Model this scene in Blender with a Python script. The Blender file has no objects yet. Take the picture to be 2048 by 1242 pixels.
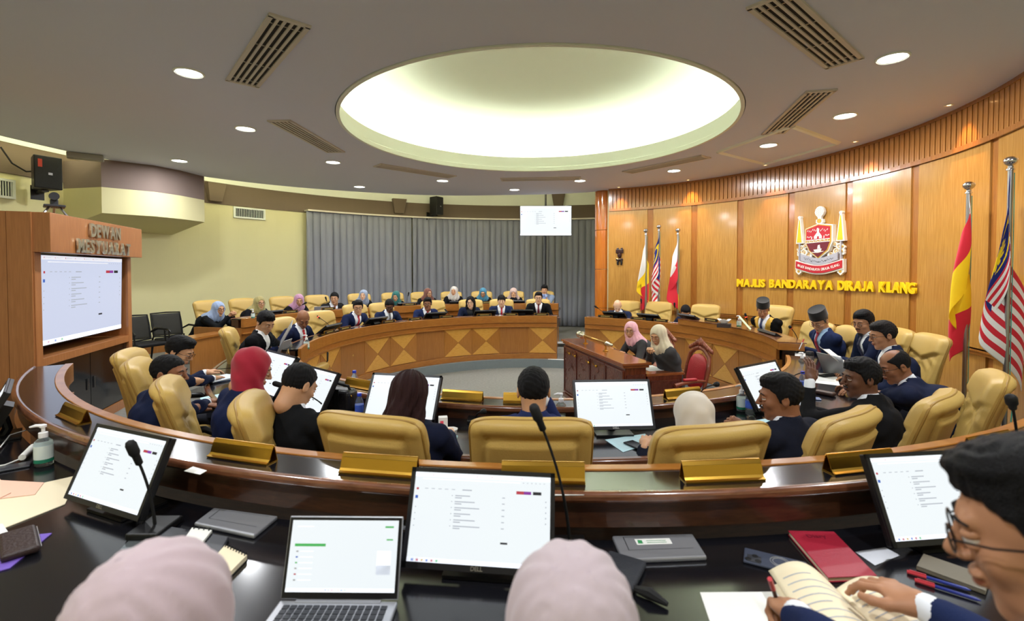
import bpy, math, random
import numpy as np
from mathutils import Vector, Matrix, Euler
PI = math.pi
S = bpy.context.scene
COL = S.collection
random.seed(7)

# ---------------------------------------------------------------- camera, world, exposure
F = 968.0            # focal length in pixels of the 2048 wide frame
EYE = Vector((0, 0, 1.9))
PITCH = math.radians(1.4)
PPY = 543 + F * math.tan(PITCH)
cam_d = bpy.data.cameras.new('camera'); cam = bpy.data.objects.new('camera', cam_d); COL.objects.link(cam)
cam_d.sensor_width = 36; cam_d.lens = F / 2048 * 36; cam_d.clip_start = .05; cam_d.clip_end = 100
cam_d.shift_y = (PPY - 621) / 2048
cam.location = EYE; cam.rotation_euler = (PI / 2 - PITCH, 0, 0)
S.camera = cam
cam_d.dof.use_dof = True; cam_d.dof.focus_distance = 6.0; cam_d.dof.aperture_fstop = 3.2
S.view_settings.view_transform = 'Standard'; S.view_settings.look = 'None'
S.view_settings.exposure = 0.08; S.view_settings.gamma = 1
S.view_settings.use_curve_mapping = False
W = bpy.data.worlds.new('world'); S.world = W; W.use_nodes = True
W.node_tree.nodes['Background'].inputs[0].default_value = (.8, .85, 1, 1)
W.node_tree.nodes['Background'].inputs[1].default_value = .05
P_DOWN, P_COVE, P_WASH, P_STRIP = 40.0, 42.0, 38.0, 24

# ---------------------------------------------------------------- geometry of the round room
CX, CY = .32, 6.5
FL0, FL2, FL1 = 0.0, .16, .27         # centre floor, inner tier, outer tier
DK1, LG1, DK2, LG2 = 1.00, 1.155, .91, 1.01
CEIL, COVE = 3.76, 4.35
RWALL, RWOOD = 8.1, 4.9

def at(px, py, z):
    """pixel of the photograph -> the point where its ray meets the horizontal plane z"""
    x = (px - 1024) / F; u = -(py - PPY) / F
    fy = math.cos(PITCH) + u * math.sin(PITCH); fz = -math.sin(PITCH) + u * math.cos(PITCH)
    t = (z - EYE.z) / fz
    return Vector((x * t, fy * t, z))
def atd(px, py, d):
    """pixel -> point at depth d (metres along y)"""
    x = (px - 1024) / F; u = -(py - PPY) / F
    fy = math.cos(PITCH) + u * math.sin(PITCH); fz = -math.sin(PITCH) + u * math.cos(PITCH)
    t = d / fy
    return Vector((x * t, d, EYE.z + fz * t))
def sxr(r): return 1.0 if r < 2.95 else .92 + .08 * max(0.0, min(1.0, (r - 4.0) / .6))      # the inner ring is a little narrower than round
def ring_depth(px, r, far=False):
    k = (px - 1024) / F; s2 = sxr(r) ** 2
    a = k * k / s2 + 1; b = -2 * (k * CX / s2 + CY); c = CX * CX / s2 + CY * CY - r * r
    q = math.sqrt(max(0, b * b - 4 * a * c))
    return (-b + q) / 2 / a if far else (-b - q) / 2 / a
def theta(x, y, s=1.0): return math.degrees(math.atan2((x - CX) / s, -(y - CY)))
def ring_theta(px, r, far=False):
    d = ring_depth(px, r, far); return theta((px - 1024) / F * d, d, sxr(r))
def pol(th, r, z=0):
    a = math.radians(th); return Vector((CX + r * sxr(r) * math.sin(a), CY - r * math.cos(a), z))
def tang(th, r):
    a = math.radians(th); return math.atan2(math.sin(a), sxr(r) * math.cos(a))

# ---------------------------------------------------------------- materials
def lin(c):
    return tuple(((v / 255) / 12.92 if v / 255 <= .04045 else (((v / 255) + .055) / 1.055) ** 2.4) for v in c) + (1,)
MATS = {}
def mat(name, rgb, rough=.5, metal=0, spec=.5, emit=0, alpha=1, trans=0, coat=0, sheen=0, bump=0, bscale=60, var=0, vscale=8, ior=1.45):
    if name in MATS: return MATS[name]
    m = bpy.data.materials.new(name); m.use_nodes = True; nt = m.node_tree; b = nt.nodes['Principled BSDF']
    c = lin(rgb)
    b.inputs['Base Color'].default_value = c; b.inputs['Roughness'].default_value = rough
    b.inputs['Metallic'].default_value = metal; b.inputs['Specular IOR Level'].default_value = spec
    b.inputs['IOR'].default_value = ior
    b.inputs['Coat Weight'].default_value = coat; b.inputs['Coat Roughness'].default_value = .12
    b.inputs['Sheen Weight'].default_value = sheen
    b.inputs['Transmission Weight'].default_value = trans; b.inputs['Alpha'].default_value = alpha
    if emit: b.inputs['Emission Color'].default_value = c; b.inputs['Emission Strength'].default_value = emit
    if bump or var:
        tc = nt.nodes.new('ShaderNodeTexCoord')
    if var:
        n = nt.nodes.new('ShaderNodeTexNoise'); n.inputs['Scale'].default_value = vscale; n.inputs['Detail'].default_value = 4
        nt.links.new(tc.outputs['Object'], n.inputs['Vector'])
        mx = nt.nodes.new('ShaderNodeMix'); mx.data_type = 'RGBA'
        mx.inputs[6].default_value = tuple(v * (1 - var) for v in c[:3]) + (1,)
        mx.inputs[7].default_value = tuple(min(1, v * (1 + var)) for v in c[:3]) + (1,)
        nt.links.new(n.outputs['Fac'], mx.inputs[0]); nt.links.new(mx.outputs[2], b.inputs['Base Color'])
    if bump:
        n2 = nt.nodes.new('ShaderNodeTexNoise'); n2.inputs['Scale'].default_value = bscale; n2.inputs['Detail'].default_value = 3
        nt.links.new(tc.outputs['Object'], n2.inputs['Vector'])
        bp = nt.nodes.new('ShaderNodeBump'); bp.inputs['Strength'].default_value = bump; bp.inputs['Distance'].default_value = .01
        nt.links.new(n2.outputs['Fac'], bp.inputs['Height']); nt.links.new(bp.outputs[0], b.inputs['Normal'])
    MATS[name] = m; return m
def wood(name, c1, c2, rough=.3, coat=.4, scale=(14, 14, .8), detail=6, wave=False):
    if name in MATS: return MATS[name]
    m = bpy.data.materials.new(name); m.use_nodes = True; nt = m.node_tree; b = nt.nodes['Principled BSDF']
    tc = nt.nodes.new('ShaderNodeTexCoord'); mp = nt.nodes.new('ShaderNodeMapping'); mp.inputs['Scale'].default_value = scale
    nt.links.new(tc.outputs['Object'], mp.inputs[0])
    n = nt.nodes.new('ShaderNodeTexNoise'); n.inputs['Scale'].default_value = 5; n.inputs['Detail'].default_value = detail; n.inputs['Distortion'].default_value = .4
    nt.links.new(mp.outputs[0], n.inputs['Vector'])
    r = nt.nodes.new('ShaderNodeValToRGB'); r.color_ramp.elements[0].position = .32; r.color_ramp.elements[1].position = .72
    r.color_ramp.elements[0].color = lin(c1); r.color_ramp.elements[1].color = lin(c2)
    nt.links.new(n.outputs['Fac'], r.inputs[0]); nt.links.new(r.outputs[0], b.inputs['Base Color'])
    b.inputs['Roughness'].default_value = rough; b.inputs['Coat Weight'].default_value = coat; b.inputs['Coat Roughness'].default_value = .1
    MATS[name] = m; return m
M_PANEL = wood('panel_veneer', (172, 122, 52), (196, 146, 72), .22, .6, (16, 16, .7))
M_STRIP = wood('strip_veneer', (150, 92, 34), (176, 114, 48), .24, .5, (18, 18, .8))
M_SLAT = wood('slat_wood', (156, 100, 42), (186, 128, 62), .2, .7, (20, 20, 1))
M_PILLAR = wood('pillar_veneer', (176, 96, 28), (198, 118, 40), .15, .9, (16, 16, .5))
M_DESK = wood('desk_wood', (150, 92, 34), (174, 114, 50), .3, .35, (2, 2, 24))
M_DESKV = wood('desk_wood_upright', (146, 94, 42), (168, 112, 56), .3, .3, (20, 20, 1))
M_LIGHTV = wood('pale_veneer', (204, 148, 62), (218, 166, 82), .28, .4, (3, 3, 16))
M_DARKV = wood('brown_veneer', (158, 102, 42), (176, 118, 54), .28, .4, (18, 18, 1.2))
M_LIP = wood('desk_lip', (100, 60, 38), (126, 78, 52), .25, .6, (3, 3, 14))
M_FASCIA = wood('desk_fascia', (58, 32, 19), (76, 44, 26), .3, .4, (3, 3, 20))
M_BLACK = mat('black_worktop', (20, 20, 24), .16, spec=.55, coat=.3, var=.25, vscale=3)
M_ROSE = wood('carved_rosewood', (74, 30, 22), (108, 50, 36), .25, .5, (6, 6, 1.5))
M_ROSETOP = wood('rosewood_top', (124, 66, 34), (150, 84, 46), .2, .6, (8, 1.5, 8))
M_CAB = wood('cabinet_wood', (160, 102, 58), (178, 118, 70), .35, .3, (14, 14, .9))
M_LEATHER = mat('yellow_leather', (195, 162, 90), .42, spec=.4, bump=.12, bscale=140, var=.05, vscale=3)
M_PIPING = mat('leather_piping', (160, 124, 58), .45)
M_CEIL = mat('ceiling_plaster', (214, 218, 236), .85, spec=.2)
M_WHITE = mat('white_plaster', (238, 242, 230), .8, spec=.2)
M_CREAM = mat('cream_wall', (216, 210, 164), .8, spec=.2, var=.03, vscale=1.5)
M_BROWN = mat('brown_band', (116, 102, 88), .85, spec=.2)
M_CURT = mat('grey_curtain', (134, 136, 146), .8, sheen=.3, bump=.1, bscale=200)
M_GRANITE = mat('granite_kerb', (122, 132, 138), .4, var=.35, vscale=160)
M_CARPET = mat('grey_carpet', (128, 126, 120), .95, spec=.1, var=.3, vscale=26, bump=.4, bscale=120)
M_CHROME = mat('chrome', (205, 205, 208), .18, metal=1)
M_STEEL = mat('brushed_steel', (170, 170, 172), .32, metal=1)
M_BRASS = mat('brass', (196, 152, 62), .28, metal=1)
M_PLASTIC = mat('black_plastic', (18, 18, 20), .4)
M_SOFTBLACK = mat('black_rubber', (14, 14, 15), .7)
M_DGREY = mat('dark_grey_plastic', (52, 54, 60), .45)
M_SILVER = mat('silver_casing', (178, 180, 186), .35, metal=.6)
M_PAPER = mat('white_paper', (240, 240, 234), .8)
M_CREAMP = mat('cream_paper', (242, 228, 196), .8)
M_BLUEP = mat('pale_blue_paper', (190, 224, 232), .8)
M_GLASS = mat('clear_plastic', (235, 245, 250), .06, trans=.92, ior=1.3)
M_BLUECAP = mat('blue_cap', (30, 60, 190), .4)
M_SCREEN = mat('lit_screen', (240, 247, 250), .3, emit=.95)
M_SCREENB = mat('lit_screen_blue', (214, 222, 246), .3, emit=.85)
M_INK = mat('screen_ink', (184, 190, 202), .6, emit=.8)
M_INKD = mat('screen_dark_ink', (40, 42, 48), .6, emit=.05)
M_RED = mat('screen_red', (225, 60, 80), .6, emit=.6)
M_PURPLE = mat('screen_purple', (130, 70, 220), .6, emit=.6)
M_SBLUE = mat('screen_blue', (60, 120, 230), .6, emit=.6)
M_SGREEN = mat('screen_green', (90, 220, 110), .6, emit=.6)
M_YEL = mat('screen_yellow', (240, 200, 60), .6, emit=.6)
M_TEXTW = mat('white_print', (235, 235, 230), .6)

for m_ in (M_SCREEN, M_SCREENB, M_INK, M_RED, M_PURPLE, M_SBLUE, M_SGREEN, M_YEL):
    m_.node_tree.nodes['Principled BSDF'].inputs['Base Color'].default_value = (.02, .02, .022, 1)

# ---------------------------------------------------------------- mesh builder
class MB:
    def __init__(s): s.v = []; s.f = []; s.m = []
    def add(s, vs, fs, mi=0, M=None):
        n = len(s.v)
        s.v += [tuple(M @ Vector(v)) for v in vs] if M is not None else [tuple(v) for v in vs]
        s.f += [tuple(i + n for i in f) for f in fs]; s.m += [mi] * len(fs) if isinstance(mi, int) else list(mi)
        return s
    def box(s, c, d, mi=0, M=None):
        x, y, z = [v / 2 for v in d]
        vs = [(c[0] + a * x, c[1] + b * y, c[2] + e * z) for e in (-1, 1) for a, b in ((-1, -1), (1, -1), (1, 1), (-1, 1))]
        return s.add(vs, [(3, 2, 1, 0), (4, 5, 6, 7), (0, 1, 5, 4), (1, 2, 6, 5), (2, 3, 7, 6), (3, 0, 4, 7)], mi, M)
    def prism(s, poly, y0, y1, mi=0, M=None):
        """polygon in x,z (counter clockwise seen from -y) extruded along y"""
        n = len(poly); vs = [(p[0], y0, p[1]) for p in poly] + [(p[0], y1, p[1]) for p in poly]
        fs = [tuple(range(n)), tuple(range(2 * n - 1, n - 1, -1))] + [(i, i + n, (i + 1) % n + n, (i + 1) % n) for i in range(n)]
        return s.add(vs, fs, mi, M)
    def tube(s, pts, r, n=8, mi=0, M=None, cap=True):
        pts = [Vector(p) for p in pts]; rs = r if isinstance(r, (list, tuple)) else [r] * len(pts)
        vs = []; fs = []; prev = None
        for i, p in enumerate(pts):
            d = (pts[min(i + 1, len(pts) - 1)] - pts[max(i - 1, 0)]).normalized()
            if prev is None:
                u = d.orthogonal().normalized()
            else:
                u = (prev - d * prev.dot(d)); u = u.normalized() if u.length > 1e-6 else d.orthogonal().normalized()
            prev = u; w = d.cross(u)
            vs += [p + (u * math.cos(2 * PI * k / n) + w * math.sin(2 * PI * k / n)) * rs[i] for k in range(n)]
        for i in range(len(pts) - 1):
            for k in range(n):
                a = i * n + k; b = i * n + (k + 1) % n; fs.append((a, b, b + n, a + n))
        if cap: fs += [tuple(range(n - 1, -1, -1)), tuple(range((len(pts) - 1) * n, len(pts) * n))]
        return s.add(vs, fs, mi, M)
    def lathe(s, prof, n=20, mi=0, M=None, c=(0, 0, 0), mids=None):
        vs = []; fs = []; ms = []
        for r, z in prof: vs += [(c[0] + r * math.cos(2 * PI * k / n), c[1] + r * math.sin(2 * PI * k / n), c[2] + z) for k in range(n)]
        for i in range(len(prof) - 1):
            for k in range(n):
                a = i * n + k; b = i * n + (k + 1) % n; fs.append((a, b, b + n, a + n)); ms.append(mids[i] if mids else mi)
        fs += [tuple(range(n - 1, -1, -1)), tuple(range((len(prof) - 1) * n, len(prof) * n))]
        ms += [ms[0], ms[-1]]
        return s.add(vs, fs, ms, M)
    def sector(s, r0, r1, z0, z1, a0, a1, step=2.0, mi=0):
        n = max(1, int(abs(a1 - a0) / step + .999)); vs = []; fs = []
        for i in range(n + 1):
            a = a0 + (a1 - a0) * i / n
            vs += [pol(a, r0, z0), pol(a, r1, z0), pol(a, r1, z1), pol(a, r0, z1)]
        for i in range(n):
            b = i * 4
            for k in range(4):
                fs.append((b + k, b + (k + 1) % 4, b + 4 + (k + 1) % 4, b + 4 + k))
        fs += [(3, 2, 1, 0), (n * 4, n * 4 + 1, n * 4 + 2, n * 4 + 3)]
        return s.add(vs, fs, mi)
    def grid(s, fn, nu, nv, mi=0, M=None, mfn=None, wrap=False):
        vs = [fn(i / nu, j / nv) for j in range(nv + 1) for i in range(nu + 1)]
        fs = []; ms = []
        for j in range(nv):
            for i in range(nu):
                a = j * (nu + 1) + i; fs.append((a, a + 1, a + nu + 2, a + nu + 1)); ms.append(mfn((i + .5) / nu, (j + .5) / nv) if mfn else mi)
        return s.add(vs, fs, ms, M)
    def mesh(s, name, mats):
        me = bpy.data.meshes.new(name); me.from_pydata(s.v, [], s.f)
        for m in mats: me.materials.append(m)
        if any(s.m): me.polygons.foreach_set('material_index', s.m)
        return me
def smooth_by(me, ang=40):
    me.polygons.foreach_set('use_smooth', [True] * len(me.polygons))
    try: me.set_sharp_from_angle(angle=math.radians(ang))
    except Exception: pass
def link(name, me, parent=None, loc=None, rz=None, bevel=0, seg=2, solid=0, sub=0):
    o = bpy.data.objects.new(name, me); COL.objects.link(o)
    if parent: o.parent = parent
    if loc is not None: o.location = loc
    if rz is not None: o.rotation_euler = (0, 0, rz)
    if solid:
        m = o.modifiers.new('solid', 'SOLIDIFY'); m.thickness = solid; m.offset = 0
    if bevel:
        m = o.modifiers.new('bevel', 'BEVEL'); m.width = bevel; m.segments = seg; m.limit_method = 'ANGLE'; m.angle_limit = math.radians(35)
    if sub:
        m = o.modifiers.new('sub', 'SUBSURF'); m.levels = m.render_levels = sub
    return o
def obj(name, mb, mats, parent=None, smooth=False, **k):
    if not isinstance(mats, (list, tuple)): mats = [mats]
    me = mb.mesh(name, mats)
    if smooth: smooth_by(me, 40 if smooth is True else smooth)
    return link(name, me, parent, **k)
def tag(o, label, cat, group=None, kind=None):
    if label: o['label'] = label
    if cat: o['category'] = cat
    if group: o['group'] = group
    if kind: o['kind'] = kind
    return o
def thing(name, label, cat, loc=(0, 0, 0), rz=0, group=None):
    o = bpy.data.objects.new(name, None); COL.objects.link(o); o.location = loc; o.rotation_euler = (0, 0, rz); o.empty_display_size = .1
    return tag(o, label, cat, group)
def struct(o): o['kind'] = 'structure'; return o
def dup(root, loc=None, rz=None, label=None, group=None):
    r = root.copy(); COL.objects.link(r)
    if loc is not None: r.location = loc
    if rz is not None: r.rotation_euler = (0, 0, rz)
    if label: r['label'] = label
    if group: r['group'] = group
    for ch in root.children:
        c = ch.copy(); COL.objects.link(c); c.parent = r
        for g in ch.children:
            d = g.copy(); COL.objects.link(d); d.parent = c
    return r
def text_mesh(txt, size, extrude=.004, offset=0, align='CENTER', mats=None, name='lettering', spacing=1.0):
    cu = bpy.data.curves.new('t', 'FONT'); cu.body = txt; cu.size = size; cu.extrude = extrude; cu.offset = offset
    cu.align_x = align; cu.align_y = 'CENTER'; cu.space_character = spacing; cu.resolution_u = 3
    t = bpy.data.objects.new('t', cu); COL.objects.link(t)
    dg = bpy.context.evaluated_depsgraph_get()
    me = bpy.data.meshes.new_from_object(t.evaluated_get(dg)); me.name = name
    bpy.data.objects.remove(t); bpy.data.curves.remove(cu)
    me.transform(Matrix.Rotation(PI / 2, 4, 'X'))     # stands in x,z and faces -y
    me.materials.clear()
    for m in (mats or []): me.materials.append(m)
    return me
def caps(word, cap, xs=1.0, extrude=.01, bold=.006, m=None):
    """one mesh per capital letter, all brought to the same cap height, bottom at z = -cap/2, left edge at x = 0; returns (mesh, width) or (None, gap)"""
    out = []
    for c in word:
        if c == ' ': out.append((None, cap * .50)); continue
        if c == 'J':
            o_ = [(.34, 1), (.56, 1), (.56, .30), (.50, .13), (.40, .04), (.26, 0), (.12, .03), (0, .12), (.09, .29), (.17, .22), (.25, .20), (.32, .25), (.34, .34)]
            mbj = MB(); mbj.prism([(x * cap, z * cap) for x, z in o_][::-1], -extrude, extrude); me = mbj.mesh('letter', [m])
        else: me = text_mesh(c, cap / .73, extrude, bold, mats=[m], name='letter')
        xs_ = [v.co.x for v in me.vertices]; zs_ = [v.co.z for v in me.vertices]
        k = cap / (max(zs_) - min(zs_)); me.transform(Matrix.Translation((-min(xs_), 0, -min(zs_)))); me.transform(Matrix.Diagonal((xs, 1, k, 1))); me.transform(Matrix.Translation((0, 0, -cap / 2)))
        out.append((me, (max(xs_) - min(xs_)) * xs))
    return out
# ================================================================= THE SETTING
# floors
mb = MB(); n = 72
mb.add([pol(a * 5, 3.14, FL0) for a in range(n)] + [(CX, CY, FL0)], [(i, (i + 1) % n, n) for i in range(n)])
struct(obj('floor', mb, M_CARPET))
mb = MB(); mb.sector(3.10, 4.74, -.02, FL2, 0, 360); struct(obj('floor', mb, M_CARPET))
mb = MB(); mb.sector(4.74, 8.3, -.02, FL1, 0, 360); struct(obj('floor', mb, M_CARPET))
mb = MB(); mb.sector(3.04, 3.12, 0, FL2 + .002, 0, 360); struct(obj('trim_1', mb, M_GRANITE))
mb = MB(); mb.sector(4.70, 4.76, FL2, FL1 + .002, 173, 263); struct(obj('trim_2', mb, M_GRANITE))
# walls
mb = MB(); mb.sector(RWALL, RWALL + .15, FL1, COVE + .1, 160, 420, 3); struct(obj('wall_back', mb, M_CREAM))
mb = MB(); mb.sector(RWALL - .02, RWALL + .01, 3.40, 3.87, 155, 430, 3); struct(obj('trim_3', mb, M_BROWN))
mb = MB(); mb.sector(RWALL - .03, RWALL + .01, 3.87, COVE, 155, 430, 3); struct(obj('trim_8', mb, M_WHITE))
mb = MB(); mb.sector(RWALL - .03, RWALL, FL1, FL1 + .14, 199, 420, 3); struct(obj('baseboard_left', mb, M_DESKV))
mb = MB(); mb.sector(RWOOD, RWOOD + .2, FL2 - .1, COVE, 60, 157.5, 2); W_R = struct(obj('wall_right', mb, M_STRIP))
for a in (60, 157.3):
    p, q = pol(a, RWOOD + .1), pol(a + (0 if a < 100 else 6), RWALL + .1)
    mb = MB(); d = (q - p); ang = math.atan2(d.y, d.x); mid = (p + q) / 2
    mb.box((0, 0, 2.1), (d.length, .12, 4.2))
    struct(obj('wall_side', mb, M_CREAM, loc=(mid.x, mid.y, 0), rz=ang))
# wood panels between darker strips
strips = [ring_theta(px, RWOOD, True) for px in (1300.5, 1388.5, 1480.5, 1582, 1697.5, 1829, 1987)]
print('strips', [round(s, 1) for s in strips])
bays = [157.4] + strips + [strips[-1] - 12.5]
ZB, ZR, ZT = FL2 + .1, 1.03, 3.27
for i in range(len(bays) - 1):
    a, b = bays[i] - (.75 if i else 0), bays[i + 1] + .75
    for z0, z1 in ((ZB + .02, ZR - .03), (ZR + .04, ZT - .012)):
        mb = MB(); mb.sector(RWOOD - .018, RWOOD + .01, z0, z1, a, b, 1.5); obj('panel', mb, M_PANEL, W_R, smooth=30)
mb = MB(); mb.sector(RWOOD - .045, RWOOD, ZR - .025, ZR + .03, 60, 157.4); mb.sector(RWOOD - .06, RWOOD, ZR + .012, ZR + .03, 60, 157.4); obj('chair_rail', mb, M_STRIP, W_R)
mb = MB(); mb.sector(RWOOD - .03, RWOOD, ZB - .1, ZB, 60, 157.4); obj('skirting', mb, M_STRIP, W_R)
mb = MB(); mb.sector(RWOOD - .05, RWOOD, ZT - .01, ZT + .045, 60, 157.4); mb.sector(RWOOD - .05, RWOOD, CEIL - .04, CEIL, 60, 157.4); obj('frieze_rail', mb, M_STRIP, W_R)
mb = MB(); w = RWOOD * math.radians(1.0) * .80
mb.box((0, 0, (ZT + .045 + CEIL - .04) / 2), (w, .03, CEIL - ZT - .085)); slat_me = mb.mesh('slat', [M_SLAT])
for k in range(97):
    a = 156.8 - k; p = pol(a, RWOOD - .02)
    link('slat', slat_me, W_R, loc=p, rz=math.radians(a))
# pillar
pc = Vector((2.14, 11.33, 0)); mb = MB()
for z0, z1 in ((FL2, 1.05), (1.056, 1.95), (1.956, 2.85), (2.856, CEIL)):
    mb.lathe([(.197, z0), (.203, z0 + .006), (.203, z1 - .006), (.197, z1)], 36, c=(pc.x, pc.y, 0))
struct(obj('pillar', mb, M_PILLAR, smooth=30))
# ceiling plate: round hole in the middle, free outer edge over the light cove
ROC = 2.52
edge = [(60, 5.2), (72, 4.97), (80, 4.95), (150, 4.95), (160, 5.05), (165, 5.16), (186, 5.34), (200, 5.75), (221, 6.27), (234, 6.75), (244, 7.05), (258.6, 7.25), (271, 7.35), (300, 7.5), (360, 7.6), (400, 7.6), (419, 7.6), (420, 5.2)]
def r_edge(a):
    a = (a - 60) % 360 + 60
    for (a0, r0), (a1, r1) in zip(edge, edge[1:]):
        if a0 <= a <= a1:
            t = (a - a0) / (a1 - a0); return r0 + (r1 - r0) * t
    return edge[-1][1]
def r_edge_s(a): return sum(r_edge(a + d) for d in (-4, -2, 0, 2, 4)) / 5 if 165 < (a % 360) < 330 else r_edge(a)
mb = MB(); N = 180; vs = []; fs = []
for i in range(N):
    a = i * 2; vs += [pol(a, ROC, CEIL), pol(a, r_edge_s(a), CEIL), pol(a, r_edge_s(a), CEIL + .12), pol(a, ROC, CEIL + .12)]
for i in range(N):
    j = (i + 1) % N
    for k in range(4): fs.append((i * 4 + k, j * 4 + k, j * 4 + (k + 1) % 4, i * 4 + (k + 1) % 4))
mb.add(vs, fs); struct(obj('ceiling', mb, M_CEIL, smooth=30))
# upper ceiling over the cove
mb = MB(); mb.sector(3.3, 8.25, COVE, COVE + .1, 0, 360, 3); struct(obj('ceiling', mb, M_WHITE))
# the lit round opening: riser, hidden ledge, upper drum and shallow dome
mb = MB()
prof = [(ROC - .03, CEIL - .012), (ROC - .03, CEIL + .06), (ROC - .005, CEIL + .075), (ROC - .005, CEIL + .25), (ROC + .05, CEIL + .26), (ROC + .06, CEIL + .14), (ROC + .40, CEIL + .14), (ROC + .42, CEIL + .5), (ROC + .2, CEIL + .72), (ROC - .5, CEIL + .86), (1.2, CEIL + .93), (.4, CEIL + .95), (.02, CEIL + .95)]
nn = 96; vs = []; fs = []
for r, z in prof: vs += [pol(k * 360 / nn, r, z) for k in range(nn)]
for i in range(len(prof) - 1):
    for k in range(nn): fs.append((i * nn + k, i * nn + (k + 1) % nn, (i + 1) * nn + (k + 1) % nn, (i + 1) * nn + k))
fs.append(tuple((len(prof) - 1) * nn + k for k in range(nn)))
mb.add(vs, fs); struct(obj('ceiling_dome', mb, M_WHITE, smooth=50))
for zz, rr in ((CEIL + .065, ROC - .03),):
    mb = MB(); mb.sector(rr - .02, rr + .02, CEIL - .012, CEIL + .01, 0, 360, 3); struct(obj('trim_4', mb, M_WHITE))
M_LED = mat('cove_led', (250, 255, 238), .5, emit=P_COVE)
mb = MB(); mb.sector(ROC + .20, ROC + .24, CEIL + .15, CEIL + .17, 0, 360, 3); tag(obj('cove_light_ring', mb, M_LED), 'hidden light strip ringing the bright round ceiling dome', 'light')
M_LED2 = mat('cove_led_warm', (255, 246, 200), .5, emit=P_STRIP)
mb = MB()
for a in range(164, 330, 2):
    r0, r1 = r_edge_s(a) - .05, r_edge_s(a + 2) - .05
    mb.add([pol(a, r0, CEIL + .14), pol(a, r0 - .05, CEIL + .14), pol(a + 2, r1 - .05, CEIL + .14), pol(a + 2, r1, CEIL + .14), pol(a, r0, CEIL + .19), pol(a, r0 - .05, CEIL + .19), pol(a + 2, r1 - .05, CEIL + .19), pol(a + 2, r1, CEIL + .19)],
           [(0, 1, 2, 3), (7, 6, 5, 4), (0, 3, 7, 4), (1, 5, 6, 2)])
tag(obj('cove_light_strip', mb, M_LED2), 'hidden light strip above the ceiling edge along the curtain wall', 'light')
# hanging bulkhead left of the curtains
def BH(px, py, z): return at(px, py, z)
fa = [at(201.6, 318, CEIL), at(250, 324, CEIL), at(307.6, 331, CEIL), at(360, 341, CEIL), at(408, 353, CEIL)]
cen = Vector((CX, CY, 0))
def bulk(z0, z1, m, slope=False):
    mb = MB(); vs = []; fs = []
    for p in fa:
        d = (Vector((p.x, p.y, 0)) - cen); rw = RWALL + .02; q = cen + d.normalized() * rw
        vs += [(p.x, p.y, z0), (q.x, q.y, z0 - (.22 if slope else 0)), (q.x, q.y, z1), (p.x, p.y, z1)]
    for i in range(len(fa) - 1):
        for k in range(4): fs.append((i * 4 + k, i * 4 + 4 + k, i * 4 + 4 + (k + 1) % 4, i * 4 + (k + 1) % 4))
    e = (len(fa) - 1) * 4; fs += [(0, 1, 2, 3), (e + 3, e + 2, e + 1, e)]
    mb.add(vs, fs); return mb
struct(obj('wall_bulkhead', bulk(2.87, 3.30, M_CREAM, True), M_CREAM, smooth=30))
struct(obj('wall_bulkhead', bulk(3.30, CEIL, M_BROWN), mat('mauve_band', (132, 116, 108), .85), smooth=30))
# projector screen case under the ceiling edge by the bulkhead
a_, b_ = at(143, 312, CEIL - .05), at(200, 318, CEIL - .05); d = b_ - a_
mb = MB(); mb.box((d.length / 2, -.05, 0), (d.length + .1, .14, .09))
tag(obj('screen_case', mb, mat('grey_casing', (150, 148, 140), .6), loc=a_, rz=math.atan2(d.y, d.x), bevel=.008), 'grey metal casing under the ceiling edge left of the bulkhead', 'casing')

# curtains
c0, c1 = theta(*(lambda d: ((612 - 1024) / F * d, d))(ring_depth(612, RWALL - .1, True))), theta(2.75, 14.2)
c0 = c0 % 360; c1 = c1 % 360
print('curtain', c0, c1)
ncur = 6; zt = 3.42
for k in range(ncur):
    a0 = c1 + (c0 - c1) * k / ncur; a1 = c1 + (c0 - c1) * (k + 1) / ncur; L = math.radians(a1 - a0) * 8
    nf = int(L / .16); rnd = [random.uniform(.6, 1.3) for _ in range(nf + 2)]; ph = [random.uniform(-.25, .25) for _ in range(nf + 2)]
    def fn(u, v, a0=a0, a1=a1, nf=nf, rnd=rnd, ph=ph):
        t = u * nf; i = int(min(t, nf - 1e-6)); w = rnd[i] * (1 - (t - i)) + rnd[i + 1] * (t - i); p = ph[i] * (1 - (t - i)) + ph[i + 1] * (t - i)
        fold = math.sin(2 * PI * (t + p * (1 - v) * 1.6)) * .050 * w * (.45 + .55 * min(1, (1 - v) * 5)) + math.sin(2 * PI * t * .37 + k) * .03 * (1 - v)
        side = math.cos(2 * PI * (t + p)) * .25
        q = pol(a0 + (a1 - a0) * u + side, RWALL - .20 + fold); return (q.x, q.y, FL1 + .02 + (zt - FL1 - .02) * v)
    mb = MB(); mb.grid(fn, nf * 14, 10)
    o = tag(obj('curtain', mb, M_CURT, smooth=80, solid=.004), 'grey pleated curtain panel, %s along the back wall' % ['rightmost, beside the wood pillar', 'behind the hanging television', 'next left of the hanging television', 'fourth from the pillar', 'second from the cream wall', 'leftmost, beside the cream wall'][k], 'curtain', 'grey curtains on the back wall')
mb = MB(); mb.sector(RWALL - .28, RWALL - .02, zt, zt + .04, c1, c0, 2); tag(obj('curtain_track', mb, mat('pale_rail', (214, 206, 190), .5)), 'pale curtain rail above the grey curtains', 'rail')

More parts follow.
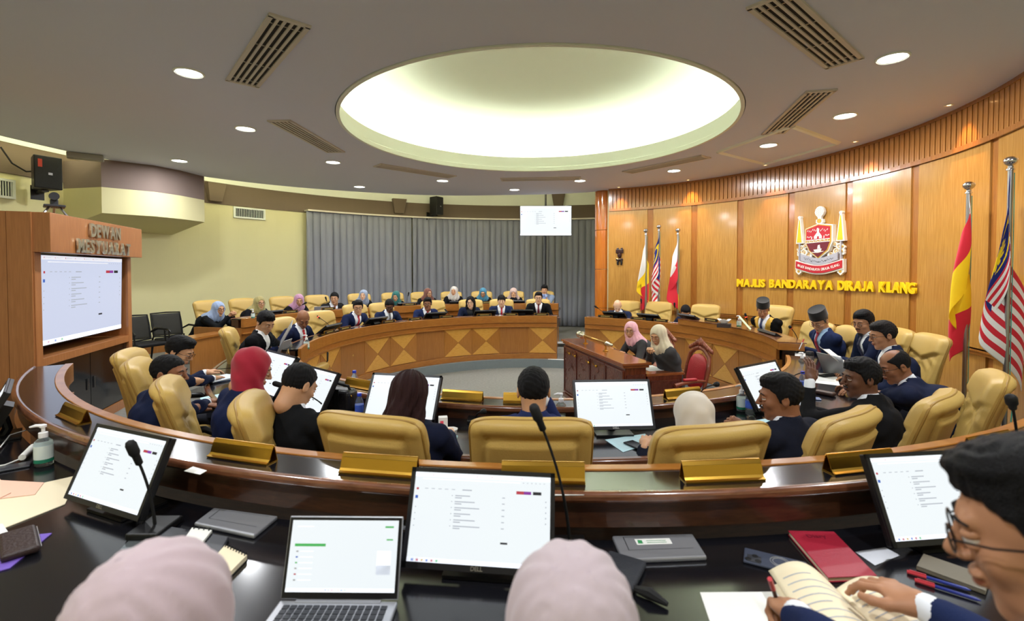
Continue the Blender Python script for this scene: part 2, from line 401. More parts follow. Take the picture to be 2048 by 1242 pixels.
# ceiling air vents
def vent(th, r, label):
    t = thing('ceiling_vent', label, 'vent', pol(th, r, CEIL), math.radians(th), 'slot air vents around the ceiling dome')
    mb = MB(); L, Wd = 1.56, .26
    for s in (-1, 1): mb.box((0, s * Wd / 2, -.008), (L, .035, .02)); mb.box((s * L / 2, 0, -.008), (.035, Wd + .035, .02))
    obj('frame', mb, mat('vent_frame', (206, 200, 190), .6), t)
    mb = MB(); mb.box((0, 0, -.001), (L, Wd, .004)); obj('backing', mb, M_SOFTBLACK, t)
    mb = MB(); mb.box((0, 0, -.009), (L, .020, .012)); me = mb.mesh('slat', [mat('vent_frame', (206, 200, 190))])
    for k in range(4): link('slat', me, t, loc=(0, -.075 + .05 * k, 0))
    mb = MB()
    for y in (-.1, -.05, 0, .05, .1):
        for x in (-.66, -.22, .22, .66): mb.box((x, y, -.006), (.012, .022, .006))
    o = obj('clips', mb, M_STEEL, t); o['kind'] = 'stuff'
for th, r, lb in ((-49.6, 3.52, 'slotted ceiling vent at upper left, beside the large left downlight'), (-94.6, 3.40, 'slotted ceiling vent left of the dome, between two downlights'),
                  (-138, 3.38, 'thin slotted ceiling vent at far left of the dome'), (175.2, 3.25, 'slotted ceiling vent in front of the hanging television'),
                  (128, 3.2, 'slotted ceiling vent at far right of the dome'), (77.6, 3.36, 'slotted ceiling vent above the square ceiling recess'), (39.8, 3.45, 'slotted ceiling vent at upper right, beside the large right downlight')):
    vent(th, r, lb)
# downlights
def area(name, parent, size, power, col, loc=(0, 0, 0), rot=(0, 0, 0), shape='DISK'):
    l = bpy.data.lights.new(name, 'AREA'); l.shape = shape; l.size = size; l.energy = power; l.color = col
    o = bpy.data.objects.new(name, l); COL.objects.link(o); o.parent = parent; o.location = loc; o.rotation_euler = rot; return o
M_LENS = mat('downlight_lens', (255, 253, 250), .4, emit=14)
def downlight(x, y, label, small=False, cold=1.0):
    t = thing('downlight', label, 'ceiling light', (x, y, CEIL), 0, 'round white downlights')
    mb = MB(); mb.lathe([(.105, -.001), (.128, -.001), (.128, -.008), (.116, -.014), (.105, -.006)], 32); obj('trim_ring', mb, M_WHITE, t, smooth=True)
    mb = MB(); mb.lathe([(.105, -.003), (.105, -.006), (.06, -.008), (.002, -.009)], 32); obj('lens', mb, M_LENS, t, smooth=True)
    area('lamp', t, .17, P_DOWN, (.95, .97, 1.0), (0, 0, -.02))
dl = [(378, 145, 'largest downlight at upper left, left of the slotted vent'), (491, 257, 'bright downlight below the upper left vent'), (359, 321, 'downlight above the cream bulkhead'),
      (666, 324, 'downlight at the right end of the left slotted vent'), (719, 373, 'small downlight near the cove edge above the left curtains'), (885, 361, 'downlight at the right end of the thin far left vent'),
      (1029, 379, 'downlight just above the left side of the hanging television'), (1160, 361, 'downlight at the right end of the vent above the television'), (1348, 341, 'downlight beside the vent near the flags'),
      (1537, 290, 'downlight in front of the square ceiling recess'), (1690, 231, 'downlight right of the long right vent'), (1785, 115, 'largest downlight at upper right, right of the slotted vent')]
for px, py, lb in dl:
    p = at(px, py, CEIL); downlight(p.x, p.y, lb)
for k, (x, y) in enumerate(((-2.6, 1.6), (-.9, .3), (1.5, .3), (3.2, 1.9))):  # unseen downlights, added as fill for the camera side
    downlight(x, y, 'added unseen fill downlight overhead behind the photographer, %s' % ['far left', 'near left', 'near right', 'far right'][k])
# small warm wall washers along the wood wall
def washer(th, label, power=P_WASH, r=4.62):
    p = pol(th, r, CEIL); t = thing('wall_washer', label, 'spotlight', p, math.radians(th), 'small warm spotlights along the wood wall')
    mb = MB(); mb.lathe([(.028, 0), (.045, 0), (.045, -.006), (.036, -.010), (.028, -.004)], 20); obj('trim_ring', mb, M_WHITE, t, smooth=True)
    mb = MB(); mb.lathe([(.028, -.001), (.02, -.004), (.001, -.005)], 16); obj('lens', mb, mat('warm_lens', (255, 196, 130), .4, emit=8), t, smooth=True)
    l = bpy.data.lights.new('lamp', 'SPOT'); l.energy = power; l.color = (1, .52, .16); l.spot_size = math.radians(62); l.spot_blend = .6; l.shadow_soft_size = .03
    o = bpy.data.objects.new('lamp', l); COL.objects.link(o); o.parent = t; o.location = (0, 0, -.03)
    o.rotation_euler = (math.radians(-13), 0, 0)
for px, py, lb, pw in ((1248, 381, 'small warm spotlight nearest the pillar', 1.1), (1384, 362, 'small warm spotlight above the right far flag', 1.5), (1532, 330, 'small warm spotlight below the ceiling recess', 1.3), (1710, 283, 'small warm spotlight above the crest', 1.7), (1928, 208, 'small warm spotlight nearest the camera on the right', 1.0)):
    p = at(px, py, CEIL); washer(theta(p.x, p.y), lb, P_WASH * pw, min(4.68, (Vector((p.x - CX, p.y - CY, 0))).length))
# square recess frame in the ceiling at right
cr = [at(1440, 303, CEIL), at(1530, 326, CEIL), at(1672, 286, CEIL)]; d4 = cr[0] + (cr[2] - cr[1]) * 1.0; pts = [cr[0], cr[1], cr[2], d4]
t = thing('ceiling_recess', 'white moulded square frame in the ceiling above the crest wall', 'moulding', (0, 0, 0))
for i in range(4):
    a_, b_ = pts[i], pts[(i + 1) % 4]; d = b_ - a_; mb = MB()
    mb.prism([(0, 0), (-.07, 0), (-.05, -.022), (-.012, -.03)], 0, d.length, 0); 
    o = obj('moulding_bar', mb, M_WHITE, t, loc=(a_.x, a_.y, CEIL), rz=math.atan2(d.y, d.x) - PI / 2)
# wall vents, sconces
def wall_vent(th, z, w, h, label):
    t = thing('wall_vent', label, 'vent', pol(th, RWALL - .03, z), math.radians(th) + PI)
    mb = MB()
    for s in (-1, 1): mb.box((s * w / 2, 0, 0), (.035, .03, h + .035)); mb.box((0, 0, s * h / 2), (w, .03, .035))
    obj('frame', mb, M_WHITE, t); mb = MB(); mb.box((0, .012, 0), (w, .006, h)); obj('backing', mb, M_SOFTBLACK, t)
    mb = MB(); mb.box((0, 0, 0), (.007, .02, h)); me = mb.mesh('slat', [M_WHITE]); n = int(w / .036)
    for k in range(1, n): link('slat', me, t, loc=(-w / 2 + w * k / n, 0, 0))
dv = ring_depth(499, RWALL, True); v = atd(499, 427, dv); wall_vent(theta(v.x, v.y), v.z, .68, .22, 'white louvred vent on cream wall left of the curtains')
dv = ring_depth(-2, RWALL, True); v = atd(-2, 375, dv); wall_vent(theta(v.x, v.y), v.z, .40, .26, 'white louvred vent at the left picture edge')
for px, py, lb in ((428, 385, 'brown tapered wall sconce by the bulkhead'), (797, 413, 'brown tapered wall sconce over the middle of the curtains'), (1117, 402, 'brown tapered wall sconce behind the hanging television')):
    d = ring_depth(px, RWALL, True); v = atd(px, py, d); th = theta(v.x, v.y); mb = MB()
    vs = [(-.2, 0, .2), (.2, 0, .2), (.2, -.16, .2), (-.2, -.16, .2), (-.13, 0, -.2), (.13, 0, -.2), (.13, -.1, -.2), (-.13, -.1, -.2)]
    mb.add(vs, [(0, 1, 2, 3), (7, 6, 5, 4), (3, 2, 6, 7), (0, 3, 7, 4), (2, 1, 5, 6), (1, 0, 4, 5)])
    p = pol(th, RWALL - .02, v.z); tag(obj('wall_sconce', mb, M_BROWN, loc=p, rz=math.radians(th) + PI, bevel=.01), lb, 'sconce', 'brown wall sconces')
# aisle steps and landing between the far desks
for k, (r0, z) in enumerate(((4.72, FL1),)):
    mb = MB(); mb.sector(r0 - .05, r0 + .02, z - .03, z + .004, 158, 174, 2); struct(obj('trim_5', mb, mat('white_nosing', (228, 228, 226), .5)))
mb = MB(); mb.sector(3.05, 3.12, FL2 - .03, FL2 + .005, 161, 172, 2); struct(obj('trim_6', mb, mat('white_nosing', (228, 228, 226), .5)))

# ================================================================= DESKS
def x_panel(th, r, w, z0, z1, parent, plain=False):
    """a veneered panel: four triangles of pale and brown veneer, or one plain sheet"""
    p = pol(th, r); rz = tang(th, r) + PI; h = z1 - z0; w *= math.hypot(sxr(r) * math.cos(math.radians(th)), math.sin(math.radians(th)))
    mb = MB(); mb.box((0, 0, (z0 + z1) / 2), (w, .012, h)); o = obj('panel', mb, M_DESKV if plain else M_DARKV, parent, loc=p, rz=rz)
    if plain: return
    g = .004; x, c = w / 2 - g, (z0 + z1) / 2
    for poly, m in (([(-x + g, z1 - g), (0, c + g), (x - g, z1 - g)], M_LIGHTV), ([(-x + g, z0 + g), (x - g, z0 + g), (0, c - g)], M_LIGHTV),
                    ([(-x, z1 - 2 * g), (-x, z0 + 2 * g), (-g, c)], M_DARKV), ([(x, z1 - 2 * g), (g, c), (x, z0 + 2 * g)], M_DARKV)):
        mb = MB(); mb.prism(poly, -.0095, -.006); obj('veneer_triangle', mb, m, o)
def inner_desk(label, a0, a1, pa0=None, pa1=None, pat=None, step=10.9, start=None, top=True):
    pa0 = a0 if pa0 is None else pa0; pa1 = a1 if pa1 is None else pa1
    t = thing('council_desk', label, 'desk')
    if top:
        mb = MB(); mb.sector(3.34, 3.96, DK2 - .03, DK2, a0, a1); obj('worktop', mb, M_BLACK, t)
        mb = MB(); mb.sector(3.95, 4.0, DK2 - .05, DK2 + .006, a0, a1); obj('edge_lip', mb, M_LIP, t, bevel=.012, smooth=60)
        mb = MB(); mb.sector(3.36, 3.93, DK2 - .14, DK2 - .03, a0, a1); obj('apron', mb, M_FASCIA, t)
    mb = MB(); mb.sector(3.165, 3.35, LG2 - .02, LG2, pa0, pa1); obj('ledge', mb, M_BLACK, t)
    mb = MB(); mb.sector(3.34, 3.375, LG2 - .035, LG2 + .006, pa0, pa1); obj('ledge_lip', mb, M_LIP, t, bevel=.012, smooth=60)
    mb = MB(); mb.sector(3.20, 3.34, FL2, LG2 - .02, pa0, pa1); obj('carcass', mb, M_FASCIA, t)
    mb = MB(); mb.sector(3.13, 3.17, LG2 - .135, LG2 + .005, pa0, pa1); obj('top_band', mb, M_DESK, t, bevel=.004)
    mb = MB(); mb.sector(3.15, 3.20, LG2 - .205, LG2 - .14, pa0, pa1); mb.sector(3.12, 3.2, LG2 - .218, LG2 - .205, pa0, pa1); obj('lower_band', mb, M_DESK, t)
    mb = MB(); mb.sector(3.175, 3.205, FL2, LG2 - .2, pa0, pa1); obj('panel_backing', mb, M_DARKV, t)
    mb = MB(); mb.sector(3.135, 3.2, FL2, FL2 + .10, pa0, pa1); obj('plinth', mb, M_DESK, t, bevel=.004)
    if pat:
        a = start if start is not None else pa0; k = 0; w = 2 * 3.165 * math.tan(math.radians(step / 2)) - .006
        sg = 1 if pa1 > a else -1
        while (a + step * sg * .6 - pa1) * sg < 0:
            x_panel(a + step * sg / 2, 3.165, w, FL2 + .11, LG2 - .225, t, pat[k % len(pat)] == 'P'); a += step * sg; k += 1
    return t
th_end_l = ring_theta(1114, 3.15, True) % 360; th_end_r = ring_theta(1170, 3.15, True) % 360
print('ends', th_end_l, th_end_r)
inner_desk('long curved far desk with diamond marquetry front, left of the aisle', th_end_l, 294, th_end_l, 288, 'XPXXPXXPX', 11.2, th_end_l)
inner_desk('curved desk with marquetry front below the wooden wall, right of the aisle', 74, th_end_r, 74, th_end_r, 'XPXXPXXPX', 11.2, None)
inner_desk('near curved inner desk with black worktop and brown ledge', -65.5, 73.5, -62, 64, 'XPXXPX', 11.2, None)
# raised mayor section on the right desk
t = thing('desk_riser', 'raised wooden parapet section on the right desk in front of the mayor', 'desk')
ra0, ra1 = ring_theta(1562, 3.12, True), ring_theta(1358, 3.12, True)
mb = MB(); mb.sector(3.10, 3.38, LG2 + .006, LG2 + .09, ra0, ra1); obj('top_band', mb, M_DESK, t, bevel=.004)
mb = MB(); mb.sector(3.09, 3.40, LG2 + .09, LG2 + .10, ra0, ra1); obj('ledge', mb, M_LIP, t)
def outer_desk(label, a0, a1):
    t = thing('council_desk', label, 'desk')
    mb = MB(); mb.sector(4.90, 5.55, DK1 - .03, DK1, a0, a1); obj('worktop', mb, M_BLACK, t)
    mb = MB(); mb.sector(5.54, 5.59, DK1 - .05, DK1 + .006, a0, a1); obj('edge_lip', mb, M_LIP, t, bevel=.012, smooth=60)
    mb = MB(); mb.sector(4.70, 4.885, LG1 - .02, LG1, a0, a1); obj('ledge', mb, M_BLACK, t)
    mb = MB(); mb.sector(4.875, 4.91, LG1 - .03, LG1 + .008, a0, a1); obj('ledge_lip', mb, M_LIP, t, bevel=.013, smooth=60)
    mb = MB(); mb.sector(4.82, 4.885, DK1 + .035, LG1 - .02, a0, a1); obj('fascia', mb, M_FASCIA, t)
    mb = MB(); mb.sector(4.76, 4.83, FL2, LG1 - .02, a0, a1); obj('carcass', mb, M_FASCIA, t)
    mb = MB(); mb.sector(4.66, 4.71, LG1 - .14, LG1 + .006, a0, a1); obj('top_band', mb, M_DESK, t, bevel=.004)
    mb = MB(); mb.sector(4.69, 4.77, LG1 - .23, LG1 - .15, a0, a1); mb.sector(4.66, 4.77, LG1 - .245, LG1 - .23, a0, a1); obj('lower_band', mb, M_DESK, t)
    mb = MB(); mb.sector(4.73, 4.77, FL2, LG1 - .24, a0, a1); obj('panel_backing', mb, M_DARKV, t)
    return t
oa0 = ring_theta(1117, 4.7, True) % 360; oa1 = ring_theta(476, 4.75, True) % 360
print('outer', oa0, oa1)
outer_desk('long curved rear desk before the curtains with hijab and suit rows', oa0, oa1)
outer_desk('foreground curved desk with black worktop and brown rounded ledge', -56, 50)

mb = MB(); mb.sector(4.70, 5.56, FL2, DK1 + .01, oa1, oa1 + .5); struct(obj('trim_7', mb, M_DESKV))
t = thing('side_table', 'low wooden table end before the woman in pale blue hijab', 'table'); q = pol(oa1 + 6, 4.95, 0)
mb = MB(); mb.sector(4.86, 5.16, .92, .95, oa1 + .6, oa1 + 9.5); obj('table_top', mb, M_DESK, t); mb = MB(); mb.sector(4.88, 4.91, FL1, .92, oa1 + .6, oa1 + 9.3); obj('front_panel', mb, M_DESKV, t)
# ================================================================= PEOPLE: smooth implicit surfaces
def surfnet(fn, lo, hi, h):
    lo = np.array(lo, float); hi = np.array(hi, float)
    n = np.maximum(((hi - lo) / h).astype(int) + 1, 3)
    ax = [lo[i] + h * np.arange(n[i]) for i in range(3)]
    P = np.stack(np.meshgrid(*ax, indexing='ij'), -1).astype(np.float32)
    D = fn(P); s = D < 0
    c = n - 1
    acc = np.zeros((c[0], c[1], c[2], 3), np.float32); cnt = np.zeros((c[0], c[1], c[2]), np.float32)
    def sl(o): return tuple(slice(o[i], o[i] + c[i]) for i in range(3))
    for a in range(3):
        b, e = [(1, 2), (0, 2), (0, 1)][a]
        for i in (0, 1):
            for j in (0, 1):
                o0 = [0, 0, 0]; o0[b] = i; o0[e] = j; o1 = list(o0); o1[a] = 1
                d0 = D[sl(o0)]; d1 = D[sl(o1)]; m = (d0 < 0) != (d1 < 0)
                t = np.where(m, d0 / np.where(m, d0 - d1, 1), 0)
                v = np.zeros(3, np.float32); acc[..., a] += np.where(m, t, 0)
                acc[..., b] += np.where(m, i, 0); acc[..., e] += np.where(m, j, 0); cnt += m
    act = cnt > 0; idx = -np.ones(act.shape, np.int64); idx[act] = np.arange(act.sum())
    I = np.argwhere(act); V = lo + h * (I + acc[act] / cnt[act][:, None])
    Q = []
    for a in range(3):
        b, e = (a + 1) % 3, (a + 2) % 3
        o0 = [slice(None)] * 3; o1 = [slice(None)] * 3; o0[a] = slice(0, -1); o1[a] = slice(1, None)
        o0[b] = o1[b] = slice(1, -1); o0[e] = o1[e] = slice(1, -1)
        A = s[tuple(o0)]; B = s[tuple(o1)]; m = np.argwhere(A != B)
        if not len(m): continue
        inside = A[tuple(m.T)]; m = m.copy(); m[:, b] += 1; m[:, e] += 1
        def g(db, de):
            q = m.copy(); q[:, b] -= db; q[:, e] -= de; return idx[tuple(q.T)]
        q = np.stack([g(1, 1), g(0, 1), g(0, 0), g(1, 0)], 1); q[~inside] = q[~inside][:, ::-1]
        Q.append(q)
    Q = np.concatenate(Q) if Q else np.zeros((0, 4), int)
    return V, Q[(Q >= 0).all(1)]
def vlen(v): return np.sqrt((v * v).sum(-1))
def A3(v): return np.array(v, np.float32)
def ell(P, c, r):
    p = P - A3(c); r = A3(r); k0 = vlen(p / r); k1 = vlen(p / (r * r)); return k0 * (k0 - 1) / np.maximum(k1, 1e-6)
def cap(P, a, b, ra, rb=None):
    rb = ra if rb is None else rb; a = A3(a); b = A3(b); ab = b - a
    t = np.clip(((P - a) @ ab) / max(float(ab @ ab), 1e-9), 0, 1)
    return vlen(P - a - t[..., None] * ab) - (ra + (rb - ra) * t)
def smin(a, b, k):
    h = np.maximum(k - np.abs(a - b), 0) / k; return np.minimum(a, b) - h * h * k * .25
def smax(a, b, k): return -smin(-a, -b, k)
def fast_mesh(name, parts, mats):
    """parts: list of (verts Nx3, quads Mx4, material index array or int) joined into one mesh"""
    V = np.concatenate([p[0] for p in parts]); Q = []; Mi = []; o = 0
    for v, q, m in parts:
        Q.append(q + o); Mi.append(np.full(len(q), m) if isinstance(m, int) else m); o += len(v)
    Q = np.concatenate(Q); Mi = np.concatenate(Mi)
    me = bpy.data.meshes.new(name); me.vertices.add(len(V)); me.vertices.foreach_set('co', V.astype(np.float32).ravel())
    me.loops.add(len(Q) * 4); me.loops.foreach_set('vertex_index', Q.astype(np.int32).ravel())
    me.polygons.add(len(Q)); me.polygons.foreach_set('loop_start', (np.arange(len(Q)) * 4).astype(np.int32))
    try: me.polygons.foreach_set('loop_total', np.full(len(Q), 4, np.int32))
    except Exception: pass
    me.polygons.foreach_set('material_index', Mi.astype(np.int32)); me.polygons.foreach_set('use_smooth', np.ones(len(Q), bool))
    for m in mats: me.materials.append(m)
    me.update(calc_edges=True); me.validate(); return me
def sph(c, r, n=10):
    """small quad sphere for eyes"""
    V = []; Q = []
    for i in range(n + 1):
        for j in range(n):
            t = PI * (i + .001) / (n + .002); p = 2 * PI * j / n
            V.append((c[0] + r * math.sin(t) * math.cos(p), c[1] + r * math.cos(t), c[2] + r * math.sin(t) * math.sin(p)))
    for i in range(n):
        for j in range(n): Q.append((i * n + j, i * n + (j + 1) % n, (i + 1) * n + (j + 1) % n, (i + 1) * n + j))
    return np.array(V), np.array(Q)
def xform(V, M): return V @ np.array(M.to_3x3()).T + np.array(M.translation)

HEADN = {}
def head_parts(h, beard=None, wide=1.0, female=False, jaw=1.0, mouth=0, nose=1.0):
    """head and neck in its own frame: centre at origin, face towards +y"""
    nr = .050 if female else .057
    def f(P):
        d = ell(P, (0, -.012, .035), (.074 * wide, .093, .082))
        d = smin(d, ell(P, (0, .020, -.028), (.060 * wide, .070, .086)), .03)
        d = smin(d, ell(P, (0, .030, -.076), (.049 * wide * jaw, .047, .034)), .025)
        d = smin(d, ell(P, (0, .068, -.100), (.021 * jaw, .017, .017)), .02)
        for s in (-1, 1):
            d = smin(d, ell(P, (s * .037 * wide, .058, -.022), (.024, .022, .024)), .018)
            d = smax(d, -ell(P, (s * .030, .103, .008), (.019, .018, .014)), .014)
        d = smin(d, cap(P, (-.034, .079, .030), (.034, .079, .030), .011), .014)
        n = cap(P, (0, .086, .020), (0, .086 + .025 * nose, -.020), .0075, .0105)
        d = smin(d, n, .012)
        for s in (-1, 1): d = smin(d, ell(P, (s * .011, .098, -.025), (.008, .010, .007)), .006)
        d = smin(d, ell(P, (0, .0915, -.050), (.023, .011, .0065)), .006)
        d = smin(d, ell(P, (0, .0895, -.062), (.019, .012, .0075)), .006)
        if mouth: d = smax(d, -ell(P, (0, .102, -.0555), (.016, .012, .005)), .004)
        else: d = smax(d, -ell(P, (0, .1045, -.0560), (.024, .006, .0016)), .002)
        d = smin(d, cap(P, (0, -.022, -.05), (0, -.030, -.115), nr, nr), .035)
        for s in (-1, 1):
            e = ell(P, (s * .079 * wide, -.010, -.002), (.009, .019, .031)); e = smax(e, -ell(P, (s * .088 * wide, -.006, .002), (.007, .011, .018)), .006)
            d = smin(d, e, .008)
        return d
    V, Q = surfnet(f, (-.1, -.12, -.20), (.1, .14, .13), h)
    C = V[Q].mean(1); m = np.zeros(len(Q), int)
    lips = (np.abs(C[:, 0]) < .019) & (C[:, 1] > .085) & (C[:, 2] < -.0475 - 6 * C[:, 0] ** 2) & (C[:, 2] > -.0665 + 18 * C[:, 0] ** 2)
    m[lips] = 1
    parts = [(V, Q, m)]
    for s in (-1, 1):
        ec = (s * .0305 * wide, .0795, .007); v, q = sph(ec, .0125, 12)
        parts.append((v, q, 2)); parts.append((*sph((ec[0], ec[1] + .0066, ec[2] - .0014), .0066, 8), 3))
        for lz in (.0045, -.0062):          # lids
            v, q = sph((0, 0, 0), 1, 12); v = v * (.0150, .0136, .0090 if lz > 0 else .0072) + (ec[0], ec[1] - .0004, ec[2] + lz * (1.35 if lz > 0 else 1.3)); parts.append((v, q, 0))
    return parts
def hair_fn(style, seed=0, t=.012):
    rs = np.random.RandomState(seed); ph = rs.rand(6) * 6
    def f(P):
        x, y, z = P[..., 0], P[..., 1], P[..., 2]; an = np.arctan2(x, y + .02)
        noise = .0012 * (np.sin(x * 260 + ph[0] + 60 * y + 3 * np.sin(y * 60)) * np.sin(y * 90 + 40 * x + ph[1]) + .8 * np.sin(z * 230 + x * 120 + 4 * np.sin(y * 50) + ph[2])) + .0009 * np.sin(y * 380 + x * 150 + z * 90 + ph[3])
        if style in ('long', 'bob'):
            d = ell(P, (0, -.018, .040), (.086, .108, .090))
            bz = -.30 if style == 'long' else -.19
            for s in (-1, 1):
                d = smin(d, cap(P, (s * .066, -.02, .0), (s * .085, .0 if style == 'long' else -.03, bz), .034, .036), .04)
            d = smin(d, cap(P, (0, -.06, 0), (0, -.105, bz - .02), .06, .052), .04)
            face = ell(P, (0, .10, -.05), (.058, .085, .135)); d = smax(d, -face, .01)
            return d + .0035 * np.sin(an * 13 + z * 14 + 2.5 * np.sin(z * 16 + ph[0])) + .0018 * np.sin(an * 29 - z * 22 + ph[1]) + .0008 * np.sin(an * 63 + z * 30)
        d = ell(P, (0, -.012, .036), (.074 + t, .093 + t, .083 + t * 1.3))
        if style in ('quiff', 'messy'):
            d = smin(d, ell(P, (.01, .038, .112), (.052, .05, .024)), .03)
        if style == 'side': d = smin(d, ell(P, (-.012, .02, .104), (.058, .066, .024)), .03)
        # hairline: high in front, down the sideburn, low at the nape
        hl = np.interp(y, [-.11, -.06, -.03, -.006, .012, .030, .055, .085, .11], [-.055, -.055, -.045, -.028, -.022, .035, .058, .066, .068]) if style != 'fringe' else np.interp(y, [-.11, -.03, .01, .05, .11], [-.055, -.045, -.02, .03, .04])
        hl = hl - .012 * np.clip(np.abs(x) / .05 - 1, -1, 0) * 0
        d = smax(d, (hl - z) * .9, .012)
        # taper: thin on the sides
        if style == 'bald_top': d = smax(d, -ell(P, (0, .035, .125), (.062, .105, .075)), .012)
        if style == 'thin_top': d = smax(d, -ell(P, (0, .075, .12), (.05, .06, .045)), .012)
        k = {'messy': 2.4, 'bald_top': .4, 'thin_top': .5}.get(style, 1.0)
        return d + noise * k
    return f
HANDS = {}
def hand_parts(pose, h):
    """right hand: wrist at the origin, fingers along +y, palm towards -z, thumb to -x; mirrored for the left"""
    if (pose, h) in HANDS: return HANDS[(pose, h)]
    curl = {'rest': (.35, .45, .3), 'flat': (.08, .12, .08), 'grip': (.9, 1.1, .7), 'fist': (1.35, 1.5, 1.0), 'clasp': (1.05, 1.25, .8), 'open': (.2, .3, .2)}[pose]
    segs = []
    for i, (x, L, r, sp) in enumerate(((-.030, (.042, .025, .020), .0088, .10), (-.010, (.046, .029, .021), .0090, .03), (.011, (.042, .027, .020), .0086, -.05), (.030, (.033, .020, .018), .0076, -.14))):
        p = Vector((x, .088 - abs(x) * .12, .002)); ang = 0.0
        for j in range(3):
            ang += curl[j] * (1 + .06 * i); q = p + Vector((-math.sin(sp) * math.cos(ang), math.cos(ang) * math.cos(sp), -math.sin(ang))) * L[j]
            segs.append((tuple(p), tuple(q), r * (1 - .08 * j), r * (1 - .08 * (j + 1)))); p = q
    if pose in ('grip', 'fist', 'clasp'): th = [(-.026, .022, -.006), (-.048, .052, -.024), (-.036, .082, -.038), (-.018, .098, -.040)]
    else: th = [(-.026, .022, -.004), (-.052, .050, -.010), (-.064, .078, -.014), (-.066, .100, -.016)]
    def f(P):
        d = ell(P, (0, .050, 0), (.042, .048, .0155)); d = smin(d, cap(P, (0, -.03, 0), (0, .02, 0), .024, .027) * 1.0, .02)
        d = smin(d, ell(P, (-.022, .036, -.006), (.022, .030, .017)), .015)
        for a, b, ra, rb in segs: d = smin(d, cap(P, a, b, ra, rb), .007)
        for a, b, r in zip(th, th[1:], (.0135, .0115, .0095)): d = smin(d, cap(P, a, b, r, r * .88), .008)
        return d
    V, Q = surfnet(f, (-.09, -.06, -.11), (.06, .20, .035), h)
    parts = [(V, Q, 0)]
    for (a, b, ra, rb) in segs[2::3]:      # nails
        a = Vector(a); b = Vector(b); dd = (b - a).normalized(); up = Vector((0, -dd.z, dd.y)).normalized()
        if up.z < 0 and pose in ('rest', 'flat', 'open'): up = -up
        c = b + up * rb * .62; v, q = sph((0, 0, 0), 1, 8); R = Matrix((Vector((1, 0, 0)), dd, up)).transposed(); v = (v * (.0052, .0068, .0030)) @ np.array(R).T + np.array(c); parts.append((v, q, 4))
    HANDS[(pose, h)] = parts; return parts
def ik(S_, Hd, pole, l1=.285, l2=.255):
    d = Hd - S_; L = min(d.length, (l1 + l2) * .995); dn = d.normalized(); Hd = S_ + dn * L
    a = (l1 * l1 - l2 * l2 + L * L) / 2 / L; hh = math.sqrt(max(0, l1 * l1 - a * a))
    p = pole - dn * pole.dot(dn); p = p.normalized() if p.length > 1e-4 else Vector((0, 0, -1))
    return S_ + dn * a + p * hh, Hd
SK = {'tan': (196, 148, 112), 'light': (222, 178, 146), 'brown': (142, 94, 66), 'dark': (104, 68, 50), 'mid': (176, 126, 94)}
def skin(k):
    c = SK[k]; return [mat('skin_' + k, c, .5, spec=.4, var=.06, vscale=30), mat('lips_' + k, tuple(int(v * f) for v, f in zip(c, (.88, .72, .70))), .45),
                       mat('eye_white', (206, 198, 190), .25), mat('iris', (34, 22, 16), .2), mat('nail_' + k, tuple(min(255, int(v * 1.1)) for v in c), .35)]
HAIRM = {'black': (16, 15, 17), 'grey': (84, 80, 78), 'auburn': (46, 24, 24), 'dark': (30, 26, 26)}
NP = [0]
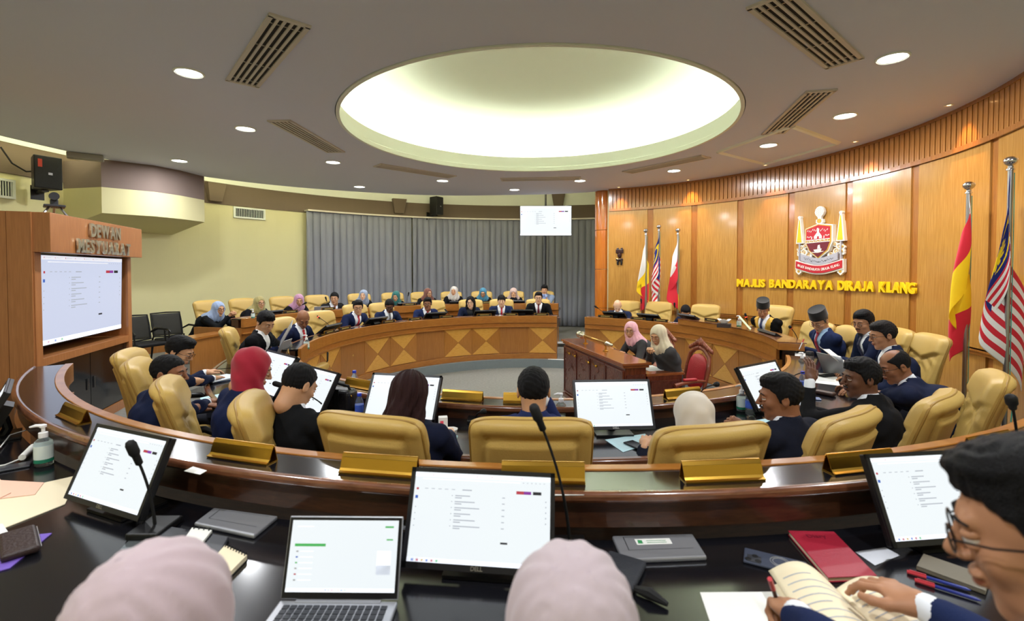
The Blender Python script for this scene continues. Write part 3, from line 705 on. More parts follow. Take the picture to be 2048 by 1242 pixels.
def person(label, head, yaw, floor, look=0, tilt=12, skn='tan', hair='side', hcol='black', jacket=(38, 46, 82), shirt=(232, 236, 242), tie=None,
           hijab=None, glasses=False, beard=None, hat=False, female=False, handL=None, handR=None, poseL='rest', poseR='rest', h=.014, hh=.0065,
           bald=False, L=.66, roll=0, twist=0, group=None, gold=False, armdrop=0, mouth=0, legs=True, wide=1.0, size=1.0, deskz=.75, sleeves=True, wL=None, wR=None, side=0, hair_t=.012, hipz=.54, fw_=None, tuck=False):
    """head: world position of the head centre; yaw: where the seat faces (degrees, 0 = +y); look: head turn relative to the world (degrees)"""
    jacket = tuple(int(v * f) for v, f in zip(jacket, (.82, .80, .74)))
    yr = math.radians(yaw); fw = Vector((-math.sin(yr), math.cos(yr), 0)); rt = Vector((math.cos(yr), math.sin(yr), 0))
    hz = head.z - floor; L = max(L, (hz - hipz) + .03)
    fwd = math.sqrt(max(0.0, L * L - (hz - hipz) ** 2)); fwd = max(.02, min(fwd, .42))
    if fw_ is not None: fwd = fw_
    hip = Vector((head.x, head.y, 0)) - fw * fwd - rt * side
    root_loc = Vector((hip.x, hip.y, floor))
    H = Vector((side, fwd, hz)); P0 = Vector((0, 0, hipz))
    ax = (H - P0).normalized()
    N = H - Vector((0, 0, .17 if not female else .165)) * .26 - ax * .085 - Vector((0, .035, 0))
    tw = math.radians(twist); tr = Vector((math.cos(tw), math.sin(tw), 0)); C = P0.lerp(N, .68) + Vector((0, -.035 * (fwd / .3), 0))
    sw = .170 if female else .198
    roll_v = Vector((0, 0, math.sin(math.radians(roll)) * sw))
    SL = N - tr * sw - Vector((0, 0, .055)) - roll_v + Vector((0, -.005, 0)); SR = N + tr * sw - Vector((0, 0, .055)) + roll_v + Vector((0, -.005, 0))
    def tol(w): d = Vector(w) - root_loc; return (d.dot(rt), d.dot(fw), d.z)
    if wL is not None: handL = tol(wL)
    if wR is not None: handR = tol(wR)
    rc = math.hypot((root_loc.x - CX) / sxr(3.8), root_loc.y - CY) if floor == FL2 else math.hypot(root_loc.x - CX, root_loc.y - CY)
    reach = fwd + .22
    if floor == FL2: reach = max(.22, min(reach, rc - 3.50))
    elif floor == FL1 and rc < 5.9: reach = max(.22, min(reach, rc - 5.08))
    hd = handL if handL is not None else (-.16, reach, deskz + .035); HL = Vector(hd)
    hd = handR if handR is not None else (.16, reach, deskz + .035); HR = Vector(hd)
    # hips/torso fixed: arms
    EL, HL = ik(SL, HL, Vector((-.55, -.15, -1 + armdrop))); ER, HR = ik(SR, HR, Vector((.55, -.15, -1 + armdrop)))
    look_m = Matrix.Rotation(math.radians(look - yaw), 4, 'Z') @ Matrix.Rotation(math.radians(-tilt), 4, 'X') @ Matrix.Scale(size, 4)
    HM = Matrix.Translation(H) @ look_m
    wx = 1.38; k3 = np.array([1 / wx, 1, 1], np.float32)
    def torso(P, g, belly=0):
        Pp = P * k3
        def c(a, b, ra, rb): return cap(Pp, (a[0] / wx, a[1], a[2]), (b[0] / wx, b[1], b[2]), ra, rb)
        d = c(P0, P0.lerp(C, .5), .120 + g, .112 + g + belly)
        d = smin(d, c(P0.lerp(C, .5), C, .112 + g + belly, .118 + g), .04)
        d = smin(d, c(C, N - Vector((0, 0, .10)), .118 + g, .098 + g), .05)
        d = smin(d, cap(P, SL + tr * .03, SR - tr * .03, .052 + g), .06)
        d = smin(d, cap(P, SL + tr * .06 + Vector((0, 0, .0)), N + Vector((0, -.01, -.012)), .036 + g, .050 + g), .05)
        d = smin(d, cap(P, SR - tr * .06, N + Vector((0, -.01, -.012)), .036 + g, .050 + g), .05)
        return d
    def arm(P, Sx, Ex, Hx, g, cut=.0):
        W_ = Hx + (Ex - Hx).normalized() * cut
        d = cap(P, Sx, Ex, .052 + g, .042 + g); return smin(d, cap(P, Ex, W_, .041 + g, .029 + g * 1.2), .03)
    KL = Vector((-.13, .42, .50)); KR = Vector((.13, .42, .50)); AL = Vector((-.14, .40, .09)); AR = Vector((.14, .40, .09))
    def legf(P, g):
        d = None
        for K, A, s in ((KL, AL, -1), (KR, AR, 1)):
            e = smin(cap(P, P0 + Vector((s * .09, .02, -.02)), K, .082 + g, .060 + g), cap(P, K, A, .056 + g, .042 + g), .03)
            d = e if d is None else smin(d, e, .02)
        return d
    lo = [min(p[i] for p in (P0, H, SL, SR, EL, ER, HL, HR, KL, KR)) - .22 for i in range(3)]; hi = [max(p[i] for p in (P0, H, SL, SR, EL, ER, HL, HR, KL, KR)) + .22 for i in range(3)]
    lo[2] = 0.0 if legs else hipz - .16; hi[2] = N[2] + .06
    # --- body: one figure, torso, arms, legs with feet, head and hands
    def fb(P):
        d = torso(P, -.014); d = smin(d, arm(P, SL, EL, HL, -.008), .04); d = smin(d, arm(P, SR, ER, HR, -.008), .04)
        d = smin(d, cap(P, N + Vector((0, -.01, -.04)), H.lerp(N, .6), .045), .03)
        if legs:
            d = smin(d, legf(P, -.012), .04)
            for A in (AL, AR): d = smin(d, cap(P, A + Vector((0, .0, -.04)), A + Vector((0, .15, -.055)), .034, .030), .03)
        return d
    V, Q = surfnet(fb, lo, hi, .024); parts = [(V, Q, 0)]
    hp = head_parts(hh, wide=wide, female=female, mouth=mouth)
    for v, q, m in hp: parts.append((xform(v, HM), q, m))
    for Ex, Hx, ps, s in ((EL, HL, poseL, -1), (ER, HR, poseR, 1)):
        if ps is None: continue
        dr = (Hx - Ex).normalized(); 
        if ps in ('rest', 'flat'): dr = Vector((dr.x * .7 - s * .12, dr.y, dr.z * .25)).normalized()
        side_v = dr.cross(Vector((0, 0, 1))).normalized(); up = side_v.cross(dr)
        if ps in ('clasp', 'fist', 'open'): 
            rr = Matrix.Rotation(-s * .9, 3, dr); side_v = rr @ side_v; up = rr @ up
        R = Matrix((side_v * s, dr, up)).transposed().to_4x4()
        M = Matrix.Translation(Hx - dr * .005) @ R @ (Matrix.Scale(-1, 4, (1, 0, 0)) if False else Matrix.Identity(4))
        for v, q, m in hand_parts(ps, .0042 if hh < .0055 else .0062):
            v2 = xform(v * (.92 if female else 1.0), M); parts.append((v2, q if s > 0 else q[:, ::-1], m))
    na = N + Vector((0, -.012, -.06)); nb = HM @ Vector((0, -.024, -.07)); nr_ = .045 if female else .052
    V, Q = surfnet(lambda P: cap(P, na, nb, nr_ + .006, nr_), [min(na[i], nb[i]) - .08 for i in range(3)], [max(na[i], nb[i]) + .08 for i in range(3)], max(hh * 1.4, .006)); parts.append((V, Q, 0))
    me = fast_mesh('person', parts, skin(skn))
    o = link('person', me, None, loc=root_loc, rz=yr); tag(o, label, 'person', group); NP[0] += 1
    # --- jacket
    dirC = (N - P0).normalized(); fwC = Vector((-math.sin(tw), math.cos(tw), 0)); fwC = (fwC - dirC * fwC.dot(dirC)).normalized()
    nN = A3(N); dC = A3(dirC); fC = A3(fwC); tR = A3(tr)
    def uvw(P):
        q = P - nN; return q @ tR, q @ fC, q @ dC
    openw = (tie is not None or shirt is not None) and not hijab
    def fj(P):
        d = torso(P, .004); d = smin(d, arm(P, SL, EL, HL, .006, .035), .035); d = smin(d, arm(P, SR, ER, HR, .006, .035), .035)
        u, v, w = uvw(P)
        d = d + .0028 * np.sin(P[..., 2] * 46 + P[..., 0] * 19) * np.sin(P[..., 0] * 37 + P[..., 1] * 31) + .0016 * np.sin(P[..., 0] * 70 - P[..., 2] * 60)
        if openw or gold:
            edge = np.abs(u) - (.010 + .24 * np.maximum(w + .28, 0))
            lap = (v > 0) & (w > -.30)
            d = d - np.where(lap, .007 * np.clip(1 - np.abs(edge - .018) / .030, 0, 1), 0)
            if openw: d = smax(d, -np.maximum(np.maximum(edge, -v - 0.0), -.27 - w), .006)
        if not hijab: d = smin(d, cap(P, N + Vector((0, -.014, -.04)), N + (H - N) * .26 + Vector((0, -.010, 0)), .070 if not female else .060, .066 if not female else .058), .02)
        if openw: d = smax(d, -np.maximum(np.maximum(np.abs(u) - (.010 + .24 * np.maximum(w + .28, 0)), -v), -.27 - w), .004)
        d = smax(d, -cap(P, N + Vector((0, -.008, -.02)), N + (H - N) * 1.3, .0575 if not female else .051, .062), .006)
        d = np.maximum(d, (hipz - .10) - P[..., 2])
        d = np.maximum(d, P[..., 2] - (N[2] + .052) - 0 * v)
        return d
    jl = list(lo); jl[2] = hipz - .14; jh = list(hi); jh[1] = max(p[1] for p in (SL, SR, EL, ER, HL, HR, N)) + .16; jh[2] = max(N[2] + .07, HL[2] + .1, HR[2] + .1, EL[2] + .1, ER[2] + .1)
    fj0 = fj
    def fj(P):
        d = fj0(P); return d
    V, Q = surfnet(fj, jl, jh, h); mi = np.zeros(len(Q), int)
    if gold:
        Cn = V[Q].mean(1).astype(np.float32); u, v, w = uvw(Cn); e = np.abs(u) - (.010 + .24 * np.maximum(w + .28, 0)); mi[(v > 0) & (np.abs(e - .03) < .042) & (w > -.45)] = 1
        for Ex, Hx in ((EL, HL), (ER, HR)):
            mi[vlen(Cn - A3(Hx + (Ex - Hx).normalized() * .08)) < .085] = 1
    jm = mat('suit_%02x%02x%02x' % jacket, jacket, .85, spec=.15, bump=.15, bscale=220); o2 = link('jacket', fast_mesh('jacket', [(V, Q, mi)], [jm, mat('gold_brocade', (206, 160, 60), .5, metal=.3, bump=.5, bscale=90)]), o)
    # --- shirt: shows at collar, chest and cuffs
    if shirt is not None:
        def fs(P):
            d = torso(P, -.005); u, v, w = uvw(P); d = np.maximum(d, -.34 - w); d = np.maximum(d, np.abs(u) - .125)
            d = smin(d, cap(P, N + Vector((0, -.006, -.04)), N + (H - N) * .30, .057 if not female else .051, .057 if not female else .050), .012)
            d = np.maximum(d, w - .045)
            return d
        sl = [N[0] - .17, min(N[1], C[1], P0[1]) - .16, hipz + .02]; sh = [N[0] + .17, N[1] + .2, N[2] + .08]
        V, Q = surfnet(fs, sl, sh, max(.009, h * .75)); pp = [(V, Q, 0)]; shm = [mat('shirt_%02x%02x%02x' % shirt, shirt, .75)]
        for Ex, Hx in ((EL, HL), (ER, HR)):
            dr = (Ex - Hx).normalized(); a = Hx + dr * .004; b = Hx + dr * .06
            lo2 = [min(a[i], b[i]) - .05 for i in range(3)]; hi2 = [max(a[i], b[i]) + .05 for i in range(3)]
            V, Q = surfnet(lambda P: np.maximum(cap(P, a, b, .032), (P - A3(b + dr * .03)) @ A3(dr)), lo2, hi2, .012); link('cuff', fast_mesh('cuff', [(V, Q, 0)], shm), o)
        link('shirt', fast_mesh('shirt', pp, shm), o)
    if tie is not None:
        vs = []; 
        for i in range(9):
            w = .008 - i * .040; wd = .020 if i == 0 else .012 + .0028 * i
            c0_ = N + dirC * w
            # find the chest surface in front
            t = .02
            for _ in range(40):
                pnt = c0_ + fwC * t
                if float(torso(A3(pnt)[None, :], -.005)[0]) > .002: break
                t += .006
            c = c0_ + fwC * (t + .006); vs += [c - tr * wd, c + fwC * .006, c + tr * wd]
        fs = []
        for i in range(8):
            for j in (0, 1): a = i * 3 + j; fs.append((a, a + 1, a + 4, a + 3))
        mb = MB(); mb.add(vs, fs); obj('tie', mb, mat('tie_%02x%02x%02x' % tie, tie, .55), o, solid=.006)
        mb = MB(); kn = vs[1]; mb.box(tuple(kn + Vector((0, 0, .004))), (.03, .022, .032)); obj('tie_knot', mb, mat('tie_%02x%02x%02x' % tie, tie, .55), o, bevel=.008)
    # --- trousers or skirt
    if legs:
        def ft(P): return np.maximum(legf(P, .006), .10 - P[..., 2])
        V, Q = surfnet(ft, [-.28, -.16, .08], [.28, .55, hipz + .14], .024)
        for A in (AL, AR):
            mb = MB(); sh = [(-.10, .030), (-.06, .038), (.02, .036), (.10, .042), (.16, .036), (.185, .020)]
            mb.tube([(A[0], A[1] + y, .032 + (.012 if y < 0 else 0)) for y, r in sh], [r for y, r in sh], 12); mb.v = [(x, y, max(0.001, z)) for x, y, z in mb.v]
            obj('shoe', mb, mat('black_shoe', (16, 15, 16), .3), o, smooth=60)
        link('trousers', fast_mesh('trousers', [(V, Q, 0)], [mat('trousers', (30, 32, 42), .9)]), o)
    # --- head covering
    if hijab:
        hn = nN; hH = A3(H); R3 = np.array(look_m.to_3x3()).astype(np.float32); Ri = np.linalg.inv(R3)
        ph = (NP[0] * 1.7) % 6
        def fh(P):
            q = (P - hH) @ Ri.T
            d = ell(q, (0, -.016, .030), (.090, .108, .098)); d = smin(d, ell(q, (0, .012, -.03), (.078, .085, .10)), .04)
            d = smin(d, cap(P, H - Vector((0, .03, .06)), N + Vector((0, .02, -.02)), .080, .098), .05)
            if tuck: return smax(d + .0028 * np.sin(q[..., 2] * 62 + q[..., 1] * 46 + 2 * np.sin(q[..., 0] * 30) + ph), -ell(q, (0, .118, -.010), (.0635, .080, .086)), .008)
            d = smin(d, cap(P * k3, (N[0] / wx, N[1] + .02, N[2] - .02), tuple(Vector((C[0] / wx, C[1] + .045, C[2] + .07))), .100, .098), .06)
            d = smin(d, cap(P, SL + tr * .07 + Vector((0, 0, .02)), SR - tr * .07 + Vector((0, 0, .02)), .058), .05)
            a = np.arctan2(P[..., 0] - H[0], P[..., 1] - H[1] + .06)
            d = d + .0052 * np.sin(a * 9 + (P[..., 2]) * 26 + ph) * np.clip((H[2] + .03 - P[..., 2]) * 8, .12, 1) + .0022 * np.sin(a * 17 - P[..., 2] * 40 + ph * 2)
            face = ell(q, (0, .118, -.010), (.0635, .080, .086)); d = smax(d, -face, .008)
            neck = ell(P, tuple(H.lerp(N, .5)), (.035, .035, .035))
            return d
        V, Q = surfnet(fh, [H[0] - .27, min(H[1], N[1], C[1]) - .22, C[2] - .10], [H[0] + .27, H[1] + .16, H[2] + .17], max(.0075, h * .62))
        link('hijab', fast_mesh('hijab', [(V, Q, 0)], [mat('scarf_%02x%02x%02x' % hijab, hijab, .8, sheen=.25, var=.05, vscale=12)]), o)
    elif hair and not hat:
        V, Q = surfnet(hair_fn(hair, NP[0], hair_t), (-.15, -.18, -.36 if hair in ('long', 'bob') else -.09), (.15, .13, .165), max(hh * .8, .004))
        V = xform(V, HM); link('hair', fast_mesh('hair', [(V, Q, 0)], [mat('hair_' + hcol, HAIRM[hcol], .6, spec=.22, bump=.6, bscale=420)]), o)
    if hat:
        V, Q = surfnet(hair_fn('side', NP[0], .008), (-.12, -.14, -.09), (.12, .13, .10), max(hh * .8, .004)); V = xform(V, HM)
        link('hair', fast_mesh('hair', [(V, Q, 0)], [mat('hair_grey', HAIRM['grey'], .55)]), o)
        mb = MB(); vs = []; n = 28
        for z, k in ((.040, 1.0), (.045, 1.02), (.135, .97), (.142, .93), (.138, .80)):
            for i in range(n): vs.append((.088 * k * math.cos(2 * PI * i / n), -.012 + .108 * k * math.sin(2 * PI * i / n), z + .012))
        fs = [(r * n + i, r * n + (i + 1) % n, (r + 1) * n + (i + 1) % n, (r + 1) * n + i) for r in range(4) for i in range(n)] + [tuple(4 * n + i for i in range(n))]
        mb.add(vs, fs, 0, HM); obj('songkok_cap', mb, mat('black_velvet', (12, 12, 14), .9, sheen=.3), o, smooth=40)
    if not hijab and not female or hijab or female:
        bc = HAIRM['black' if not hijab else 'dark'] if hcol != 'grey' else HAIRM['grey']
        for s in (-1, 1):
            mb = MB(); mb.tube([HM @ Vector((s * .014, .0925, .028)), HM @ Vector((s * .026, .0925, .0335)), HM @ Vector((s * .038, .088, .033)), HM @ Vector((s * .048, .0795, .028))], [.0024, .0034, .003, .0016], 6)
            obj('eyebrow', mb, mat('brow_' + hcol, bc, .8), o)
    if beard:
        def fbr(P):
            d = 1.0 + 0 * P[..., 0]
            if 'm' in beard: d = np.minimum(d, cap(P, (-.022, .0935, -.044), (0, .101, -.039), .0048)); d = smin(d, cap(P, (.022, .0935, -.044), (0, .101, -.039), .0048), .004)
            if 'g' in beard: d = smin(d, ell(P, (0, .070, -.100), (.026, .023, .020)), .006)
            if 'f' in beard:
                e = smin(ell(P, (0, .030, -.076), (.0525, .0500, .037)), ell(P, (0, .068, -.100), (.0245, .0205, .020)), .02); e = np.maximum(e, P[..., 2] + .046); e = smax(e, -ell(P, (0, .1, -.056), (.027, .03, .012)), .004); e = np.maximum(e, .012 - P[..., 1]); d = smin(d, e, .004)
            return d
        V, Q = surfnet(fbr, (-.07, -.0, -.13), (.07, .125, -.02), .0035 if hh < .006 else .005)
        if len(Q): link('beard', fast_mesh('beard', [(xform(V, HM), Q, 0)], [mat('beard_' + hcol, tuple(min(255, v + 12) for v in HAIRM[hcol]), .8, bump=.5, bscale=300)]), o)
    if glasses:
        mb = MB()
        for s in (-1, 1):
            pts = [HM @ Vector((s * .031 + .022 * math.copysign(abs(math.cos(a)) ** .7, math.cos(a)), .104, .006 + .0165 * math.copysign(abs(math.sin(a)) ** .7, math.sin(a)))) for a in [i * PI / 8 for i in range(17)]]
            mb.tube(pts, .0016, 5); mb.tube([HM @ Vector((s * .053, .102, .012)), HM @ Vector((s * .078 * wide, .06, .012)), HM @ Vector((s * .083 * wide, -.01, .010)), HM @ Vector((s * .080 * wide, -.024, -.006))], .0017, 5)
        mb.tube([HM @ Vector((-.010, .105, .010)), HM @ Vector((0, .108, .013)), HM @ Vector((.010, .105, .010))], .0015, 5)
        obj('glasses', mb, mat('spectacle_frame', (26, 24, 28), .3), o)
    return o
# ================================================================= OBJECT KINDS
def sstep(a, b, x): t = max(0, min(1, (x - a) / (b - a))); return t * t * (3 - 2 * t)
def make_chair_meshes():
    T = .052; nu, nv = 44, 48; Z0, Z1 = .40, 1.125
    def outline(u, v):
        c = max(0, (v - .90) / .10); b = max(0, (.12 - v) / .12)
        w = (.238 + .034 * sstep(0, .8, v)) * (1 - .05 * c ** 3 - .10 * b ** 2)
        z = Z0 + (Z1 - Z0) * v - .030 * abs(u) ** 5 * sstep(.5, 1, v)
        yc = -.235 - .125 * v + .045 * math.sin(PI * min(1, v * 1.05)) * .7 + .045 * u * u - .035 * sstep(.75, 1, v) * 0
        return w * u, yc, z
    def rim(u, v):
        a = max(0, 1 - abs(u) ** 7); b = min(1, max(0, 1 - abs(2 * v - 1) ** 14))
        return math.sqrt(a) * math.sqrt(b)
    def groove(d, w): return math.exp(-(d / w) ** 2)
    def back(i, j):
        u = -1 + 2 * i; v = j; x, y, z = outline(u, v); r = rim(u, v)
        t = T * r
        # inner panel: slightly proud with a folded top edge, ridges at each side
        side = .80 - .10 * sstep(.3, .9, v)
        inner = sstep(side + .03, side - .03, abs(u)) * sstep(.865, .845, v)
        t += .014 * inner * r - .013 * groove(abs(u) - side, .025) * sstep(.90, .85, v) * r - .014 * groove(v - .862, .012) * sstep(side + .05, side - .02, abs(u)) * r
        t += .012 * sstep(.88, .93, v) * sstep(1.0, .95, v) * r
        # diagonal tuck at the upper corners
        t -= .006 * groove((abs(u) - side) - (v - .87) * 1.5, .03) * sstep(.86, .90, v) * r
        return (x, y - t, z)
    def front(i, j):
        u = 1 - 2 * i; v = j; x, y, z = outline(u, v); r = rim(u, v)
        vv = .66 + .13 * abs(u); t = T * r
        t += .022 * sstep(vv - .02, vv + .05, v) * r - .012 * groove(v - vv, .018) * r
        t += .018 * groove(v - .34, .16) * r - .014 * groove(abs(u) - .72, .04) * sstep(vv, vv - .08, v) * sstep(0, .2, v) * r
        t += .006 * math.sin(v * 40 + abs(u) * 9) * sstep(.15, 0, abs(v - vv + .1)) * r
        return (x, y + t, z)
    mb = MB(); mb.grid(back, nu, nv); mb.grid(front, nu, nv)
    bk = mb.mesh('backrest', [M_LEATHER]); smooth_by(bk, 80)
    mb = MB(); pts = []
    for k in range(25): x, y, z = outline(-.975, .06 + .90 * k / 24); pts.append((x, y - .018, z))
    for k in range(1, 24): x, y, z = outline(-.975 + 1.95 * k / 24, .985); pts.append((x, y - .018, z + .002))
    for k in range(25): x, y, z = outline(.975, .96 - .90 * k / 24); pts.append((x, y - .018, z))
    mb.tube(pts, .0055, 6); pp = mb.mesh('piping', [M_PIPING]); smooth_by(pp, 80)
    def cushion(i, j):
        a = 2 * PI * i; b = PI * (j - .5); cp = lambda w, e: math.copysign(abs(w) ** e, w)
        return (.255 * cp(math.cos(b), .35) * cp(math.cos(a), .35), .26 * cp(math.cos(b), .35) * cp(math.sin(a), .35) + .0, .445 + .062 * cp(math.sin(b), .6))
    mb = MB(); mb.grid(cushion, 40, 16); st = mb.mesh('seat', [M_LEATHER]); smooth_by(st, 80)
    arms = []
    for s in (-1, 1):
        mb = MB(); pts = []
        for k in range(17):
            t = k / 16; pts.append((s * (.28 + .02 * math.sin(PI * t)), -.20 + .40 * t, .43 + .22 * math.sin(PI * min(1, t * 1.15) ** .8) if t < .98 else .42))
        mb.tube([(s * .24, -.16, .42), (s * .30, -.17, .50), (s * .30, -.14, .62), (s * .30, -.05, .655), (s * .30, .10, .65), (s * .30, .17, .60), (s * .295, .17, .50), (s * .24, .13, .42)], [.014, .017, .02, .024, .024, .019, .015, .014], 10)
        me = mb.mesh('armrest', [M_PLASTIC]); smooth_by(me, 80); arms.append(me)
    mb = MB(); mb.lathe([(.028, .12), (.028, .28), (.018, .28), (.018, .39)], 16); mb.box((0, 0, .39), (.26, .22, .03)); gas = mb.mesh('gas_column', [M_PLASTIC])
    mb = MB(); mb.tube([(0, 0, .125), (.12, 0, .115), (.29, 0, .075)], [.026, .022, .016], 8); leg = mb.mesh('leg', [M_CHROME]); smooth_by(leg, 60)
    mb = MB()
    for s in (-1, 1): mb.lathe([(.0005, -.011), (.026, -.011), (.028, 0), (.026, .011), (.0005, .011)], 14, M=Matrix.Translation((.29, s * .016, .028)) @ Matrix.Rotation(PI / 2, 4, 'X'))
    mb.box((.29, 0, .052), (.03, .012, .03)); cast = mb.mesh('caster', [M_SOFTBLACK])
    return bk, pp, st, arms, gas, leg, cast
CH = make_chair_meshes(); CHAIR0 = []
def chair(x, y, z, yaw, label, scale=1.0, mats=None):
    if CHAIR0 and scale == 1.0:
        o = dup(CHAIR0[0], (x, y, z), math.radians(yaw), label); return o
    bk, pp, st, arms, gas, leg, cast = CH
    t = thing('executive_chair', label, 'chair', (x, y, z), math.radians(yaw), 'yellow leather swivel chairs around the desks')
    b = link('backrest', bk, t); link('piping', pp, b); link('seat', st, t)
    for a in arms: link('armrest', a, t)
    link('gas_column', gas, t)
    for k in range(5):
        l = link('leg', leg, t, rz=k * 2 * PI / 5 + .3); link('caster', cast, l)
    if scale != 1.0: t.scale = (scale, scale, scale)
    else: CHAIR0.append(t)
    return t

SCREEN_CACHE = {}
def screen_marks(w, h, seed=0, blue=False):
    """browser page of a document viewer: tabs, coloured pills, list lines and task bar, as thin print on the screen (x right, z up, facing -y)"""
    mb = MB(); y = -.0012
    def r(x0, z0, x1, z1, m): 
        X0, X1 = (x0 - .5) * w, (x1 - .5) * w; Z0, Z1 = (z0 - .5) * h, (z1 - .5) * h
        mb.add([(X0, y, Z0), (X1, y, Z0), (X1, y, Z1), (X0, y, Z1)], [(0, 1, 2, 3)], m)
    r(0, .955, 1, 1, 6)
    for k in range(8): r(.02 + .11 * k, .97, .028 + .11 * k, .985, 2); r(.035 + .11 * k, .974, .09 + .11 * k, .979, 0)
    r(.06, .925, .78, .935, 6)
    for k in range(6): r(.80 + .03 * k, .927, .81 + .03 * k, .933, 0)
    r(.018, .80, .034, .825, 2); r(.014, .70, .034, .735, 4)
    for k in range(4): r(.02, .60 - k * .07, .028, .61 - k * .07, 0)
    for k in range(5): r(.08 + .05 * k, .815, .105 + .05 * k, .822, 0)
    r(.36, .812, .43, .824, 0)
    r(.755, .80, .86, .835, 2); r(.81, .80, .862, .835, 3); r(.875, .80, .935, .835, 1)
    for k in range(6):
        z = .745 - k * .068; rs = (k * 37 % 11) / 110
        r(.285, z, .292, z + .010, 0); r(.31, z, .42 + rs, z + .011, 0); r(.31, z - .024, .36, z - .013, 0); r(.655, z, .675, z + .010, 0)
    r(.655, .245, .705, .265, 1)
    for k in range(5): r(.965, .72 - k * .06, .972, .735 - k * .06, 0)
    r(0, 0, 1, .055, 6)
    for k, m in enumerate((4, 2, 5, 4, 2, 7)): r(.03 + k * .035, .016, .048 + k * .035, .042, m)
    return mb.mesh('screen_print', [M_INK, M_INKD, M_RED, M_PURPLE, M_SBLUE, M_YEL, mat('screen_bar', (226, 232, 244), .5, emit=.8), M_SGREEN])
MON = {}
def monitor(base, yaw, tilt, label, w=.445, h=.275, zb=.035, name='monitor', back_logo=False, group=None):
    """base: point on the desk below the bottom edge; the screen faces local -y"""
    t = thing('monitor', label, 'monitor', base, math.radians(yaw), group)
    if 'm' not in MON:
        mb = MB(); mb.box((0, .012, h / 2), (w, .022, h)); 
        MON['case'] = mb.mesh('case', [M_PLASTIC])
        mb = MB(); b = .013
        for s in (-1, 1): mb.box((s * (w / 2 - b / 2), -.002, h / 2), (b, .008, h)); mb.box((0, -.002, h / 2 + s * (h / 2 - b / 2) + (0 if s > 0 else .002)), (w, .008, b + (0 if s > 0 else .004)))
        MON['bezel'] = mb.mesh('bezel', [mat('bezel_black', (26, 26, 30), .35)])
        mb = MB(); mb.box((0, -.0005, h / 2), (w - .02, .003, h - .02)); MON['screen'] = mb.mesh('screen', [M_SCREEN])
        MON['print'] = screen_marks(w - .026, h - .03)
        MON['logo'] = text_mesh('DELL', .016, .0004, .0004, mats=[M_STEEL])
        mb = MB(); mb.box((0, .045, h * .45), (.14, .05, .12)); mb.tube([(0, .06, h * .4), (0, .10, .06), (0, .10, -.02)], .022, 10)
        MON['neck'] = mb.mesh('stand_neck', [M_PLASTIC])
        mb = MB(); mb.box((0, .09, 0), (.21, .16, .010)); MON['foot'] = mb.mesh('stand_foot', [M_PLASTIC]); MON['m'] = 1
    R = Matrix.Rotation(math.radians(-tilt), 4, 'X'); off = Vector((0, 0, zb))
    def put(n, me, par, loc=(0, 0, 0), bv=0):
        o = link(n, me, par, bevel=bv); o.location = loc; return o
    c = put('case', MON['case'], t, off, .004); c.rotation_euler = (math.radians(-tilt), 0, 0)
    put('bezel', MON['bezel'], c); s = put('screen', MON['screen'], c); put('screen_print', MON['print'], c, (0, -.0018, h / 2))['kind'] = 'stuff'
    put('logo', MON['logo'], c, (0, -.0068, .0085)); put('neck', MON['neck'], c)
    put('stand_foot', MON['foot'], t, (0, 0, .006))
    return t
def microphone(base, tip, label, led=False):
    t = thing('microphone', label, 'microphone', base); d = Vector(tip) - Vector(base)
    mb = MB(); mb.box((0, 0, .012), (.11, .13, .024)); obj('base', mb, M_PLASTIC, t, bevel=.006)
    pts = [Vector((0, 0, .02)), Vector((0, 0, .02)) + Vector((d.x * .1, d.y * .1, d.z * .35)), Vector((d.x * .45, d.y * .45, d.z * .70)), d]
    cur = []
    for k in range(13):
        u = k / 12; a = (1 - u) ** 3; b = 3 * u * (1 - u) ** 2; c = 3 * u * u * (1 - u); e = u ** 3; cur.append(pts[0] * a + pts[1] * b + pts[2] * c + pts[3] * e)
    mb = MB(); mb.tube(cur, [.0052] * 5 + [.0042] * 8, 8); obj('gooseneck', mb, M_SOFTBLACK, t, smooth=True)
    dr = (cur[-1] - cur[-2]).normalized(); e = cur[-1]
    mb = MB(); mb.tube([e - dr * .035, e - dr * .03, e, e + dr * .004], [.006, .011, .0115, .0125], 12); mb.tube([e + dr * .004, e + dr * .012, e + dr * .045, e + dr * .056, e + dr * .060], [.013, .0165, .0165, .012, .004], 14)
    obj('head', mb, M_SOFTBLACK, t, smooth=50)
    if led: mb = MB(); mb.tube([e - dr * .004, e + dr * .006], .0145, 12); obj('light_ring', mb, mat('mic_red', (255, 60, 40), .4, emit=3), t)
    return t
NPM = {}
def nameplate_brass(pos, yaw, label, L=.295):
    if 'b' not in NPM:
        mb = MB(); th = .003
        def strip(p, q):
            (y0, z0), (y1, z1) = p, q; n = Vector((0, -(z1 - z0), y1 - y0)).normalized() * th
            vs = []
            for x in (-L / 2, L / 2): vs += [(x, y0, z0), (x, y1, z1), (x, y1 + n.y, z1 + n.z), (x, y0 + n.y, z0 + n.z)]
            mb.add(vs, [(0, 1, 2, 3), (7, 6, 5, 4), (0, 4, 5, 1), (1, 5, 6, 2), (2, 6, 7, 3), (3, 7, 4, 0)])
        prof = [(-.030, .003), (-.018, .006), (-.010, .014), (.004, .050), (.012, .062), (.016, .062)]
        for a, b in zip(prof, prof[1:]): strip(a, b)
        prof2 = [(-.028, .0), (.030, .0), (.016, .06)]
        for a, b in zip(prof2, prof2[1:]): strip(a, b)
        NPM['b'] = mb.mesh('nameplate', [M_BRASS])
    o = link('nameplate', NPM['b'], None, loc=pos, rz=math.radians(yaw)); return tag(o, label, 'nameplate', 'brass name holders on the ledges')
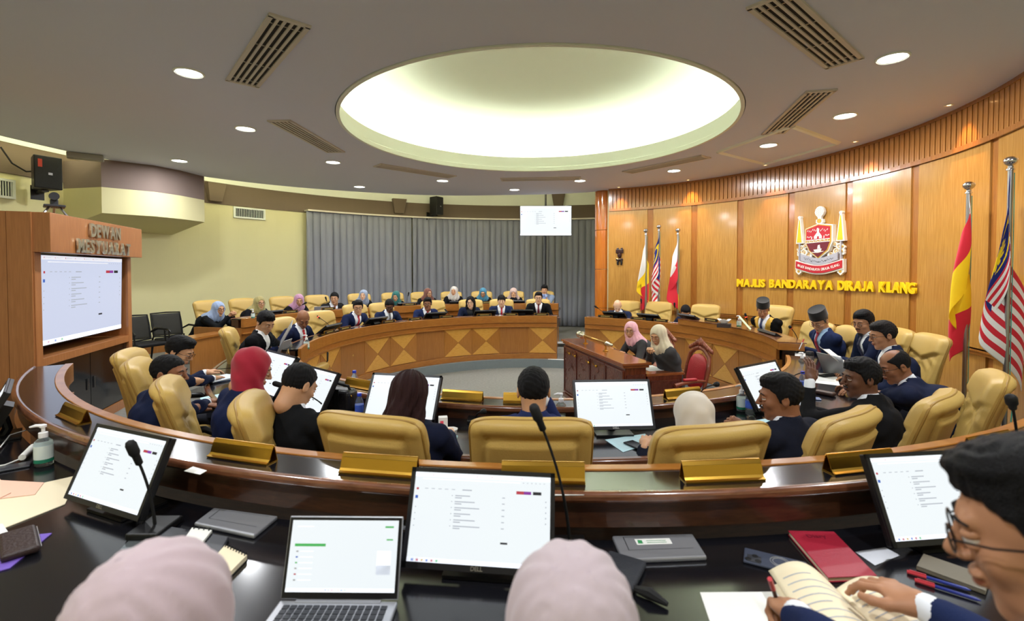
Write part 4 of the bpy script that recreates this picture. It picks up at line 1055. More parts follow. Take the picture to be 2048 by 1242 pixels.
def nameplate_front(pos, yaw, label):
    """brass frame with a dark strip of engraved name, facing local +y (towards the floor of the room)"""
    t = thing('nameplate', label, 'nameplate', pos, math.radians(yaw), 'framed name signs on the far desks')
    if 'f' not in NPM:
        mb = MB(); mb.prism([(-.15, 0), (.15, 0), (.15, .055), (-.15, .055)], .0, .012); mb.box((0, -.018, .003), (.30, .05, .006)); NPM['f'] = mb.mesh('frame', [M_BRASS])
        mb = MB(); mb.box((0, .0125, .0275), (.28, .003, .040)); NPM['s'] = mb.mesh('name_strip', [mat('name_strip_black', (28, 30, 30), .5)])
        mb = MB(); random.seed(3); x = -.095
        while x < .09: w = random.choice((.008, .011, .006, .012)); mb.box((x + w / 2, .0145, .029), (w * .8, .001, .014)); x += w + .003
        NPM['t'] = mb.mesh('name_letters', [mat('name_gold', (214, 190, 96), .5)])
    link('frame', NPM['f'], t); s = link('name_strip', NPM['s'], t); o = link('name_letters', NPM['t'], s); return t
def water_bottle(p, label, s=1.0):
    t = thing('water_bottle', label, 'bottle', p, random.uniform(0, 3), 'small water bottles on the desks'); t.scale = (s, s, s)
    mb = MB(); mb.lathe([(.026, 0), (.030, .004), (.0305, .03), (.028, .045), (.0305, .06), (.0305, .10), (.026, .125), (.014, .150), (.013, .160)], 20); obj('bottle_body', mb, M_GLASS, t, smooth=50)
    mb = MB(); mb.lathe([(.0312, .048), (.0312, .098)], 20, mids=[0]); obj('label_band', mb, mat('bottle_label', (70, 100, 200), .5, var=.4, vscale=60), t, smooth=50)
    mb = MB(); mb.lathe([(.0155, .158), (.0155, .176), (.014, .178)], 16); obj('cap', mb, M_BLUECAP, t, smooth=50); return t
def sanitizer(p, label, s=1.0, yaw=0, words=False):
    t = thing('sanitizer_bottle', label, 'bottle', p, math.radians(yaw), 'pump bottles of hand sanitizer'); t.scale = (s, s, s)
    mb = MB(); mb.lathe([(.030, 0), (.034, .004), (.034, .095), (.031, .110), (.016, .126), (.014, .134)], 22); obj('bottle_body', mb, M_GLASS, t, smooth=50)
    mb = MB(); mb.lathe([(.0346, .018), (.0346, .034), (.0346, .094)], 22, mids=[1, 0]); o = obj('label_band', mb, [mat('sanitizer_label', (224, 238, 234), .5), mat('sanitizer_green', (34, 130, 100), .5)], t, smooth=50)
    if words:
        me = text_mesh('Cleanse', .0125, .0002, 0, mats=[mat('label_ink', (90, 84, 90), .6)]); 
        for v in me.vertices: a = v.co.x / .035; v.co = Vector((.0351 * math.sin(a), -.0351 * math.cos(a) + v.co.y * .5, v.co.z + .076))
        link('lettering', me, o)
        mb = MB()
        for k, (a, z, r) in enumerate(((-.5, .05, .004), (-.1, .058, .005), (.2, .048, .006), (.5, .062, .007), (.75, .052, .008))):
            mb.box((.035 * math.sin(a), -.0350 * math.cos(a), z - .004), (r, .0008, r * 2.2), M=None)
        obj('bubble_print', mb, mat('label_teal', (110, 196, 190), .6), o)
    mb = MB(); mb.lathe([(.017, .128), (.017, .150), (.007, .152), (.007, .172), (.013, .174), (.013, .184), (.004, .188)], 16); mb.tube([(0, 0, .180), (.025, 0, .183), (.048, 0, .178)], [.008, .007, .004], 8)
    obj('pump', mb, mat('pump_white', (238, 238, 240), .4), t, smooth=50); return t
def sheet(pts, z, label, m=M_PAPER, lines=0, cat='paper', name='paper_sheet', thick=.0012, grp=None, wave=0):
    """flat sheet from four corners given as world points (anticlockwise), resting at z"""
    c = sum((Vector((p.x, p.y, 0)) for p in pts), Vector()) / 4
    mb = MB(); lo = [(p.x - c.x, p.y - c.y, 0) for p in pts]; hi = [(a, b, thick) for a, b, _ in lo]
    mb.add(lo + hi, [(3, 2, 1, 0), (4, 5, 6, 7), (0, 1, 5, 4), (1, 2, 6, 5), (2, 3, 7, 6), (3, 0, 4, 7)])
    o = obj(name, mb, m, loc=(c.x, c.y, z)); tag(o, label, cat, grp)
    if lines:
        P = [Vector(v) for v in hi]; mb = MB()
        for k in range(lines):
            v = .12 + .76 * k / lines; a = P[0].lerp(P[3], v); b = P[1].lerp(P[2], v); e = .85 if k % 3 else .6; q0 = a.lerp(b, .1); q1 = a.lerp(b, e); dv = (P[3] - P[0]) * (.012)
            zz = Vector((0, 0, .0004)); mb.add([q0 + zz, q1 + zz, q1 + dv + zz, q0 + dv + zz], [(0, 1, 2, 3)])
        obj('printed_lines', mb, mat('print_grey', (182, 184, 186), .8), o)
    return o
def quad_at(px, z): return [at(x, y, z) for x, y in px]
def laptop(base, yaw, label, w=.325, d=.222, open_ang=112, print_='page', seen_back=False):
    """base: rear hinge centre on the desk; user sits at local -y, screen faces -y"""
    t = thing('laptop', label, 'laptop', base, math.radians(yaw))
    mb = MB(); mb.box((0, -d / 2, .008), (w, d, .014)); bs = obj('base', mb, M_SILVER, t, bevel=.005)
    mb = MB(); k = mat('key_dark', (44, 46, 52), .5); rows, cols = 5, 14; kw = (w - .04) / cols; kd = .018
    me_mb = MB(); me_mb.box((0, 0, .0008), (kw - .004, kd - .004, .0024)); kme = me_mb.mesh('key', [k])
    for r in range(rows):
        for c in range(cols):
            link('key', kme, bs, loc=(-w / 2 + .02 + kw * (c + .5), -.030 - kd * r, .0155))
    mb = MB(); mb.box((0, -.006, .016), (w * .72, .012, .003)); obj('hinge_bar', mb, M_SILVER, t, bevel=.001)
    mb = MB(); mb.box((0, -d + .045, .0152), (.10, .06, .0006)); obj('touchpad', mb, mat('touchpad_grey', (160, 162, 168), .4), t)
    hgt = .205; R = math.radians(-(open_ang - 90))
    mb = MB(); mb.box((0, .004, hgt / 2), (w, .006, hgt)); lid = obj('lid', mb, M_SILVER, t, bevel=.004); lid.location = (0, 0, .016); lid.rotation_euler = (R, 0, 0)
    mb = MB(); mb.box((0, .0002, hgt / 2), (w - .006, .0016, hgt - .006)); obj('bezel', mb, M_PLASTIC, lid)
    mb = MB(); mb.box((0, -.0010, hgt / 2 + .004), (w - .022, .001, hgt - .028)); obj('screen', mb, M_SCREEN, lid)
    W2, H2 = w - .024, hgt - .030; mb = MB()
    def r(x0, z0, x1, z1, m): mb.add([((x0 - .5) * W2, -.0019, (z0 - .5) * H2 + hgt / 2 + .004), ((x1 - .5) * W2, -.0019, (z0 - .5) * H2 + hgt / 2 + .004), ((x1 - .5) * W2, -.0019, (z1 - .5) * H2 + hgt / 2 + .004), ((x0 - .5) * W2, -.0019, (z1 - .5) * H2 + hgt / 2 + .004)], [(0, 1, 2, 3)], m)
    r(0, 0, 1, .05, 2); r(.04, .63, .33, .67, 1)
    for i in range(6): r(.06, .55 - i * .08, .08, .57 - i * .08, (0, 3, 1, 0, 4, 0)[i]); r(.10, .555 - i * .08, .22, .565 - i * .08, 2)
    for i in range(8): r(.36 + i * .03, .015, .375 + i * .03, .035, (3, 0, 4, 0, 5, 3, 1, 0)[i])
    r(.88, .90, .96, .925, 1); r(.05, .91, .2, .92, 2); r(.82, .24, .95, .57, 2); r(.82, .24, .95, .37, 0); r(.9, .72, .96, .74, 1)
    obj('screen_print', mb, [mat('print_grey', (182, 184, 186), .8), M_SGREEN, mat('screen_bar', (226, 232, 244)), M_SBLUE, M_RED, M_YEL], lid)['kind'] = 'stuff'
    return t
def phone(p, yaw, label, c=(24, 24, 28), w=.074, l=.155, camera=False, ring=False):
    t = thing('phone', label, 'phone', p, math.radians(yaw)); mb = MB(); mb.box((0, 0, .0045), (w, l, .009)); obj('case', mb, mat('phone_%02x%02x%02x' % c, c, .25), t, bevel=.004, seg=3)
    if camera:
        mb = MB(); mb.box((-w * .22, l * .33, .0098), (w * .46, w * .46, .002)); cb = obj('camera_block', mb, M_DGREY, t, bevel=.001)
        for a, b in ((-.03, .06), (-.008, .044), (-.03, .036)):
            mb = MB(); mb.lathe([(.0005, .0115), (.0075, .0115), (.0085, .0105)], 14, c=(a + .006, b + .005, 0)); obj('lens', mb, M_SOFTBLACK, cb)
    if ring:
        mb = MB(); 
        for r_ in (.024, .018): mb.tube([(r_ * math.cos(a), -.012 + r_ * math.sin(a), .0098) for a in [i * PI / 16 for i in range(33)]], .0013, 5)
        obj('magnet_ring', mb, M_SILVER, t)
    return t
def book(p, yaw, w, l, h, label, c=(150, 30, 48), pages=(226, 214, 186), cat='book', name='notebook'):
    t = thing(name, label, cat, p, math.radians(yaw)); m = mat('cover_%02x%02x%02x' % c, c, .5, bump=.1, bscale=200)
    mb = MB(); mb.box((0, 0, h - .0015), (w, l, .003)); mb.box((0, 0, .0015), (w, l, .003)); mb.box((-w / 2 + .0015, 0, h / 2), (.003, l, h)); obj('cover', mb, m, t, bevel=.001)
    mb = MB(); mb.box((.001, 0, h / 2), (w - .008, l - .008, h - .006)); obj('pages', mb, mat('pages_%02x%02x%02x' % pages, pages, .8), t); return t
def pen(p, yaw, label, c=(30, 50, 140), roll=0):
    t = thing('pen', label, 'pen', p, math.radians(yaw)); mb = MB(); mb.tube([(0, -.065, .005), (0, -.055, .005), (0, .05, .005)], [.0012, .0048, .0048], 8); obj('barrel', mb, mat('pen_%02x%02x%02x' % c, c, .35), t, smooth=40)
    mb = MB(); mb.tube([(0, .03, .005), (0, .074, .005)], .0056, 8); mb.box((0, .05, .012), (.003, .038, .0015)); obj('pen_cap', mb, mat('pen_cap', (200, 60, 70), .35), t, smooth=40); return t
# ================================================================= PEOPLE AND THEIR CHAIRS
def hp(px, py, d): return atd(px, py, d)
def rd(px, r, far): return ring_depth(px, r, far)
NAVY = (34, 44, 84); BLK = (24, 25, 30); DNAVY = (26, 34, 62); CHAR = (82, 84, 94); RED = (176, 36, 48)
LOG = []
def P_(label, px, py, d, floor=FL2, yaw=None, z=None, **k):
    w = atd(px, py, d) if z is None else Vector(z)
    if yaw is None: yaw = theta(w.x, w.y)
    o = person(label, w, yaw, floor, **k); LOG.append((label[:34], round(w.z - floor, 2), round(math.hypot(w.x - CX, w.y - CY), 2), round(theta(w.x, w.y)))); return o
N1 = dict(h=.011, hh=.0046); N2 = dict(h=.0125, hh=.0055); N3 = dict(h=.016, hh=.0068)
# near inner row, seen from behind, left to right
P_('man in navy suit with black quiff and glasses bending over the desk, farthest left', 358, 703, 3.95, fw_=.22, hair='quiff', skn='tan', jacket=NAVY, look=-78, tilt=28, glasses=True, wR=at(425, 757, DK2 + .04), wL=at(410, 745, DK2 + .05), **N2)
P_('bearded man with short fade haircut in navy suit looking right, third yellow chair', 338, 748, 3.1, fw_=.10, hair='short', hair_t=.006, skn='brown', jacket=NAVY, look=-82, tilt=6, beard='fm', tie=RED, wR=at(425, 803, DK2 + .03), **N1)
P_('woman in bright red hijab and navy blazer turned to the right', 505, 738, 2.85, fw_=.10, tuck=True, hijab=(158, 12, 42), female=True, shirt=None, jacket=(30, 42, 88), look=-62, tilt=24, skn='tan', yaw=-34, **N1)
P_('man in black suit with cropped fade hair, head bowed, seen from behind', 597, 772, 2.68, fw_=.04, hair='short', hair_t=.007, skn='tan', jacket=BLK, look=-30, tilt=30, **N1)
P_('woman with shoulder length dark auburn hair and navy blazer, seen from behind', 820, 792, 2.46, fw_=.02, hair='bob', hcol='auburn', female=True, jacket=(28, 34, 66), shirt=(28, 34, 66), look=-18, tilt=22, skn='light', wR=at(898, 868, DK2 + .03), **N1)
P_('man in blue suit with thinning black hair seen from behind, hand at chin', 1067, 783, 2.48, fw_=.02, hair='thin', hair_t=.009, skn='tan', jacket=(42, 56, 118), look=0, tilt=8, wR=Vector((.16, 2.72, 1.22)), poseR='fist', **N1)
P_('woman in cream hijab and navy blazer bending forward, seen from behind', 1388, 836, 2.42, fw_=.03, tuck=True, hijab=(216, 206, 192), female=True, shirt=None, jacket=(30, 34, 56), look=18, tilt=30, skn='tan', wL=at(1290, 890, DK2 + .03), yaw=14, **N1)
P_('man in dark navy suit with thick black hair in profile, hands folded on desk', 1560, 795, 2.55, fw_=.04, hair='side', skn='brown', jacket=(28, 32, 52), look=72, tilt=8, beard='m', wL=at(1478, 852, DK2 + .045), wR=at(1488, 858, DK2 + .045), poseL='clasp', poseR='clasp', yaw=26, **N1)
P_('man in black suit with moustache gesturing with one raised hand', 1722, 757, 3.0, fw_=.10, hair='side', skn='dark', jacket=(26, 27, 32), look=82, tilt=6, beard='m', wL=Vector((1.93, 3.12, 1.19)), poseL='open', wR=at(1600, 812, DK2 + .04), yaw=38, **N1)
P_('balding man with glasses in navy suit behind the man with raised hand', 1790, 733, 3.55, hair='bald_top', hair_t=.007, skn='brown', jacket=(34, 42, 78), look=82, tilt=22, glasses=True, yaw=48, wide=1.05, wL=at(1690, 775, DK2 + .04), **N1)
P_('grey haired man with glasses in navy suit, nearest the wooden wall', 1766, 671, 4.3, hair='side', hcol='dark', skn='mid', jacket=(30, 40, 78), look=78, tilt=14, glasses=True, yaw=62, wide=1.03, **N2)
P_('man with goatee and glasses holding up a white paper', 1727, 645, 4.95, hair='side', skn='mid', jacket=NAVY, tie=(30, 34, 60), look=108, tilt=16, glasses=True, beard='mg', wL=at(1672, 716, DK2 + .09), wR=at(1700, 722, DK2 + .07), poseL='grip', poseR='grip', yaw=76, **N2)
P_('man in black songkok cap and blue suit writing with a pen', 1639, 642, 5.5, hat=True, skn='tan', jacket=(40, 54, 106), tie=(150, 30, 50), shirt=(150, 180, 210), look=118, tilt=30, glasses=True, wR=at(1606, 697, DK2 + .05), wL=at(1640, 700, DK2 + .04), poseR='grip', yaw=88, **N2)
P_('mayor in songkok cap and black robe with gold brocade trim, seated', 1526, 619, 7.0, hat=True, skn='mid', jacket=(20, 20, 22), gold=True, tie=(40, 50, 90), shirt=(236, 236, 240), look=150, tilt=26, hcol='grey', wR=at(1500, 655, DK2 + .15), wL=at(1512, 660, DK2 + .13), poseR='grip', poseL='rest', yaw=112, **N2)
P_('black haired man bent low behind a monitor near the red flag', 1371, 624, 8.7, hair='side', skn='tan', jacket=(30, 40, 76), tie=(70, 110, 200), look=165, tilt=42, glasses=True, **N3)
P_('bald man with bowed head in navy suit beside the pillar', 1235, 612, 9.6, hair=None, skn='light', jacket=(40, 50, 92), tie=(150, 170, 210), look=172, tilt=48, **N3)
# far inner row, left to right
P_('young man in black suit reading a tablet, left end of the inner desk', 531, 645, 5.3, hair='quiff', skn='tan', jacket=(22, 24, 32), shirt=(236, 238, 240), tie=None, look=-118, tilt=30, wL=at(562, 688, DK2 + .08), wR=at(548, 694, DK2 + .05), poseL='grip', poseR='rest', yaw=-86, **N2)
P_('bald man in navy suit and red striped tie looking down', 606, 638, 6.5, hair=None, skn='brown', jacket=(30, 40, 86), tie=RED, look=-145, tilt=36, yaw=-105, **N2)
far_in = [('man with glasses and red tie behind a large monitor, left of centre', 716, 615, dict(hair='side', skn='tan', jacket=(34, 46, 96), tie=RED, glasses=True, look=-160, tilt=10)),
          ('dark skinned man in blue suit and patterned tie reading', 779, 612, dict(hair='short', skn='dark', jacket=(36, 50, 96), tie=(110, 110, 116), glasses=True, look=-170, tilt=26)),
          ('man in blue suit and red tie, middle of the inner far desk', 855, 608, dict(hair='side', skn='brown', jacket=(38, 52, 108), tie=RED, glasses=True, beard='m', look=-176, tilt=6)),
          ('woman with long dark hair and glasses in navy jacket', 941, 605, dict(hair='long', female=True, skn='light', jacket=(30, 40, 78), shirt=(20, 22, 30), glasses=True, look=176, tilt=6)),
          ('fair man in blue suit and red tie, second from the aisle', 1003, 602, dict(hair='fringe', skn='light', jacket=(38, 54, 104), tie=RED, look=178, tilt=6)),
          ('man in black suit with white badge and glasses, beside the aisle', 1077, 596, dict(hair='side', skn='light', jacket=(24, 26, 32), tie=(110, 26, 44), glasses=True, look=174, tilt=4))]
for lb, px, py, k in far_in: P_(lb, px, py, rd(px, 3.72, True), **k, **N3)
# far outer row, left to right
outer = [('woman in pale blue hijab with clasped raised hands and teal cuffs', 437, 618, dict(hijab=(150, 170, 206), jacket=(24, 28, 34), look=-118, tilt=8, glasses=True, poseL='clasp', poseR='clasp', up=1)),
         ('woman in olive hijab and glasses speaking, left rear row', 519, 606, dict(hijab=(158, 146, 92), jacket=(24, 26, 34), look=-128, tilt=6, glasses=True, mouth=1)),
         ('woman in mauve pink hijab reading, left rear row', 598, 601, dict(hijab=(178, 130, 160), jacket=(24, 26, 34), look=-150, tilt=14)),
         ('man with open collar leaning over the rear desk by the curtain edge', 669, 597, dict(hair='short', skn='tan', jacket=(34, 34, 40), tie=(120, 40, 50), look=-170, tilt=8)),
         ('woman in grey blue hijab before the leftmost curtains', 727, 591, dict(hijab=(136, 148, 170), jacket=(34, 38, 46), look=-176, tilt=2, skn='light')),
         ('woman in dark green hijab behind the man reading', 792, 593, dict(hijab=(28, 96, 92), jacket=(26, 28, 36), look=178, tilt=16)),
         ('woman in brown hijab with glasses turned to the right', 856, 587, dict(hijab=(112, 66, 52), jacket=(28, 28, 34), look=-140, tilt=4, glasses=True)),
         ('woman in white patterned hijab, centre of the rear row', 908, 583, dict(hijab=(196, 188, 180), jacket=(22, 24, 32), look=176, tilt=2)),
         ('woman in teal blue hijab and glasses looking down', 966, 586, dict(hijab=(62, 124, 150), jacket=(22, 24, 32), look=180, tilt=18, glasses=True)),
         ('woman in red and white patterned hijab, hands before her mouth', 1027, 586, dict(hijab=(186, 160, 150), jacket=(24, 26, 34), look=178, tilt=22, up=1)),
         ('man in pale blue shirt with hands at his mouth, rear right end', 1089, 580, dict(hair='side', skn='tan', jacket=(150, 170, 214), shirt=(150, 170, 214), look=170, tilt=14, up=1, female=False))]
for lb, px, py, k in outer:
    d = rd(px, 5.35, True); w = atd(px, py, d); th = theta(w.x, w.y); up = k.pop('up', 0)
    if 'hijab' in k: k['female'] = True; k['shirt'] = None; k.setdefault('skn', 'tan')
    if up:
        f = Vector((-math.sin(math.radians(th)), math.cos(math.radians(th)), 0)); r_ = Vector((f.y, -f.x, 0)); zz = Vector((0, 0, -.10 if px < 500 or px > 1050 else -.09)); fo = .26 if px < 500 else .14
        k['wL'] = w + f * fo - r_ * .02 + zz; k['wR'] = w + f * fo + r_ * .03 + zz; k.setdefault('poseL', 'fist'); k.setdefault('poseR', 'fist')
    P_(lb, px, py, d, floor=FL1, yaw=th, deskz=.73, **k, **N3)
# two secretaries at the mace table
P_('woman in pink hijab and grey blazer at the mace table', 1262, 661, 6.75, floor=0, yaw=104, hijab=(226, 170, 184), female=True, shirt=None, jacket=CHAR, look=150, tilt=8, glasses=True, skn='tan', deskz=.76, hipz=.50, **N2)
P_('woman in cream hijab and grey blazer holding a pen, beside the red carved chair', 1317, 671, 5.75, floor=0, yaw=104, hijab=(212, 200, 172), female=True, shirt=None, jacket=CHAR, look=130, tilt=22, skn='tan', deskz=.76, hipz=.50, wR=atd(1300, 702, 5.5), poseR='grip', wL=at(1340, 722, .80), **N2)
# three people in the foreground
P_('woman in pale mauve hijab at lower left, seen from behind', 0, 0, 0, z=(-.485, .64, 1.40), floor=FL1, yaw=-8, hijab=(180, 160, 166), female=True, shirt=None, jacket=(40, 40, 50), look=-6, tilt=26, skn='tan', h=.010, hh=.006, deskz=.73, L=.60)
P_('woman in pale mauve hijab at lower centre, seen from behind', 0, 0, 0, z=(.082, .66, 1.385), floor=FL1, yaw=-3, hijab=(180, 164, 170), female=True, shirt=None, jacket=(40, 40, 50), look=-4, tilt=26, skn='tan', h=.010, hh=.006, deskz=.73, L=.60)
P_('man with glasses and swept black hair at lower right, reading an open booklet', 0, 0, 0, z=(.725, .64, 1.545), floor=FL1, yaw=12, hair='side', skn='mid', jacket=(36, 50, 104), look=48, tilt=18, glasses=True, h=.010, hh=.0034, deskz=.73, wL=atd(1590, 1228, 1.04), wR=atd(1850, 1215, 1.06), poseL='grip', poseR='rest', L=.74, hair_t=.010)
for l in LOG: print(l)

# ---- chairs
def ch_ring(px, r, far, label, floor, rb=.32, scale=1.0, dyaw=0):
    th = ring_theta(px, r + rb, far); p = pol(th, r, floor)
    return chair(p.x, p.y, floor, math.degrees(tang(th, r)) + dyaw, label, scale)
def ch_at(px, py_top, d, yaw, lb, floor=FL2, scale=1.0):
    w = atd(px, py_top, d); yr = math.radians(yaw); f = Vector((-math.sin(yr), math.cos(yr), 0)); return chair(w.x + f.x * .34, w.y + f.y * .34, floor, yaw, lb, scale)
for px, py, d, yw, lb in ((492, 812, 2.38, -70, 'yellow leather chair behind the woman in red hijab'), (732, 832, 2.10, -18, 'yellow leather chair behind the woman with auburn hair'), (1062, 838, 2.05, -2, 'yellow leather chair behind the man in blue suit, centre foreground'),
               (1434, 856, 1.96, 13, 'yellow leather chair behind the woman in cream hijab'), (1708, 826, 2.14, 34, 'yellow leather chair behind the man with thick black hair'), (1888, 790, 2.46, 38, 'empty looking yellow chair right of the man in black suit'), (1996, 748, 2.95, 54, 'yellow leather chair at far right edge beside the striped flag'),
               (330, 796, 2.76, -60, 'yellow leather chair behind the bearded man, seen edge on'), (268, 733, 3.38, -62, 'yellow leather chair left of the bearded man, seen edge on'), (252, 712, 3.80, -68, 'yellow leather chair behind the man with the quiff, farthest left')):
    ch_at(px, py, d, yw, lb)
ch_at(1868, 672, 4.75, 78, 'empty yellow chair against the wooden wall below the right flags')
ch_at(1806, 656, 5.2, 74, 'yellow chair just right of the grey haired man, partly hidden')
ch_at(1706, 640, 5.45, 80, 'yellow chair behind the man with goatee')
ch_at(1556, 606, 7.5, 108, 'tall pale leather chair of the mayor in black robe', scale=1.08)
ch_at(1413, 616, 9.1, 138, 'yellow chair behind the man bent low near the red flag')
ch_at(1318, 604, 9.9, 152, 'empty yellow chair in front of the three far flags')
ch_at(1257, 603, 10.2, 162, 'yellow chair behind the bald man beside the pillar')
ch_at(1642, 640, 5.95, 92, 'yellow chair behind the man in blue suit and songkok')
ch_at(452, 648, 5.3, -66, 'large yellow chair behind the young man with tablet')
ch_at(560, 630, 6.5, -98, 'yellow chair beside the bald man in red striped tie')
ch_at(636, 628, 7.6, -122, 'empty yellow chair right of the bald man in navy suit')
for px, lb in ((694, 'yellow chair behind the man with red tie and large monitor'), (750, 'yellow chair behind the dark skinned man in blue suit'), (858, 'yellow chair behind the middle man of the inner far desk'), (937, 'yellow chair behind the woman with long dark hair'), (1001, 'yellow chair behind the fair man in blue suit'), (1077, 'yellow chair behind the man in black suit by the aisle')):
    ch_ring(px, 4.05, True, lb, FL2, rb=.33)
for px, lb in ((412, 'yellow chair of the woman in pale blue hijab, left end of the rear row'), (482, 'yellow chair left of the woman in olive hijab'), (562, 'yellow chair left of the woman in mauve pink hijab'), (632, 'empty yellow chair at the edge of the cream wall'), (717, 'yellow chair behind the woman in grey blue hijab'),
               (784, 'yellow chair behind the woman in dark green hijab'), (842, 'yellow chair behind the woman in brown hijab'), (902, 'yellow chair behind the woman in white patterned hijab'), (963, 'yellow chair behind the woman in teal blue hijab'), (1027, 'yellow chair behind the woman in red and white hijab'), (1087, 'yellow chair behind the man in pale blue shirt')):
    ch_ring(px, 5.72, True, lb, FL1, rb=.34)
# ================================================================= TELEVISION CABINET AT THE LEFT
cab_rz = math.atan2(.958, -.288); cab_o = Vector((-4.06, 4.27, 0))
CAB = thing('television_cabinet', 'tall wooden television cabinet with metal lettering on its fascia, at left', 'cabinet', cab_o, cab_rz)
mb = MB(); mb.box((.9, .31, 2.245), (1.81, .62, .35)); FAS = obj('fascia', mb, M_CAB, CAB, bevel=.004)
for x in (.045, 1.765): mb = MB(); mb.box((x, .37, (2.07 + FL1) / 2), (.09, .50, 2.07 - FL1)); obj('post', mb, M_CAB, CAB, bevel=.003)
mb = MB(); mb.box((.905, .35, 1.085), (1.63, .46, .075)); obj('shelf', mb, M_CAB, CAB, bevel=.003)
mb = MB(); mb.box((.905, .60, 1.15), (1.63, .03, 1.80)); obj('back_board', mb, M_PLASTIC, CAB)
mb = MB(); mb.box((.905, .35, FL1 + .05), (1.63, .44, .10)); obj('plinth', mb, M_CAB, CAB)
for x in (.50, 1.31): mb = MB(); mb.box((x, .15, .71), (.80, .012, .66)); d_ = obj('door', mb, mat('smoked_glass', (16, 16, 18), .08, coat=.5), CAB); mb = MB(); mb.tube([(x + (.34 if x < 1 else -.34), .135, .66), (x + (.34 if x < 1 else -.34), .135, .78)], .006, 8); obj('handle', mb, M_STEEL, d_)
# wing panels running to the left
for k, (y0, y1) in enumerate(((.13, .30), (.304, .95), (.954, 1.7))):
    tk = .03 if y1 < .5 else .40
    mb = MB(); mb.box((-.02 + tk / 2, (y0 + y1) / 2 + (.34 if k else 0) * 0, (2.42 + FL1) / 2), (tk, y1 - y0, 2.42 - FL1)); obj('side_panel', mb, M_CAB, CAB)
for word, x0, x1, z in (('DEWAN', .60, 1.21, 2.315), ('MESYUARAT', .37, 1.44, 2.15)):
    ms = caps(word, .135, .80, .008, .006, mat('letter_metal', (206, 196, 168), .3, metal=.8)); gap = ((x1 - x0) - sum(w for _, w in ms)) / (len(word) - 1); x = x0
    for m, w_ in ms:
        o = link('letter', m, FAS); o.location = (x, -.018, z); x += w_ + gap
def tv_screen(t, w, h, blue=False):
    mb = MB(); mb.box((0, .025, 0), (w, .045, h)); cs = obj('case', mb, M_PLASTIC, t, bevel=.004)
    mb = MB(); mb.box((0, .001, 0), (w - .02, .004, h - .022)); obj('screen', mb, M_SCREENB if blue else M_SCREEN, t)
    o = link('screen_print', screen_marks(w - .022, h - .024), t); o['kind'] = 'stuff'; o.location = (0, -.0010, 0)
    return t
tvp = Matrix.Translation(cab_o) @ Matrix.Rotation(cab_rz, 4, 'Z') @ Vector((.90, .16, 1.635))
TV = tv_screen(thing('television', 'large wall television showing a document page inside the wooden cabinet', 'television', tvp, cab_rz), 1.52, .85, True)
TV.rotation_euler = (math.radians(1.5), 0, cab_rz)
# conference camera on the cabinet
cp = Matrix.Translation(cab_o) @ Matrix.Rotation(cab_rz, 4, 'Z') @ Vector((.66, .30, 2.42))
t = thing('conference_camera', 'grey conference camera on tripod feet above the metal lettering', 'camera', cp, cab_rz + .5)
mb = MB(); mb.tube([(-.07, 0, .22), (.10, 0, .235)], .038, 20); obj('barrel', mb, M_DGREY, t, smooth=40)
mb = MB(); mb.tube([(.10, 0, .235), (.112, 0, .236)], [.030, .026], 20); obj('lens', mb, M_SOFTBLACK, t)
mb = MB(); mb.box((.02, 0, .165), (.06, .06, .06)); mb.box((0, 0, .125), (.20, .16, .02)); obj('base', mb, M_DGREY, t, bevel=.006)
for a in (0, 2.1, 4.2): mb = MB(); mb.tube([(.04 * math.cos(a), .04 * math.sin(a), .12), (.17 * math.cos(a), .12 * math.sin(a), .004)], .011, 6); obj('leg', mb, M_STEEL, t)
# ================================================================= SPEAKERS, HANGING TELEVISION
def speaker(px, py, r, w, h, label, face):
    d = ring_depth(px, r, True); p = atd(px, py, d); t = thing('loudspeaker', label, 'loudspeaker', p, math.radians(face))
    mb = MB(); mb.add([(-w / 2, 0, -h / 2), (w / 2, 0, -h / 2), (w / 2 * .62, .30, -h / 2), (-w / 2 * .62, .30, -h / 2), (-w / 2, 0, h / 2), (w / 2, 0, h / 2), (w / 2 * .62, .30, h / 2), (-w / 2 * .62, .30, h / 2)], [(3, 2, 1, 0), (4, 5, 6, 7), (0, 1, 5, 4), (1, 2, 6, 5), (2, 3, 7, 6), (3, 0, 4, 7)])
    obj('cabinet_box', mb, M_PLASTIC, t, bevel=.012)
    mb = MB(); mb.box((0, -.006, 0), (w * .92, .008, h * .94)); g = obj('grille', mb, mat('speaker_grille', (30, 30, 34), .5, bump=1, bscale=500), t, bevel=.003)
    mb = MB(); mb.box((.02, -.011, -.02), (.05, .002, .035)); obj('badge', mb, M_STEEL, g)
    mb = MB(); mb.box((0, .20, -h / 2 - .02), (.08, .16, .03)); mb.box((0, .32, -h / 2 - .03), (.05, .16, .04)); mb.box((0, .42, -h / 2 - .03), (.16, .02, .22)); obj('bracket', mb, M_PLASTIC, t)
    return t
sp = speaker(97, 345, 7.55, .34, .50, 'black loudspeaker on wall bracket above the television cabinet', 60 - 180 + 180 - 100)
sp.rotation_euler = (0, 0, math.radians(62))
mb = MB(); mb.box((-.10, .0, .13), (.05, .004, .12)); tag_ = obj('warning_label', mb, mat('red_label', (180, 60, 40), .6), sp); tag_.location = (0, -.012, 0)
mb = MB(); mb.tube([(-.0, .28, .05), (-.15, .34, .02), (-.30, .36, .12), (-.42, .36, .34)], .012, 8); obj('cable', mb, M_SOFTBLACK, sp, smooth=True)
sp2 = speaker(880, 411, 7.6, .30, .50, 'black loudspeaker hanging above the middle of the curtains', 0); sp2.rotation_euler = (0, 0, math.radians(60))
hd = 12.2; c = atd(1091.5, 441.5, hd)
HT = thing('hanging_television', 'white lit television on a black pole before the curtains', 'television', c, math.radians(-2))
tv_screen(HT, 1.30, .755)
